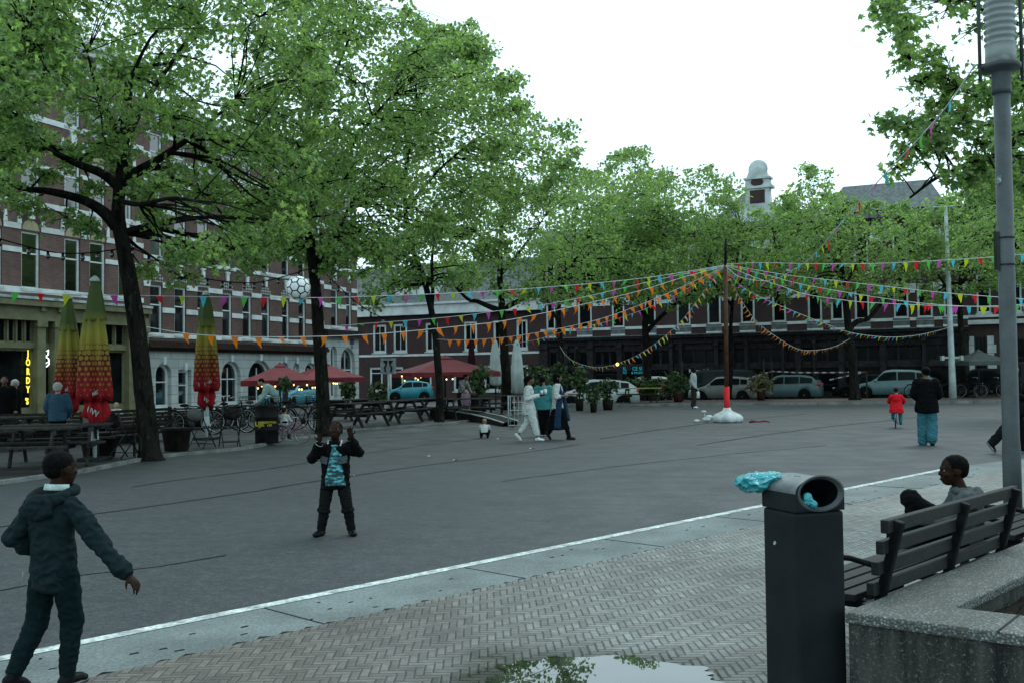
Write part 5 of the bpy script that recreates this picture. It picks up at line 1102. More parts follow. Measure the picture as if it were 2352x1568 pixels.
def tub(label, px, d, w, h, m, name='planter_box'):
    o = thing(name, label, 'planter box', onz(px, d, TZ)); b = MB(); b.lathe([(w*.40, 0), (w*.5, h-.06), (w*.54, h-.06), (w*.54, h)], 8); b.build('tub', m, o, rot=(0, 0, R_(22.5)), bevel=.006, seg=1); MB().lathe([(w*.5, h-.03), (w*.46, h+.004)], 8).build('soil', MT['black'], o, rot=(0, 0, R_(22.5)))
MT['tub'] = mat('dark_tub', (.02, .018, .015), .8, .4, 6, .3, 20)
tub('dark octagonal wooden tub at the foot of the tallest folded parasol', 228, 20.9, .75, .5, MT['tub']); tub('dark octagonal wooden tub right of the thick tree trunk', 405, 22.4, .62, .5, MT['tub'])
br = thing('barrel', 'black steel barrel with yellow lettering in front of the bicycles', 'barrel', onz(612, 24.6, TZ))
MB().lathe([(.27, 0), (.275, .02), (.275, .3), (.285, .32), (.275, .34), (.275, .60), (.285, .62), (.275, .64), (.275, .88), (.28, .9), (.26, .9), (.255, .87)], 28).build('body', mat('black_barrel_paint', (.012, .013, .014), .35, .3, 6), br)
YL = mat('yellow_print', (.35, .3, .03), .6); textmesh('UJE', .15, YL, 'lettering', br, (-.1, -.29, .42), ext=.012, off=.006); textmesh('BREWING\nCO', .072, YL, 'lettering', br, (.13, -.275, .48), ext=.02, off=.002)
def slatwall(label, pa, pb, d0, d1, h):
    a = onz(pa, d0, TZ); b = onz(pb, d1, TZ); an = math.atan2(b.y-a.y, b.x-a.x); L = (b-a).length; o = thing('slatted_bench', label, 'bench', a, an, 'slatted terrace benches')
    s_ = MB(); n = 7
    for i in range(n): s_.box(0, L, -.015, .015, .18+i*(h-.18)/n, .18+(i+.72)*(h-.18)/n)
    s_.build('backrest', MT['darkwood'], o); q = MB()
    for x in (.05, L/2, L-.05): q.box(x-.03, x+.03, .016, .07, 0, h)
    q.build('posts', MT['darkwood'], o); q = MB(); q.box(0, L, .07, .5, .40, .45); q.box(0, L, .45, .5, 0, .40); q.build('seat', MT['wood'], o)
slatwall('long dark slatted bench back running left of the thick tree', 245, 395, 24.5, 26.5, .85); slatwall('dark slatted bench behind the picnic tables at the left edge', -120, 190, 24.4, 24.8, .8); slatwall('low slatted bench behind the bicycles and the lone parasol', 400, 590, 30.5, 33, .7)
# ---- curved low bench wall
cp_ = [at(x, 950, d) for x, d in ((1000, 37), (1060, 36.6), (1110, 35.4), (1150, 33.8), (1188, 31.8))]; cb = MB(); ce = MB(); o_ = thing('curved_bench', 'low curved concrete bench edge with pale metal rim beside the crouching toddler', 'bench', (cp_[0].x, cp_[0].y, 0))
pp = []; 
for i in range(len(cp_)-1):
    for j in range(5): pp.append(cp_[i].lerp(cp_[i+1], j/5))
pp.append(cp_[-1]); n_ = len(pp)
for i in range(n_-1):
    a = Vector((pp[i].x-cp_[0].x, pp[i].y-cp_[0].y, 0)); b = Vector((pp[i+1].x-cp_[0].x, pp[i+1].y-cp_[0].y, 0)); t0 = i/(n_-1); t1 = (i+1)/(n_-1); h0 = .46*(1-t0*.62); h1 = .46*(1-t1*.62); pr_ = (b-a).cross(Vector((0, 0, 1))).normalized()*.45
    cb.add([a, b, b+Vector((0, 0, h1)), a+Vector((0, 0, h0)), a+pr_, b+pr_, b+pr_+Vector((0, 0, h1-.05)), a+pr_+Vector((0, 0, h0-.05))], [(0, 1, 2, 3), (7, 6, 5, 4), (3, 2, 6, 7)])
    ce.beam(a+Vector((0, 0, h0)), b+Vector((0, 0, h1)), .05, .03); ce.beam(a+pr_+Vector((0, 0, h0-.05)), b+pr_+Vector((0, 0, h1-.05)), .05, .03)
cb.build('body', MT['darkwood'], o_); ce.build('metal_rim', MT['steel_light'], o_)
# ---- traffic sign, crowd barrier, stakes with tape
o_ = thing('road_sign', 'square road sign with curved black arrows on a grey post', 'road sign', onz(892, 38, TZ)); zc = at(890, 843, 38).z; hs = 18*38/FPX
MB().tube([(0, 0, 0), (0, 0, zc+hs)], .035, 8).build('post', MT['steel_light'], o_); MB().box(-hs, hs, -.06, -.036, zc-hs, zc+hs).build('panel', mat('grey_sign', (.20, .23, .24), .5), o_)
a_ = MB()
for s_ in (-1, 1):
    a_.tube([(s_*.10, -.066, zc-.22), (s_*.13, -.066, zc-.05), (s_*.06, -.066, zc+.06)], .028, 6); a_.slab([(s_*.05, zc+.02), (s_*.2, zc+.2), (s_*.02, zc+.2)], -.075, -.061)
a_.build('arrows', MT['black'], o_)
o_ = thing('crowd_barrier', 'light metal crowd barrier left of the woman in white', 'barrier', onz(1198, 30.5, TZ), R_(12)); f_ = MB(); f_.tube([(-.42, 0, .05), (-.42, 0, .92), (.42, 0, .92), (.42, 0, .05), (-.42, 0, .05)], .022, 6); f_.tube([(-.42, 0, .5), (.42, 0, .5)], .016, 6); f_.build('frame', MT['steel_light'], o_); f_ = MB()
for i in range(7): f_.tube([(-.36+.12*i, 0, .07), (-.36+.12*i, 0, .9)], .009, 5)
f_.build('bars', MT['steel_light'], o_); f_ = MB(); f_.box(-.36, -.3, -.25, .25, 0, .04); f_.box(.3, .36, -.25, .25, 0, .04); f_.build('feet', MT['metal_dark'], o_)
m = NM('striped_tape'); o2 = m.xyz(m.co('Generated')); ck = m.m('GREATER_THAN', m.m('FRACT', m.m('MULTIPLY', o2[0], 16.0)), .5); MT['tape'] = m.fin(m.mix(ck, (.5, .5, .5), (.12, .05, .06)), .6)
for px, yb, yt, d, lb in ((1754, 905, 825, 56.5, 'thin wooden stake left of the teal estate car, in a rust brown pot'), (1773, 905, 828, 57.5, 'thin wooden stake holding the start of the striped tape'), (1990, 905, 852, 53, 'short wooden stake holding the far end of the striped tape'), (1567, 900, 828, 52.5, 'thin wooden stake rising from the reed pot by the standing man')):
    b = onz(px, d, -.1); tag(MB().tube([(0, 0, 0), (0, 0, at(px, yt, d).z+.1)], .045, 6).build('stake', MT['wood'], None, b), lb, 'stake')
tp = MB(); P = [at(x, y, d) for x, y, d in ((1715, 870, 58), (1773, 853, 57.5), (1830, 856, 56.5), (1900, 856, 55), (1988, 855, 53), (1950, 863, 54), (1905, 873, 55))]
for a, b in zip(P, P[1:]):
    for i in range(12):
        p, q = a.lerp(b, i/12), a.lerp(b, (i+1)/12); tp.add([p, q, q+Vector((0, 0, .07)), p+Vector((0, 0, .07))], [(0, 1, 2, 3)])
tag(tp.build('barrier_tape', MT['tape']), 'red and white striped barrier tape strung between stakes before the shops', 'tape')
# ---- potted plants
m = NM('shrub_leaves'); c = m.mix(m.ramp(m.noise(1.5, 3), .3, .7), (.02, .045, .018), (.065, .105, .035)); MT['shrub'] = m.fin(c, .6, spec=.3)
m = NM('dry_reeds'); c = m.mix(m.ramp(m.noise(2, 3), .3, .7), (.06, .07, .03), (.14, .12, .06)); MT['reed'] = m.fin(c, .7, spec=.2)
MT['rust_pot'] = mat('rust_pot', (.05, .018, .016), .8, .4, 5); MT['grey_pot'] = mat('grey_pot', (.04, .042, .044), .7, .3, 5)
def plant(label, px, d, y0, y1, half, pot, m_='shrub', seed=1, base=0.0, dens=1.0, lsz=.16, potw=.5):
    rng = np.random.default_rng(seed); b = onz(px, d, base); o = thing('potted_plant', label, 'plant', b, 0, 'potted plants before the shops and terrace'); zp = max(.25, at(px, y1, d).z-base); zt = at(px, y0, d).z-base; r = half*d/FPX
    if pot: MB().lathe([(r*potw*.8, 0), (r*potw, zp), (r*potw*.9, zp), (r*potw*.88, zp-.05)], 18).build('pot', MT[pot], o)
    H = zt-zp; n = int(260*dens*(r*2)*H/.5); n = min(max(n, 120), 3500); g = rng.normal(size=(n, 3)); g /= np.linalg.norm(g, axis=1, keepdims=True); g *= rng.random((n, 1))**.45
    g[:, 0] *= r; g[:, 1] *= r; g[:, 2] = zp+H*(.5+.5*g[:, 2]); lump = np.array([mnoise.noise((v[0]*1.7+seed, v[1]*1.7, v[2]*1.7)) for v in g]); g = g[lump > -.2]
    st = MB(); rg = random.Random(seed)
    for i in range(7): a = rg.uniform(0, 6.3); st.tube([(0, 0, zp-.05), (math.cos(a)*r*.3, math.sin(a)*r*.3, zp+H*.4), (math.cos(a)*r*.6, math.sin(a)*r*.6, zp+H*.85)], [.02, .015, .008], 4)
    st.build('stems', MT['bark'], o); link('foliage', leafmesh('foliage', g, lsz, rng, RHO*(np.array([.35, 1.6]) if m_ == 'reed' else 1), .3, m_), o)
for i, a in enumerate([
    ('bushy dark green shrub beside the picnic table under the wide red parasol', 1105, 41, 838, 905, 26, 'grey_pot'), ('tall dark shrub between the two white parasols', 1160, 47.5, 845, 905, 22, 'grey_pot'), ('leafy shrub behind the woman in white', 1232, 43, 828, 910, 30, 'grey_pot'),
    ('slim green shrub right of the woman in the long skirt', 1330, 44, 838, 915, 20, 'tub'), ('low round plant in a dark pot on the square edge', 1362, 42, 890, 925, 17, 'tub'), ('bushy plant in a large dark pot left of the yellow table', 1395, 44.5, 868, 917, 26, 'tub'),
    ('broad green hedge plant behind the yellow edged table', 1465, 55, 862, 905, 42, 'grey_pot'), ('green plant behind the yellow edged table, next to the reed pot', 1505, 54, 868, 905, 24, 'grey_pot'), ('tall shrub with round crown before the cyan sign', 1285, 50, 830, 900, 22, 'grey_pot')]): plant(*a, seed=30+i, base=.0)
plant('reed plant in a rust brown pot beside the standing man', 1556, 51, 852, 902, 26, 'rust_pot', 'shrub', 41, .115, 1.0, .2, .45); plant('dry straw coloured reed clump left of the rust brown pot', 1535, 51.5, 868, 910, 22, None, 'reed', 42, .115, 1.3, .25)
plant('feathery reed plant in rust brown pot between the two parked cars', 1747, 52, 858, 900, 25, 'rust_pot', 'reed', 43, .115, 1.0, .25, .4); plant('dark climbing plant against the corner of the white arched house', 800, 48, 858, 925, 18, 'grey_pot', 'shrub', 44, TZ); plant('dark shrub in front of the low brick house windows', 870, 48, 870, 925, 26, 'grey_pot', 'shrub', 45, TZ); plant('hanging leafy plant below the nearest red parasol', 655, 36, 862, 900, 14, 'grey_pot', 'shrub', 46, TZ)
plant('low green plant in the shop doorway left of the woman in denim', 101, 30, 950, 968, 9, 'grey_pot', 'shrub', 47, TZ)
# ---- bits of paper on the ground
for px, py, s_, lb in ((1046, 1057, .05, 'white paper scrap on the asphalt between boy and walking women'), (1142, 1008, .06, 'white paper scrap near the crouching toddler'), (986, 1048, .035, 'tiny pale scrap left of the larger paper scrap'), (1222, 1030, .05, 'white scrap at the feet of the woman in white'), (2030, 927, .08, 'white scrap by the far kerb near the woman in black'), (812, 1092, .02, 'tiny white speck on the asphalt beside the boy'), (1455, 932, .08, 'pale scrap by the kerb in front of the yellow table')):
    p = gnd(px, py); q = MB(); q.add([(-s_, -s_*.6, .006), (s_*.9, -s_*.8, .02), (s_, s_*.5, .008), (-s_*.6, s_*.7, .03)], [(0, 1, 2, 3)]); tag(q.build('paper_scrap', MT['white'], None, p, (0, 0, px)), lb, 'litter')
# ---- bicycles
MT['tyre'] = MT['rubber']; MT['chrome'] = mat('chrome', (.4, .42, .43), .3, .2, 9, metal=.9)
def bicycle(label, p, rz, col=(.02, .022, .024), basket=True, s=1.0, z=TZ, group='bicycles parked by the terrace', steer=.3, pink=None):
    o = thing('bicycle', label, 'bicycle', (p[0], p[1], z), rz, group); fm = mat('bike_paint', col, .4, .2, 9); R = .335
    for x in (-.52, .56):
        w = MB(); pts = [(R*math.cos(2*math.pi*i/28), 0, R*math.sin(2*math.pi*i/28)) for i in range(28)]; w.loft([(q, .021, .021) for q in pts], 8, (0, 1, 0), close=True); wo = w.build('wheel', MT['tyre'], o, (x, 0, R))
        r = MB(); pts = [((R-.026)*math.cos(2*math.pi*i/28), 0, (R-.026)*math.sin(2*math.pi*i/28)) for i in range(28)]; r.loft([(q, .012, .008) for q in pts], 6, (0, 1, 0), close=True)
        for i in range(14): a = 2*math.pi*i/14; r.tube([(.02*math.cos(a+1), .02*(-1)**i, .02*math.sin(a+1)), ((R-.03)*math.cos(a), 0, (R-.03)*math.sin(a))], .0028, 3)
        r.tube([(0, -.04, 0), (0, .04, 0)], .022, 8); r.build('rim', MT['chrome'], wo)
    f = MB(); bb = (0, 0, .28); st = (-.17, 0, .76); hd = (.40, 0, .80); ht = (.36, 0, .92)
    f.tube([bb, st], .016, 8); f.tube([bb, hd], .018, 8); f.tube([(-.12, 0, .62), (.385, 0, .85)], .016, 8); f.tube([hd, ht], .02, 8)
    for y in (-.055, .055): f.tube([bb, (-.52, y, R)], .010, 6); f.tube([(-.14, 0, .70), (-.52, y, R)], .009, 6); f.tube([(.41, y*.6, .72), (.56, y, R)], .011, 6)
    f.tube([(.41, 0, .74), hd], .018, 8)
    for x in (-.52, .56): f.loft([((x+(R+.035)*math.cos(a), 0, R+(R+.035)*math.sin(a)), .004, .025) for a in [math.pi*(.05+.85*i/9) for i in range(10)]], 6, (1, 0, 0))
    f.build('frame', fm, o)
    MB().ell((-.20, 0, .82), (.13, .075, .045)).tube([(-.17, 0, .74), (-.19, 0, .81)], .013, 6).build('saddle', MT['rubber'], o)
    h_ = MB(); h_.tube([(.20, -.29, .99), (.30, -.26, 1.02), (.36, -.12, 1.02), (.355, 0, 1.0), (.36, .12, 1.02), (.30, .26, 1.02), (.20, .29, .99)], .013, 7); h_.tube([(.36, 0, .9), (.355, 0, 1.0)], .014, 7); h_.build('handlebar', MT['chrome'], o)
    c_ = MB(); c_.tube([(0, -.07, .28), (0, .07, .28)], .013, 6); c_.tube([(0, -.07, .28), (.12, -.08, .17)], .012, 6); c_.tube([(0, .07, .28), (-.12, .08, .39)], .012, 6); c_.box(.08, .17, -.16, -.08, .155, .18); c_.box(-.17, -.08, .08, .16, .38, .405); c_.lathe([(.07, -.01), (.09, 0), (.07, .01)], 16, (0, -.045, .28), M=Matrix.Rotation(R_(90), 3, 'X')); c_.build('crank', MT['metal_dark'], o)
    k = MB(); k.box(-.80, -.30, -.07, .07, .70, .715); k.tube([(-.7, .06, .7), (-.52, .06, R)], .007, 5); k.tube([(-.7, -.06, .7), (-.52, -.06, R)], .007, 5); k.build('rack', MT['metal_dark'], o)
    if basket:
        b = MB(); 
        for z_ in (.78, .85, .92, .99, 1.03): b.tube([(.44, -.18, z_), (.74, -.18, z_), (.74, .18, z_), (.44, .18, z_)], .007, 4, close=True)
        for x in (.44, .54, .64, .74):
            for y in (-.18, .18): b.tube([(x, y, .78), (x, y, 1.03)], .006, 4)
        for y in (-.06, .06): b.tube([(.74, y, .78), (.74, y, 1.03)], .006, 4); b.tube([(.44, y, .78), (.74, y, .78)], .006, 4)
        b.build('basket', MT['metal_dark'], o)
    MB().ell((.60, 0, .70), (.04, .035, .04)).build('headlight', MT['chrome'], o); o.scale = (s, s, s); return o
def dupbike(src, label, px, d, rz, z=TZ): q = dup(src, onz(px, d, z), rz, label); return q
bk1 = bicycle('black bicycle with front basket facing right behind the folding chairs', onz(528, 29.5, 0), R_(-20)); bk2 = bicycle('dark bicycle without basket, leftmost in the row by the lone parasol', onz(440, 28.5, 0), R_(15), (.03, .032, .035), False)
bk3 = dupbike(bk1, 'black bicycle with basket left of the bending man', 588, 31, R_(35)); bk4 = dupbike(bk2, 'dark bicycle right of the child with the pink bike', 694, 29.6, R_(160)); bk5 = dupbike(bk1, 'black bicycle with basket leaning close to the forked trunk', 724, 30.6, R_(110)); bk6 = dupbike(bk2, 'dark bicycle half hidden behind the black barrel', 640, 30.5, R_(190)); bk9 = dupbike(bk2, 'dark bicycle standing end-on behind the lone parasol', 497, 31, R_(70))
for px, d, a, lb in ((2112, 53.5, 8, 'bicycle parked left of the white mast'), (2228, 53, -6, 'bicycle parked right of the white mast before the black car'), (2275, 52.4, -10, 'bicycle next to the lamp post at the far pavement')): dupbike(bk2, lb, px, d, R_(a), .115)
pk = bicycle('small pink child bicycle with fluttering white handle streamers beside the barrel', onz(664, 24.6, 0), R_(-15), (.22, .09, .15), False, .60)
for k in kids(pk):
    if k.name.startswith('wheel'): k.data = k.data.copy(); k.data.materials[0] = mat('grey_pink_tyre', (.13, .09, .10), .7)
kb_ = bicycle('small blue child bicycle ridden by the child in red', onz(2054, 28.6, 0), R_(69), (.06, .22, .28), False, .62, 0)
# ---- cars
MT['carglass'] = mat('car_glass', (.012, .018, .02), .08, .3, 2, spec=.6); MT['tail'] = mat('tail_light', (.5, .01, .012), .3); MT['headl'] = mat('head_light', (.45, .5, .5), .2); MT['alloy'] = mat('alloy_wheel', (.34, .36, .37), .4, .2, 9, metal=.7)
def car(label, p, rz, col, kind='hatch', L=4.1, H=1.5, z=STZ, rough=.35):
    o = thing('parked_car', label, 'car', (p[0], p[1], z), rz, 'parked cars'); pt_ = mat('car_paint', col, rough, .1, 1.5, spec=.55); N = 44
    prof = dict(hatch=[(0, .62, .62), (.04, .74, .74), (.16, .86, .86), (.25, .93, .95), (.30, .95, 1.08), (.42, .97, .975*H), (.5, .98, H), (.70, 1.0, .985*H), (.86, 1.02, .92*H), (.94, 1.03, 1.17), (.985, .98, 1.0), (1, .7, .7)],
                estate=[(0, .6, .6), (.04, .72, .72), (.15, .84, .84), (.25, .9, .92), (.31, .93, 1.06), (.43, .95, .97*H), (.5, .96, H), (.75, .98, .99*H), (.9, 1.0, .92*H), (.96, 1.02, 1.18), (.99, .95, 1.0), (1, .65, .65)],
                van=[(0, .7, .7), (.03, .95, .95), (.10, 1.05, 1.08), (.14, 1.08, 1.2), (.26, 1.1, .96*H), (.33, 1.1, H), (.7, 1.1, H), (.95, 1.1, .97*H), (.985, 1.1, 1.15), (1, .75, .75)])[kind]
    wa = (.19, .80); wr = .33; W2 = .88
    def itp(x, k):
        for a, b in zip(prof, prof[1:]):
            if a[0] <= x <= b[0]: t = (x-a[0])/(b[0]-a[0]+1e-9); t = t*t*(3-2*t)*.4+t*.6; return a[k]+(b[k]-a[k])*t
        return prof[-1][k]
    xs = sorted(set([i/N for i in range(N+1)]+[w+s_*wr*1.08/L*c for w in wa for s_ in (-1, 1) for c in (1, .8, .5)]))
    rows = []
    for x in xs:
        zb = .24
        for w in wa:
            dx = abs(x-w)*L
            if dx < wr*1.1: zb = max(zb, .34+math.sqrt(max(0, (wr*1.1)**2-dx*dx))*.98)
        bl = itp(x, 1); rf = max(itp(x, 2), bl+.001); tp = min(1, min(x, 1-x)/.10); w0 = W2*(.80+.20*math.sqrt(tp)); g = (rf-bl)/(H-.9)
        zm = max(zb+.02, .55*bl+.1)
        r = [(w0*.97, zb), (w0*1.0, min(zm, bl-.03)), (w0*.985, bl-.03), (w0*.95, bl), (w0*(.95-.16*min(1, g)*.85), bl+(rf-bl)*.78), (w0*(.95-.30*min(1, g)), rf)]; rows.append((x*L-L/2, r))
    b = MB(); vs = []; k = 6
    for x, r in rows:
        for y, z_ in r: vs.append((x, -y, z_))
        for y, z_ in r[::-1]: vs.append((x, y, z_))
    n = 12; fs = []
    for i in range(len(rows)-1):
        for j in range(n-1): fs.append((i*n+j, i*n+j+1, (i+1)*n+j+1, (i+1)*n+j))
        fs.append((i*n+n-1, i*n, (i+1)*n, (i+1)*n+n-1))
    fs += [tuple(range(n))[::-1], tuple((len(rows)-1)*n+j for j in range(n))]; b.add(vs, fs, 0, True); b.build('body', pt_, o)
    gl = MB(); x_w = [x for x, *_ in prof]
    segs = dict(hatch=((.335, .55), (.565, .76), (.775, .87)), estate=((.335, .53), (.545, .73), (.745, .91)), van=((.17, .33), ))[kind]
    for a, c in segs:
        for s_ in (-1, 1):
            col_ = []
            for i in range(9):
                x = a+(c-a)*i/8; bl = itp(x, 1)+.03; rf = itp(x, 2)-.05; g = (itp(x, 2)-itp(x, 1))/(H-.9); w0 = W2; y0 = w0*.955; y1 = w0*(.95-.16*min(1, g)*.85)
                t = .80; zt_ = itp(x, 1)+(itp(x, 2)-itp(x, 1))*t; zt_ = max(zt_, bl+.005); col_.append(((x*L-L/2, s_*(y0+.006), bl), (x*L-L/2, s_*(y1+.008), zt_)))
            vs = [q for pr in col_ for q in pr]; fs = [(2*i, 2*i+2, 2*i+3, 2*i+1) for i in range(8)]
            if s_ > 0: fs = [f[::-1] for f in fs]
            gl.add(vs, fs)
    for xa, xb in (((.27, .41), (.87, .955)) if kind != 'van' else ((.145, .25),)):
        q = []
        for i in range(5):
            x = xa+(xb-xa)*i/4; g = min(1, (itp(x, 2)-itp(x, 1))/(H-.9)); q += [(x*L-L/2, -W2*(.93-.30*g), itp(x, 2)+.008), (x*L-L/2, W2*(.93-.30*g), itp(x, 2)+.008)]
        gl.add(q, [(2*i, 2*i+2, 2*i+3, 2*i+1) for i in range(4)])
    gl.build('windows', MT['carglass'], o)
    for w in wa:
        for s_ in (-1, 1):
            t = MB(); M = Matrix.Rotation(R_(90), 3, 'X'); t.lathe([(.19, -.1), (.30, -.105), (wr-.005, -.085), (wr, 0), (wr-.005, .085), (.30, .105), (.19, .1)], 26, M=M); to = t.build('wheel', MT['rubber'], o, (w*L-L/2, s_*(W2-.10), wr))
            r = MB(); y = s_*.085
            for i in range(10): a = 2*math.pi*i/10; r.beam((.04*math.cos(a), y, .04*math.sin(a)), (.2*math.cos(a), y, .2*math.sin(a)), .035, .02, up=(0, 1, 0))
            r.loft([((.205*math.cos(2*math.pi*i/20), y, .205*math.sin(2*math.pi*i/20)), .012, .02) for i in range(20)], 6, (0, 1, 0), close=True); r.ell((0, y, 0), (.05, .02, .05), n=8); r.build('rim', MT['alloy'], to)
            MB().lathe([(wr*1.06, -.06), (wr*1.06, .02)], 20, M=M).build('wheel_arch', MT['black'], o, (w*L-L/2, s_*(W2-.14), wr+.01))
    for s_ in (-1, 1):
        MB().ell((L/2-.10, s_*.70, .93 if kind != 'van' else 1.2), (.10, .14, .10)).build('tail_light', MT['tail'], o); MB().ell((-L/2+.16, s_*.62, .68), (.14, .13, .07)).build('headlight', MT['headl'], o); MB().ell((-L/2+L*.31, s_*(W2+.07), 1.0), (.07, .09, .06)).build('mirror', pt_, o)
        hd_ = MB()
        for x in segs[:2]: hd_.box((x[1]-.04)*L-L/2, (x[1]+.0)*L-L/2, s_*W2*.99-.02, s_*W2*.99+.02, .84, .87)
        hd_.build('door_handle', MT['black'] if kind == 'van' else pt_, o)
    MB().box(-L/2+.02, -L/2+.06, -.26, .26, .38, .48).build('licence_plate', mat('plate', (.4, .35, .05), .5), o); tr_ = MB(); tr_.box(-L/2+.03, -L/2+.2, -.6, .6, .26, .42); tr_.build('grille', MT['black'], o); return o
pb_ = MB(); e0, e1 = Vector((*bpt(1850, 4.2), 0)), Vector((*bpt(2700, 4.2), 0)); pb_.prism([(e0-Vector((0, 3.2, 0)))[:2], (e1-Vector((0, 3.2, 0)))[:2], e1[:2], e0[:2]], STZ-.1, -.01); struct(pb_.build('parking_bay', MT['road']))
def onbp(px, out): q = bpt(px, out); return Vector((q[0], q[1], 0))
car('silver grey hatchback parked behind the flag pole, nose to the left', onbp(1664, 5.0), AB, (.18, .18, .175), 'hatch', 4.1, 1.52)
car('teal grey estate car with bright red tail light, between reed pot and bare shops', onbp(1800, 4.6), AB, (.075, .13, .14), 'estate', 4.3, 1.5, -.15)
car('light teal crossover car behind the child in red and the woman in black', onbp(2052, 5.6), AB, (.115, .205, .215), 'hatch', 4.5, 1.6, -.01)
car('black car half hidden behind the light teal crossover', onbp(2000, 3.0), AB, (.016, .018, .02), 'hatch', 4.2, 1.5, -.15); car('black car parked right of the white mast behind bicycles', onbp(2248, 5.6), AB, (.014, .016, .018), 'estate', 4.6, 1.6, -.01)
car('dark grey van parked behind the standing man', onbp(1650, 2.0), AB, (.03, .038, .04), 'van', 4.8, 1.95); car('white car showing through the potted plants behind the woman in the skirt', onz(1366, 52, 0), R_(4), (.4, .45, .45), 'hatch', 4.3, 1.5)
car('white car with red tail light behind the yellow edged table', onz(1478, 57, 0), R_(0), (.45, .48, .48), 'estate', 3.6, 1.6)
car('bright cyan small car under the wide red parasol near the road sign', onz(940, 70, 0), R_(8), (.02, .22, .28), 'hatch', 3.2, 1.45); car('pale blue car behind the bending man under the red parasols', onz(672, 52, 0), R_(66), (.05, .22, .28), 'hatch', 3.9, 1.4, TZ-.1); car('dark car at the right edge behind the walking man', onbp(2385, 6.5), AB, (.02, .022, .025), 'van', 4.7, 1.9, -.01)
# ---- football, plastic bag
def football():
    phi = (1+5**.5)/2; ico = bmesh.new(); bmesh.ops.create_icosphere(ico, subdivisions=1, radius=1); vs = [v.co.normalized() for v in ico.verts]; es = [(e.verts[0].index, e.verts[1].index) for e in ico.edges]; fs = [[v.index for v in f.verts] for f in ico.faces]; ico.free()
    cen = [(v, 0) for v in vs]+[((vs[a]+vs[b]+vs[c]).normalized(), 1) for a, b, c in fs]
    s_ = bmesh.new(); bmesh.ops.create_icosphere(s_, subdivisions=6, radius=1); mb = MB(); V = []; seam = []
    for v in s_.verts:
        p = v.co.normalized(); dd = sorted([((p.dot(c)-(.9393 if k == 0 else .9190))*(1 if k == 0 else 1), ) for c, k in cen], reverse=True)
        gap = dd[0][0]-dd[1][0]; seam.append(gap); V.append(p*(.11-.0022*math.exp(-(gap/.012)**2)))
    F = [[v.index for v in f.verts] for f in s_.faces]; s_.free()
    for f in F: mb.f.append(tuple(f)); mb.m.append(1 if sum(seam[i] for i in f)/3 < .031 else 0); mb.s.append(True)
    mb.v = [tuple(v) for v in V]; return mb
fb = football().build('football', [mat('white_ball_leather', (.60, .64, .63), .5, .1, 20, .2, 200), MT['black']], None, at(685, 662, 9.35), (.5, .9, .3)); tag(fb, 'white football with black seams hanging in the air before the tree', 'football')
# ================================================================ PEOPLE
PEND = []
def fabric(name, col, rough=.85, var=.18, scale=30): return mat('cloth_'+name, col if max(col) >= .06 else sc(col, 1.25), rough, var, scale, .35, 420, spec=.2, bdist=.004, fine=.2, fscale=300)
def skinm(name, col):
    return mat('skin_'+name, col, .5, .12, 25, .12, 300, spec=.4, bdist=.002)
SK_D = skinm('dark', (.035, .017, .011)); SK_M = skinm('brown', (.11, .052, .033)); SK_L = skinm('light', (.32, .19, .14))
HAIR_B = mat('black_hair', (.0045, .0042, .0045), .8, .5, 60, .35, 160, spec=.06); HAIR_BR = mat('brown_hair', (.03, .018, .012), .5, .4, 50, .6, 120); HAIR_G = mat('grey_hair', (.30, .29, .27), .6, .35, 40, .6, 90); HAIR_BL = mat('blond_hair', (.22, .15, .07), .6, .3, 40, .6, 90)
EYE = mat('eye_white', (.16, .155, .15), .4, .05); PUP = mat('pupil', (.008, .006, .005), .15, .1)
DJ = dict(pelvis=(0, 0, .52), waist=(0, .004, .62), chest=(0, 0, .735), neck=(0, .008, .835), head=(0, -.008, .925),
          shL=(.108, 0, .80), elL=(.135, .02, .64), wrL=(.14, -.03, .49), shR=(-.108, 0, .80), elR=(-.135, .02, .64), wrR=(-.14, -.03, .49),
          hipL=(.05, 0, .51), knL=(.055, -.01, .285), anL=(.055, .01, .045), hipR=(-.05, 0, .51), knR=(-.055, -.01, .285), anR=(-.055, .01, .045), ftL=(0, -1, 0), ftR=(0, -1, 0))
def limb(mb, pts, rs, n=10):
    q = []; r = []
    for i in range(len(pts)-1):
        for k in range(3): t = k/3; q.append(pts[i].lerp(pts[i+1], t)); r.append(rs[i]+(rs[i+1]-rs[i])*t)
    q.append(pts[-1]); r.append(rs[-1]); mb.tube(q, r, n)
    for p, a in zip(pts, rs): mb.ell(p, a*1.0, n=10)
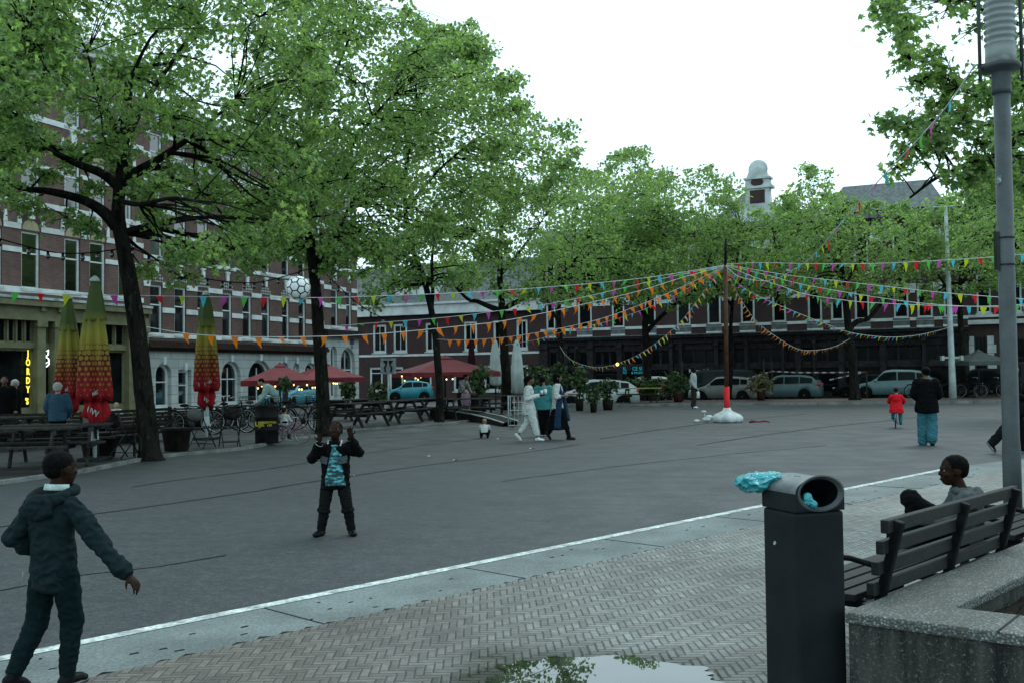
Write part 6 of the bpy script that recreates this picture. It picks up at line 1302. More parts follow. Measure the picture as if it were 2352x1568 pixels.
def hand(mb, w, d, nrm, s, curl=.5, spread=.15, sgn=1):
    d = d.normalized(); nrm = (nrm-d*nrm.dot(d)).normalized(); sd = d.cross(nrm)*sgn; M = Matrix((sd, d, nrm)).transposed()
    mb.ell(w+d*.28*s, (.22*s, .32*s, .105*s), M, 12); mb.ell(w+d*.04*s, (.15*s, .2*s, .12*s), M, 10)
    for i in range(4):
        x = (i-1.5)*.115; b = w+d*(.50-.03*abs(i-1.3))*s+sd*x*s; a = (i-1.5)*spread; dr = (d*math.cos(a)+sd*math.sin(a)); L = (.40, .46, .43, .33)[i]*s; p = b; cu = curl*(.9+.15*i); pts = [p-dr*.12*s, p]; ang = 0
        for f in (.45, .31, .24):
            ang += cu*.75; v = dr*math.cos(ang)+nrm*math.sin(ang); p = p+v*L*f; pts.append(p)
        rr = [.062*s, .060*s, .054*s, .049*s, .042*s]; mb.tube(pts, rr, 8)
        for q, r in zip(pts, rr): mb.ell(q, r, n=8)
    b = w+d*.14*s-sd*.16*s; v = (d*.62-sd*.72+nrm*(.15+curl*.3)).normalized(); p2 = b+v*.24*s; v2 = (d*.85-sd*.35+nrm*(.2+curl*.5)).normalized(); p3 = p2+v2*.2*s
    mb.tube([b, p2, p3], [.085*s, .066*s, .05*s], 8); mb.ell(p2, .066*s, n=8); mb.ell(p3, .05*s, n=8)
def pend(o, vox, fold=0.0, fs=9.0, seed=0): PEND.append((o, vox, fold, fs, seed)); return o
def fig(label, pos, rot, h, J=None, hs=1.0, skin=None, hair='short', hairm=None, vox=.014, hyaw=0, hpit=0, hroll=0, top=None, bot=None, shoes=None, hands=((.5, .12), (.5, .12)), hn=(None, None), eyes=False, skirt=None, group=None, fold=.006, kidr=1.0, feet=True, hdir=(None, None)):
    skin = skin or SK_M; hairm = hairm or HAIR_B
    j = dict(DJ); j.update(J or {}); V = {k: Vector(v)*h for k, v in j.items()}
    o = thing('person', label, 'person', pos, rot, group); sc_ = lambda *a: tuple(x*h for x in a); S_ = [1.0, 1.0]
    hm = Matrix.Rotation(hyaw, 3, 'Z') @ Matrix.Rotation(hpit, 3, 'X') @ Matrix.Rotation(hroll, 3, 'Y'); H = .066*h*hs; c = V['head']
    b = MB(); k = kidr
    def torso(mb, zs, side=(1, 0, 0)):
        mb.loft([(p, a*h, d*h) for p, a, d in zs], 16, side)
        for i in (0, -1): mb.ell(zs[i][0], (zs[i][1]*h*.99, zs[i][2]*h*.99, .015*h), n=12)
    torso(b, [(V['pelvis'], .07*k, .052*k), (V['waist'], .066*k, .047*k), (V['chest'], .076*k, .052*k), (V['chest'].lerp(V['neck'], .75), .070*k, .042*k), (V['neck'], .032, .032)])
    b.tube([V['neck']-(V['head']-V['neck'])*.25, V['neck'].lerp(c, .6)], [.036*h*k, .031*h*k], 12)
    for s_ in 'LR':
        limb(b, [V['sh'+s_], V['el'+s_], V['wr'+s_]], [.030*h, .025*h, .0185*h]); limb(b, [V['hip'+s_], V['kn'+s_], V['an'+s_]], [.045*h, .034*h, .024*h])
        i = 'LR'.index(s_); d = V['wr'+s_]-V['el'+s_]; d = d.normalized() if hdir[i] is None else Vector(hdir[i]).normalized(); nn = hn[i]; nn = Vector(nn) if nn else Vector((-1 if s_ == 'L' else 1, 0, .01))
        hand(b, V['wr'+s_]+d*.012*h, d, nn, .098*h*(1+.1*(hs > 1.15)), *hands[i], sgn=1 if s_ == 'R' else -1)
    def he(mb, p, r, n=14): mb.ell(c+hm @ (Vector(p)*H), tuple(x*H for x in r), hm, n)
    he(b, (0, .12, .24), (.74, .90, .78), 18); he(b, (0, -.20, -.22), (.60, .64, .74), 16); he(b, (0, -.36, -.66), (.40, .42, .32)); he(b, (0, -.08, -.45), (.5, .5, .5))
    he(b, (0, -.86, -.16), (.13, .16, .17), 10); he(b, (0, -.80, .02), (.08, .10, .22), 8); he(b, (0, -.79, -.50), (.22, .11, .06), 10); he(b, (0, -.76, -.60), (.19, .11, .07), 10); he(b, (0, -.70, .20), (.46, .15, .10), 10)
    for s_ in (-1, 1): he(b, (s_*.72, .02, -.08), (.08, .20, .28), 10); he(b, (s_*.36, -.62, -.22), (.2, .18, .16), 10)
    pend(b.build('body', skin, o), vox)
    if eyes:
        e = MB()
        for s_ in (-1, 1): he(e, (s_*.27, -.70, .05), (.13, .07, .07), 10)
        nv = len(e.f)
        for s_ in (-1, 1): he(e, (s_*.27+.0, -.752, .05), (.06, .03, .06), 8)
        for i in range(nv, len(e.f)): e.m[i] = 1
        e.build('eyes', [EYE, PUP], o)
        lp_ = MB(); he(lp_, (0, -.885, -.555), (.15, .03, .035), 10); lp_.build('mouth', mat('lips', (.05, .02, .018), .5), o)
    hb = MB()
    if hair == 'short':
        he(hb, (0, .155, .305), (.765, .885, .74), 18); he(hb, (0, .46, .0), (.64, .54, .55), 14)
        for s_ in (-1, 1): he(hb, (s_*.62, .08, .2), (.14, .26, .22), 8)
    elif hair == 'long':
        he(hb, (0, .18, .32), (.84, .92, .82), 18); he(hb, (0, .6, -.3), (.72, .48, 1.0), 14); he(hb, (0, .62, -1.2), (.66, .4, 1.2), 14); he(hb, (.0, .5, -2.0), (.5, .3, .9), 12); he(hb, (.55, -.1, -.8), (.22, .38, 1.1), 10); he(hb, (-.55, .0, -.8), (.22, .38, 1.1), 10)
    elif hair == 'bun': he(hb, (0, .18, .34), (.82, .92, .8), 18); he(hb, (0, .95, .35), (.5, .45, .5), 14); he(hb, (0, .62, -.1), (.55, .45, .5), 12)
    elif hair == 'puff': he(hb, (0, .18, .32), (.82, .90, .8), 18); he(hb, (0, 1.0, -.15), (.62, .55, .8), 14); he(hb, (0, .9, -.8), (.45, .4, .6), 12)
    elif hair == 'tail': he(hb, (0, .18, .32), (.82, .92, .8), 18); he(hb, (.1, .9, .0), (.34, .3, .5), 12); he(hb, (.2, 1.0, -.8), (.26, .22, .8), 12)
    elif hair == 'fluffy': he(hb, (0, .18, .32), (.92, 1.0, .86), 18); he(hb, (0, .55, -.15), (.82, .6, .62), 14)
    if hb.v: pend(hb.build('hair', hairm, o), vox, (.0012 if hair == 'short' else .004)*hs, 40, 3)
    if top:
        tb = MB(); t = dict(hem=.45, hr=(.098, .072), wr=(.088, .066), cr=(.10, .07), sl=.040, cuff=.030, fwd=0, send=1.0); t.update(top)
        pv = V['pelvis'].copy(); dz = (t['hem']-j['pelvis'][2])*h; ax = (V['waist']-V['pelvis']).normalized(); hp = pv+Vector((0, t['fwd']*h, dz)) if 'hemp' not in t else Vector(t['hemp'])*h
        st_ = [(hp, *t['hr'])]
        if t['hem'] < j['pelvis'][2]-.03: st_.append((pv.lerp(hp, .45)+Vector((0, 0, 0)), t['hr'][0]*.98, t['hr'][1]*.99))
        st_ += [(V['waist'], *t['wr']), (V['chest'], *t['cr']), (V['chest'].lerp(V['neck'], .62), t['cr'][0]*1.0, t['cr'][1]*.85), (V['chest'].lerp(V['neck'], .86), t['cr'][0]*.70, t['cr'][1]*.72), (V['neck'], .046*k, .044*k)]
        torso(tb, st_)
        for s_ in 'LR':
            w = V['el'+s_].lerp(V['wr'+s_], t['send']) if t['send'] > 0 else V['el'+s_]; sh = V['sh'+s_]
            limb(tb, [sh.lerp(V['neck'], .25)-Vector((0, 0, .012*h)), sh, V['el'+s_], w], [t['sl']*h*.9, t['sl']*h*1.08, t['sl']*h*.95, t['cuff']*h], 12)
        for q in t.get('extra', ()): tb.ell(Vector(q[0])*h, tuple(x*h for x in q[1]), n=12)
        pend(tb.build(t.get('name', 'jacket'), t['m'], o), vox, fold*t.get('fold', 1), t.get('fs', 9), 5)
    if bot:
        p = MB(); t = dict(r=(.062, .050, .042), end=1.0, hip=(.084, .064)); t.update(bot)
        p.loft([(V['pelvis']+Vector((0, 0, .05*h)), t['hip'][0]*h*.95, t['hip'][1]*h), (V['pelvis'], t['hip'][0]*h, t['hip'][1]*h), (V['pelvis']-Vector((0, 0, .04*h)), t['hip'][0]*h*.92, t['hip'][1]*h*.95)], 14)
        for s_ in 'LR': limb(p, [V['hip'+s_], V['kn'+s_], V['kn'+s_].lerp(V['an'+s_], t['end'])], [r*h for r in t['r']], 12)
        pend(p.build('trousers', t['m'], o), vox, fold*t.get('fold', 1), 11, 8)
    if skirt:
        p = MB(); p.loft([(Vector(q)*h, a*h, d*h) for q, a, d in skirt[1]], 20); pend(p.build('skirt', skirt[0], o), vox, fold*1.5, 8, 2)
    if shoes:
        sm, sole = shoes if isinstance(shoes, tuple) else (shoes, None)
        for s_ in 'LR':
            q = MB(); f = Vector(j['ft'+s_]).normalized(); sd = f.cross(Vector((0, 0, 1)))
            sd = sd.normalized(); up = sd.cross(f); M = Matrix((sd, f, up)).transposed(); a = V['an'+s_]; L = h*(1+.12*(hs > 1.15))
            q.ell(a+f*.028*L-up*.020*L, (.030*L, .070*L, .024*L), M, 14); q.ell(a+f*.07*L-up*.026*L, (.030*L, .036*L, .018*L), M, 12); q.ell(a-up*.005*L, (.028*L, .034*L, .034*L), M, 12); q.ell(a-f*.018*L-up*.02*L, (.026*L, .028*L, .024*L), M, 10)
            so2 = pend(q.build('shoe', sm, o), min(vox, .010))
            if sole: z_ = MB(); z_.ell(a+f*.03*L-up*.036*L, (.032*L, .085*L, .011*L), M, 14); z_.build('sole', sole, so2)
    return o, V, c, H, hm
CL = dict(black=fabric('black', (.0045, .005, .006)), dk=fabric('charcoal', (.009, .010, .011)), white=fabric('white', (.42, .46, .44)), offwhite=fabric('offwhite', (.30, .33, .32)), teal=fabric('teal', (.035, .17, .175)), navy=fabric('navy', (.008, .028, .06)), red=fabric('red', (.52, .006, .012)), jeans=fabric('jeans', (.03, .125, .155)), denim=fabric('denim', (.022, .06, .095)), boy=fabric('boy_jacket', (.011, .0225, .025)), boyt=fabric('boy_trousers', (.005, .014, .016)), grey=fabric('grey', (.06, .07, .073)), lilac=fabric('lilac', (.17, .12, .16)), brown=fabric('brown', (.035, .028, .022)), mint=fabric('mint', (.24, .34, .32)))
SH_W = mat('white_shoe', (.5, .54, .54), .5, .15, 20); SH_B = mat('black_shoe', (.010, .011, .012), .45, .3, 20); SH_BR = mat('brown_shoe', (.04, .018, .012), .5, .3, 20)
# ---- boy walking off at the left, seen from behind
P = gnd(124, 1571, .01); hB = 1.285
o, V, c, H, hm = fig('boy in dark teal hooded jacket walking away at the left, right arm held out', P, R_(156), hB, dict(pelvis=(0, 0, .49), waist=(0, .008, .585), chest=(0, .012, .69), neck=(0, -.005, .795), head=(-.005, -.03, .897),
    shR=(-.098, .0, .745), elR=(-.215, -.035, .60), wrR=(-.345, -.055, .475), shL=(.098, .01, .745), elL=(.155, .075, .615), wrL=(.13, -.05, .53), hipL=(.055, .0, .475), knL=(.075, .02, .26), anL=(.085, .13, .062), ftL=(.1, -1, -.35), hipR=(-.058, 0, .475), knR=(-.068, -.03, .26), anR=(-.075, .0, .045)),
    1.14, SK_D, 'short', HAIR_B, .006, R_(-10), 0, 0, dict(hem=.405, hr=(.104, .082), wr=(.096, .075), cr=(.102, .074), sl=.041, cuff=.030, m=CL['boy'], fold=1.7, fs=10, send=.98), dict(m=CL['boyt'], r=(.058, .046, .034), hip=(.092, .072), end=.95, fold=.9), (SH_B, mat('sole', (.12, .13, .13), .6)), ((.9, .1), (.5, .1)), (None, None), kidr=1.0)
hd = MB(); N = 26; pts = []
for i in range(N):
    a = 2*math.pi*i/N; y = math.sin(a); x = math.cos(a); pts.append(((x*.078*hB, (.012+.078*y)*hB-.02, (.800-.038*max(0, y)+.012*max(0, -y))*hB), (.020+.014*max(0, y))*hB, (.020+.016*max(0, y))*hB))
hd.loft(pts, 12, (0, 0, 1), close=True); hd.ell((0, .085*hB, .745*hB), (.085*hB, .028*hB, .055*hB)); pend(hd.build('hood', CL['boy'], o), .007, .006, 12, 4)
hl = MB(); hl.ell((0, .008*hB, .795*hB), (.083*hB, .070*hB, .02*hB), n=16); hl.build('hood_lining', CL['black'], o)
cl = MB(); cl.loft([((0, -.012*hB, .800*hB), .056*hB, .052*hB), ((0, -.015*hB, .833*hB), .050*hB, .047*hB)], 20); cl.build('collar', fabric('pale_collar', (.34, .46, .45)), o)
bd_ = MB(); bd_.slab([(-.012, .02), (.012, .02), (.012, 0), (0, -.018), (-.012, 0)], -.003, .003); bd_.build('badge', CL['offwhite'], o, (.108*hB, .065*hB, .455*hB), (0, 0, R_(140)))
# ---- boy with raised hands
P = gnd(771, 1228, .004); hK = 1.215
m = NM('camouflage_cloth'); cn_ = m.noise(17, 4, m.comb(m.m('MULTIPLY', m.xyz(m.co())[0], .7), m.xyz(m.co())[1], m.m('MULTIPLY', m.xyz(m.co())[2], 2.1))); c_ = m.mix(m.ramp(cn_, .46, .49), (.012, .035, .04), (.03, .14, .16)); c_ = m.mix(m.ramp(cn_, .54, .57), c_, (.10, .38, .42)); CAMO = m.fin(c_, .85)
o, V, c, H, hm = fig('boy in black jacket and blue camouflage shirt with both hands raised, looking up', P, R_(3), hK, dict(pelvis=(0, 0, .475), waist=(0, .004, .575), chest=(0, 0, .68), neck=(0, .0, .785), head=(.005, -.018, .885),
    shL=(.115, .0, .735), elL=(.205, -.05, .70), wrL=(.145, -.11, .825), shR=(-.115, 0, .735), elR=(-.185, -.05, .655), wrR=(-.115, -.125, .785), hipL=(.058, 0, .46), knL=(.102, -.025, .25), anL=(.132, .01, .045), hipR=(-.058, 0, .46), knR=(-.090, -.02, .25), anR=(-.122, .01, .045), ftL=(.35, -1, 0), ftR=(-.45, -1, 0)),
    1.24, SK_D, 'short', HAIR_B, .0065, 0, R_(-14), 0, dict(hem=.40, hr=(.122, .088), wr=(.118, .085), cr=(.122, .082), sl=.048, cuff=.032, m=CL['black'], fold=1.5, send=.93), dict(m=CL['dk'], r=(.057, .048, .037), hip=(.094, .072), end=.98, fold=1.0), SH_B, ((.35, .22), (.35, .22)), ((0.1, -1, .25), (-.1, -1, .25)), True, kidr=1.12, hdir=((-.1, -.15, 1), (.12, -.15, 1)))
sb_ = MB(); sb_.loft([(Vector((.005, -.022, z))*hK, a*hK, d*hK) for z, a, d in ((.425, .104, .086), (.50, .088, .086), (.60, .072, .080), (.70, .058, .068), (.765, .038, .042))], 18); pend(sb_.build('shirt', CAMO, o), .008, .004, 12)
for s_ in (-1, 1):
    q = MB(); q.tube([Vector((s_*.040, -.052, .735))*hK, Vector((s_*.055, -.036, .775))*hK, Vector((s_*.055, .005, .80))*hK], .0075*hK, 8); q.build('collar', CL['white'], o)
    q = MB(); w_, e_ = V['wrL' if s_ > 0 else 'wrR'], V['elL' if s_ > 0 else 'elR']; d_ = (w_-e_).normalized(); q.loft([(e_.lerp(w_, .90), .037*hK, .037*hK), (e_.lerp(w_, .985), .030*hK, .030*hK)], 14); q.build('cuff', CL['dk'], o); q = MB(); q.loft([(e_.lerp(w_, .965), .034*hK, .034*hK), (e_.lerp(w_, .98), .034*hK, .034*hK)], 14); q.build('cuff_stripe', CL['offwhite'], o)
    for i, (w__, h_, z) in enumerate(((.034, .018, .655), (.030, .012, .625))):
        q = MB(); q.box(-w__*hK, w__*hK, -.002, .002, -h_*hK, h_*hK); q.build('chest_patch', CL['grey'], o, Vector((s_*.082, -.083, z))*hK, (R_(-4), R_(-12*s_), s_*.45), bevel=.003)
    q = MB(); kn = V['knL' if s_ > 0 else 'knR']; an = V['anL' if s_ > 0 else 'anR']; q.loft([(kn.lerp(an, .10), .052*hK, .052*hK), (kn.lerp(an, .16), .060*hK, .058*hK), (kn.lerp(an, .26), .050*hK, .050*hK)], 14); pend(q.build('knee_fold', CL['dk'], o), .009, .006, 16)
# ---- boy on the bench
sp = bA+LD*1.74-LN*.30; MUST = Vector((sp.x, sp.y, .0)); tgt = gnd(2232, 1100, .985)
o, V, c, H, hm = fig('boy in grey hooded sweater sitting on the bench with one knee drawn up', MUST, R_(-108), 1.0, dict(pelvis=(0, .05, .50), waist=(0, .07, .60), chest=(0, .075, .73), neck=(0, .045, .845), head=(0, .005, .965), shL=(.135, .075, .785), elL=(.17, -.05, .64), wrL=(.1, -.24, .66), shR=(-.135, .075, .785), elR=(-.17, -.05, .64), wrR=(-.09, -.25, .64),
    hipL=(.07, .04, .5), knL=(.08, -.27, .775), anL=(.08, -.22, .475), hipR=(-.07, .04, .5), knR=(-.09, -.36, .50), anR=(-.09, -.38, .09)), 1.52, SK_D, 'short', HAIR_B, .006, R_(16), R_(2), 0, dict(hem=.50, hr=(.15, .12), wr=(.145, .11), cr=(.145, .105), sl=.062, cuff=.04, m=CL['grey'], fold=1.5), dict(m=CL['black'], r=(.085, .07, .055), hip=(.12, .1)), SH_B, ((1.0, .1), (1.0, .1)), eyes=True, kidr=1.3)
hd = MB(); hd.loft([((x*.095, .07+.06*y, .835-.03*max(0, y)), .028, .030) for x, y in [(math.cos(2*math.pi*i/20), math.sin(2*math.pi*i/20)) for i in range(20)]], 10, (0, 0, 1), close=True); hd.ell((0, .15, .80), (.09, .04, .06)); pend(hd.build('hood', CL['grey'], o), .008, .005, 12)
q = MB(); q.box(-.006, .006, -.004, .004, -.035, .035); q.box(-.02, .02, -.004, .004, -.012, .012); q.build('red_mark', fabric('red_print', (.5, .01, .02)), o, (.02, -.255, .765), (.6, .2, .3))
# ---- three women walking
o, V, c, H, hm = fig('woman in white trouser suit and white trainers carrying a tray of cups', gnd(1216, 1013, .0), R_(88), 1.60, dict(knR=(-.045, -.075, .28), anR=(-.05, -.125, .05), knL=(.05, .03, .275), anL=(.05, .175, .10), ftL=(0, -.75, -.75), elR=(-.145, .03, .645), wrR=(-.085, -.14, .685), elL=(.14, .02, .645), wrL=(.06, -.15, .69), head=(0, -.022, .925)),
    1.0, SK_M, 'puff', HAIR_B, .011, 0, 0, 0, dict(hem=.405, hr=(.105, .098), wr=(.085, .078), cr=(.098, .078), m=CL['white'], fold=1.4, fwd=-.005), dict(m=CL['white'], r=(.068, .056, .042), end=.72, hip=(.088, .078)), SH_W, ((.3, .05), (.3, .05)), ((0, 0, 1), (0, 0, 1)), hdir=((-.3, -1, 0), (.3, -1, 0)))
q = MB(); q.box(-.012, .012, -.1, .1, -.5, 0)
tw = Matrix.Translation(o.location) @ Matrix.Rotation(R_(88), 4, 'Z'); tp_ = tw @ Vector((-.02, -.345, 1.115))
tr_ = thing('serving_tray', 'small tray with white cups held by the woman in the white suit', 'tray', tp_, R_(88)); MB().box(-.14, .14, -.12, .10, 0, .014).build('tray', MT['darkwood'], tr_, bevel=.004)
for x, y, hh_ in ((-.06, -.06, .11), (.05, -.05, .13), (.0, .03, .10), (-.08, .03, .09)): MB().lathe([(.028, 0), (.038, hh_), (.034, hh_), (.026, .01)], 14).build('cup', MT['white'], tr_, (x, y, .0145))
fig('woman in teal jacket and black trousers seen from behind between two others', gnd(1250, 1001, .0), R_(172), 1.56, dict(knL=(.05, .0, .285), head=(.02, -.02, .92), knR=(-.04, -.03, .285), anR=(-.045, .03, .05), anL=(.03, -.05, .05)), 1.0, SK_M, 'tail', HAIR_B, .012, 0, .2, 0, dict(hem=.45, hr=(.125, .09), wr=(.115, .085), cr=(.115, .08), sl=.046, m=CL['teal'], fold=1.5), dict(m=CL['black'], r=(.066, .05, .04)), (SH_B, SH_W))
o, V, c, H, hm = fig('woman with very long black hair, white shirt, blue scarf and dark skirt', gnd(1282, 1009, 0), R_(84), 1.64, dict(knR=(-.05, -.11, .29), anR=(-.05, -.165, .045), knL=(.05, .05, .26), anL=(.05, .15, .095), ftL=(0, -.6, -.8), elR=(-.14, .02, .645), wrR=(-.08, -.13, .66), elL=(.14, .02, .645), wrL=(.06, -.13, .66)), 1.0, SK_M, 'long', HAIR_B, .012, 0, 0, 0, dict(hem=.45, hr=(.10, .09), wr=(.085, .075), cr=(.10, .08), sl=.044, send=.4, m=CL['white'], name='shirt'), dict(m=CL['black'], r=(.05, .04, .032)), SH_BR, ((.3, .05), (.3, .05)), ((0, 0, 1), (0, 0, 1)), skirt=(CL['black'], [((0, 0, .53), .085, .075), ((0, 0, .44), .10, .10), ((0, -.005, .28), .115, .135), ((0, -.01, .155), .13, .17)]), hdir=((-.3, -1, 0), (.3, -1, 0)))
q = MB(); q.loft([(Vector(p)*1.64, a*1.64, b_*1.64) for p, a, b_ in (((-.06, -.02, .82), .018, .03), ((-.085, -.045, .70), .016, .04), ((-.095, -.03, .55), .018, .045), ((-.11, -.01, .38), .018, .05), ((-.12, .0, .17), .02, .055))], 12, (1, 0, 0)); q.loft([(Vector(p)*1.64, a*1.64, b_*1.64) for p, a, b_ in (((.03, -.06, .80), .02, .02), ((.0, -.10, .62), .03, .02), ((.0, -.13, .45), .04, .025), ((.0, -.16, .28), .045, .03))], 12, (1, 0, 0)); pend(q.build('scarf', CL['navy'], o), .012, .01, 9)
tp_ = Matrix.Translation(o.location) @ Matrix.Rotation(R_(84), 4, 'Z') @ Vector((-.02, -.37, 1.105)); tag(MB().lathe([(.08, 0), (.13, .02), (.14, .035), (.12, .03), (.02, .025)], 20).build('plate', mat('pink_plate', (.42, .16, .24), .4, .1), None, tp_), 'pink plate carried by the woman with long hair', 'plate')
# ---- small figures on the square
fig('toddler with blond hair, white top and dark trousers crouching on the asphalt', gnd(1113, 1005, 0), R_(175), .64, dict(pelvis=(0, .05, .20), waist=(0, .03, .31), chest=(0, -.02, .44), neck=(0, -.05, .53), head=(0, -.06, .66), shL=(.15, -.02, .48), elL=(.19, -.10, .36), wrL=(.1, -.22, .3), shR=(-.15, -.02, .48), elR=(-.19, -.10, .36), wrR=(-.1, -.22, .3), hipL=(.09, .05, .2), knL=(.15, -.17, .27), anL=(.13, .02, .06), hipR=(-.09, .05, .2), knR=(-.15, -.17, .27), anR=(-.13, .02, .06)), 1.75, SK_L, 'short', HAIR_BL, .012, 0, 0, 0, dict(hem=.22, hr=(.15, .12), wr=(.15, .12), cr=(.14, .11), sl=.06, m=CL['white'], fold=.6), dict(m=CL['black'], r=(.08, .07, .06), hip=(.13, .11)), SH_W, kidr=1.5)
o, V, c, H, hm = fig('man in pale sweater, dark trousers and white shoes standing by the far kerb', gnd(1594, 937, 0), R_(70), 1.84, dict(elR=(-.14, .03, .64), wrR=(-.13, -.06, .50), knR=(-.04, -.0, .285), anR=(-.04, .02, .045), elL=(.14, .03, .64)), 1.0, SK_D, 'short', HAIR_B, .018, R_(10), 0, 0, dict(hem=.47, hr=(.10, .08), wr=(.098, .078), cr=(.112, .08), sl=.045, m=CL['offwhite'], name='sweater'), dict(m=CL['brown'], r=(.062, .05, .042)), SH_W)
bp = Matrix.Translation(o.location) @ Matrix.Rotation(R_(70), 4, 'Z') @ Vector((.14*1.84, -.09, .40*1.84)); b_ = thing('paper_bag', 'white carrier bag hanging from the hand of the man in the pale sweater', 'bag', bp); MB().lathe([(.09, -.3), (.12, -.28), (.13, -.05), (.10, .0)], 10).build('bag', MT['white_cloth'], b_); MB().tube([(-.08, 0, -.01), (-.04, 0, .12), (.04, 0, .12), (.08, 0, -.01)], .012, 5).build('handle', MT['white_cloth'], b_)
cb_ = onz(2054, 28.6, 0)
fig('child in bright red hooded coat riding a small bicycle away', (cb_.x, cb_.y-.10, 0), R_(159), 1.0, dict(pelvis=(0, 0, .56), waist=(0, -.01, .66), chest=(0, -.03, .80), neck=(0, -.04, .915), head=(0, -.05, 1.03), shL=(.125, -.03, .86), elL=(.20, -.12, .74), wrL=(.17, -.30, .665), shR=(-.125, -.03, .86), elR=(-.20, -.12, .74), wrR=(-.17, -.30, .665), hipL=(.06, 0, .55), knL=(.10, -.20, .50), anL=(.10, -.14, .27), hipR=(-.06, 0, .55), knR=(-.10, -.14, .36), anR=(-.10, -.06, .12)), 1.5, SK_L, 'short', HAIR_BR, .014, 0, 0, 0, dict(hem=.42, hr=(.195, .15), wr=(.15, .115), cr=(.135, .10), sl=.06, m=CL['red'], fold=1.3, extra=(((0, .06, .87), (.12, .06, .07)), ((0, .075, .80), (.10, .05, .08)))), dict(m=CL['jeans'], r=(.07, .055, .045), hip=(.11, .09)), SH_B, kidr=1.3)
fig('woman in black coat and wide blue jeans walking away beside the child in red', gnd(2131, 1021, 0), R_(158), 1.68, dict(knR=(-.06, .01, .285), anR=(-.055, .10, .085), ftR=(0, -.55, -.85), elL=(.155, .0, .64), wrL=(.11, -.10, .60), elR=(-.155, .0, .64), wrR=(-.11, -.10, .60), head=(.005, -.012, .92)), 1.02, SK_M, 'bun', HAIR_B, .011, R_(20), .1, 0, dict(hem=.42, hr=(.148, .118), wr=(.122, .095), cr=(.122, .085), sl=.052, cuff=.042, m=CL['black'], fold=1.4), dict(m=CL['jeans'], r=(.068, .066, .064), hip=(.095, .075), fold=1.8), SH_B)
o, V, c, H, hm = fig('man in dark clothes striding right, mostly hidden behind the lamp post', gnd(2330, 1040, 0), R_(80), 1.74, dict(hipR=(-.05, 0, .5), knR=(-.05, .09, .28), anR=(-.05, .245, .115), ftR=(0, -.6, -.8), knL=(.05, -.10, .285), anL=(.05, -.115, .05), elR=(-.14, .06, .65), wrR=(-.12, -.10, .60), pelvis=(0, 0, .51)), 1.0, SK_M, 'short', HAIR_B, .012, 0, 0, 0, dict(hem=.43, hr=(.115, .10), wr=(.108, .09), cr=(.118, .088), sl=.048, m=CL['black'], fold=1.4), dict(m=CL['dk'], r=(.07, .058, .045), fold=1.5), (SH_B, mat('grey_sole', (.2, .22, .22), .7)))
bp = Matrix.Translation(o.location) @ Matrix.Rotation(R_(80), 4, 'Z') @ Vector((-.2, -.10, .98)); q = MB(); q.ell((0, 0, -.12), (.09, .2, .17), n=14); pend(tag(q.build('shoulder_bag', CL['dk'], None, bp, (0, 0, R_(80))), 'dark bag carried at the hip of the man behind the lamp post', 'bag'), .015, .012, 9)
# ---- people on the terrace
std = dict(shoes=SH_B, vox=.014)
fig('man in black jacket over pale shirt standing at the left edge before the shop', onz(10, 26, TZ), R_(20), 1.70, None, 1.0, SK_M, 'short', HAIR_B, top=dict(hem=.42, hr=(.12, .09), wr=(.11, .088), cr=(.125, .088), sl=.05, m=CL['black']), bot=dict(m=CL['dk']), **std)
fig('grey haired person in dark coat beside the man in the black jacket', onz(34, 28, TZ), R_(-40), 1.60, None, 1.0, SK_L, 'fluffy', HAIR_G, top=dict(hem=.38, hr=(.12, .10), wr=(.115, .09), cr=(.12, .088), sl=.05, m=CL['black']), bot=dict(m=CL['dk']), **std)
fig('older woman with short grey hair and blue denim jacket seen from behind', onz(133, 21.8, TZ), R_(190), 1.52, dict(elL=(.155, .0, .65), wrL=(.13, -.08, .53), elR=(-.155, .0, .65), wrR=(-.13, -.08, .53)), 1.05, SK_L, 'fluffy', HAIR_G, top=dict(hem=.47, hr=(.125, .095), wr=(.12, .09), cr=(.125, .088), sl=.048, m=CL['denim']), bot=dict(m=CL['black'], hip=(.1, .08)), **std)
fig('small child with red top sitting behind the slatted bench at the thick tree', onz(267, 28.5, TZ), R_(30), 1.0, dict(pelvis=(0, 0, .46), waist=(0, 0, .55), chest=(0, 0, .64), neck=(0, 0, .74), head=(0, 0, .84), shL=(.1, 0, .70), elL=(.13, -.05, .6), wrL=(.08, -.15, .62), shR=(-.1, 0, .70), elR=(-.13, -.05, .6), wrR=(-.08, -.15, .62), hipL=(.06, 0, .46), knL=(.08, -.2, .46), anL=(.08, -.2, .2), hipR=(-.06, 0, .46), knR=(-.08, -.2, .46), anR=(-.08, -.2, .2)), 1.35, SK_L, 'short', HAIR_BL, top=dict(hem=.46, m=CL['white'], extra=(((.0, -.06, .62), (.05, .03, .06)),)), bot=dict(m=CL['red']), kidr=1.2, **std)
fig('man in pale mint shirt bending forward over the terrace table beside the bicycles', onz(628, 31.5, TZ), R_(-78), 1.74, dict(pelvis=(0, .03, .50), waist=(0, .0, .60), chest=(0, -.075, .685), neck=(0, -.155, .755), head=(0, -.215, .815), shL=(.108, -.12, .725), elL=(.13, -.16, .56), wrL=(.11, -.26, .47), shR=(-.108, -.12, .725), elR=(-.13, -.14, .56), wrR=(-.11, -.24, .46)), 1.0, SK_L, 'short', HAIR_B, top=dict(hem=.47, hr=(.11, .085), wr=(.108, .085), cr=(.118, .088), sl=.05, m=CL['mint'], name='shirt', fwd=.01), bot=dict(m=CL['dk']), hpit=.4, **std)
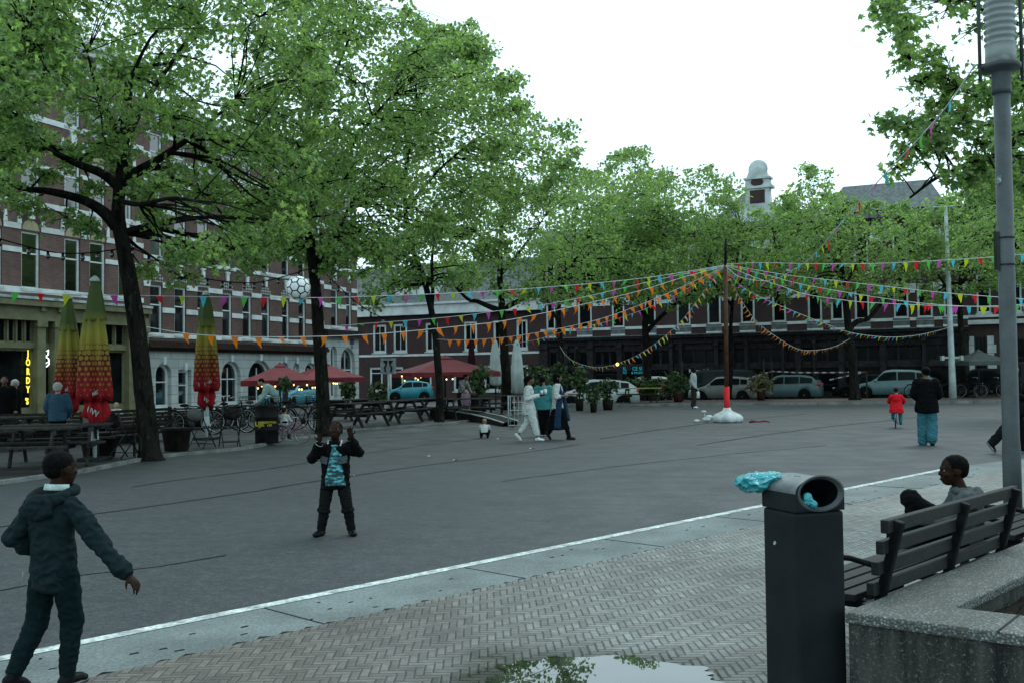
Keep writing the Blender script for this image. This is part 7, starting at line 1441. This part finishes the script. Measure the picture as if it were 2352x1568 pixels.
fig('toddler in white top sitting on the small pink bicycle', onz(652, 24.9, TZ), R_(165), .80, dict(pelvis=(0, 0, .50), waist=(0, 0, .60), chest=(0, -.02, .72), neck=(0, -.03, .83), head=(.0, -.03, .95), elL=(.15, -.1, .66), wrL=(.14, -.22, .62), elR=(-.15, -.1, .66), wrR=(-.14, -.22, .62), shL=(.12, -.02, .78), shR=(-.12, -.02, .78), knL=(.09, -.14, .36), knR=(-.09, -.14, .36), anL=(.1, -.02, .12), anR=(-.1, -.08, .14)), 1.55, SK_L, 'short', HAIR_BR, top=dict(hem=.50, hr=(.125, .1), wr=(.12, .1), cr=(.12, .09), sl=.05, m=CL['white']), bot=dict(m=CL['lilac']), kidr=1.3, **std)
fig('woman in patterned grey top bending towards two children behind the picnic tables', onz(1058, 37.8, TZ), R_(60), 1.66, dict(waist=(0, -.01, .62), chest=(0, -.06, .725), neck=(0, -.11, .81), head=(0, -.15, .885), shL=(.108, -.08, .775), shR=(-.108, -.08, .775), elL=(.13, -.13, .62), wrL=(.1, -.22, .54), elR=(-.13, -.13, .62), wrR=(-.1, -.22, .54)), 1.0, SK_M, 'bun', HAIR_B, top=dict(hem=.45, m=fabric('pattern_grey', (.12, .13, .13), var=.7, scale=14), sl=.046), bot=dict(m=CL['dk']), **std)
fig('child in lilac overalls standing in front of the bending woman', onz(1069, 36.9, TZ), R_(20), 1.05, None, 1.25, SK_L, 'short', HAIR_BR, top=dict(hem=.42, m=CL['lilac'], hr=(.115, .09), wr=(.11, .088), cr=(.12, .085), sl=.05), bot=dict(m=CL['lilac'], hip=(.1, .08)), kidr=1.2, **std)
fig('child in dark jacket with pale chest print right of the child in lilac', onz(1088, 37.2, TZ), R_(5), .98, None, 1.25, SK_M, 'short', HAIR_B, top=dict(hem=.42, m=CL['dk'], hr=(.115, .09), wr=(.11, .088), cr=(.12, .085), sl=.05), bot=dict(m=CL['black'], hip=(.1, .08)), kidr=1.2, **std)
# ---- blue plastic bag hanging out of the bin
def wp(px, py, d): return at(px, py, d)-Vector((bc.x, bc.y, 0))
q = MB(); path = [(1808, 1096, 5.37, .03, .012), (1788, 1093, 5.37, .06, .020), (1768, 1097, 5.36, .085, .030), (1748, 1108, 5.35, .095, .044), (1730, 1110, 5.36, .085, .046), (1712, 1107, 5.38, .08, .038), (1698, 1104, 5.39, .06, .026), (1690, 1104, 5.40, .02, .010)]; st_ = []
for i in range(len(path)-1):
    for j in range(6): t = j/6; st_.append([path[i][k]+(path[i+1][k]-path[i][k])*t for k in range(5)])
st_.append(list(path[-1])); NB = 44
q.loft([(wp(x, y, d), a_, b_) for x, y, d, a_, b_ in st_], NB, (0, 1, 0), sm=False)
for i, v in enumerate(q.v):
    w = Vector(v); c0 = Vector(wp(*st_[min(i//NB, len(st_)-1)][:3])); e = (w-c0); L = e.length+1e-6; r1 = 1-2*abs(mnoise.noise(w*21)); r2 = 1-2*abs(mnoise.noise(w*47+Vector((3, 1, 7)))); r3 = mnoise.noise(w*10)
    q.v[i] = tuple(c0+e*(.80+.30*r1+.16*r2+.55*r3))
m = NM('blue_plastic'); c_ = m.mix(m.ramp(m.noise(14, 3), .3, .7), (.015, .18, .215), (.045, .36, .40)); m.bump(m.noise(26, 4), .6, .012); MT['bag'] = m.fin(c_, .25, spec=.5)
bg_ = q.build('plastic_bag', MT['bag'], None, (bc.x, bc.y, 0)); tag(bg_, 'crumpled cyan plastic bag stuffed through the litter bin opening', 'plastic bag'); pass
q = MB(); M_ = Matrix.Rotation(math.atan2(bx.y, bx.x), 4, 'Z'); q.ell(M_ @ Vector((bw_/2-.03, -.055, 1.0)), (.03, .036, .032), n=12); q.ell(M_ @ Vector((bw_/2-.02, -.03, .985)), (.02, .04, .02), n=12); o_ = q.build('bag_end', MT['bag'], bg_); pend(o_, .005, .008, 22, 5)
# ---- turn the blocked-out bodies and clothes into single skins
for o, v, f, fs, sd in PEND:
    r = o.modifiers.new('r', 'REMESH'); r.mode = 'VOXEL'; r.voxel_size = v; s2 = o.modifiers.new('s', 'SMOOTH'); s2.factor = .5; s2.iterations = 4
dg = bpy.context.evaluated_depsgraph_get(); new = [(o, bpy.data.meshes.new_from_object(o.evaluated_get(dg))) for o, *_ in PEND]
for (o, v, f, fs, sd), (_, me) in zip(PEND, new):
    o.modifiers.clear(); o.data = me; n = len(me.vertices)
    if f:
        co = np.empty(n*3, np.float32); me.vertices.foreach_get('co', co); co = co.reshape(-1, 3); nr = np.empty(n*3, np.float32); me.vertices.foreach_get('normal', nr); nr = nr.reshape(-1, 3)
        for i in range(n): x, y, z = co[i]; a = mnoise.noise((x*fs+sd, y*fs, z*fs*.75)); co[i] += nr[i]*f*(1.2*a+.6*(1-abs(mnoise.noise((x*fs*.7+7, y*fs*.7, z*fs*1.5+sd)))*3)+.45*(1-abs(mnoise.noise((x*fs*1.9+2, y*fs*1.9, z*fs*2.6+sd)))*4))
        me.vertices.foreach_set('co', co.ravel())
    me.polygons.foreach_set('use_smooth', [True]*len(me.polygons)); me.update()
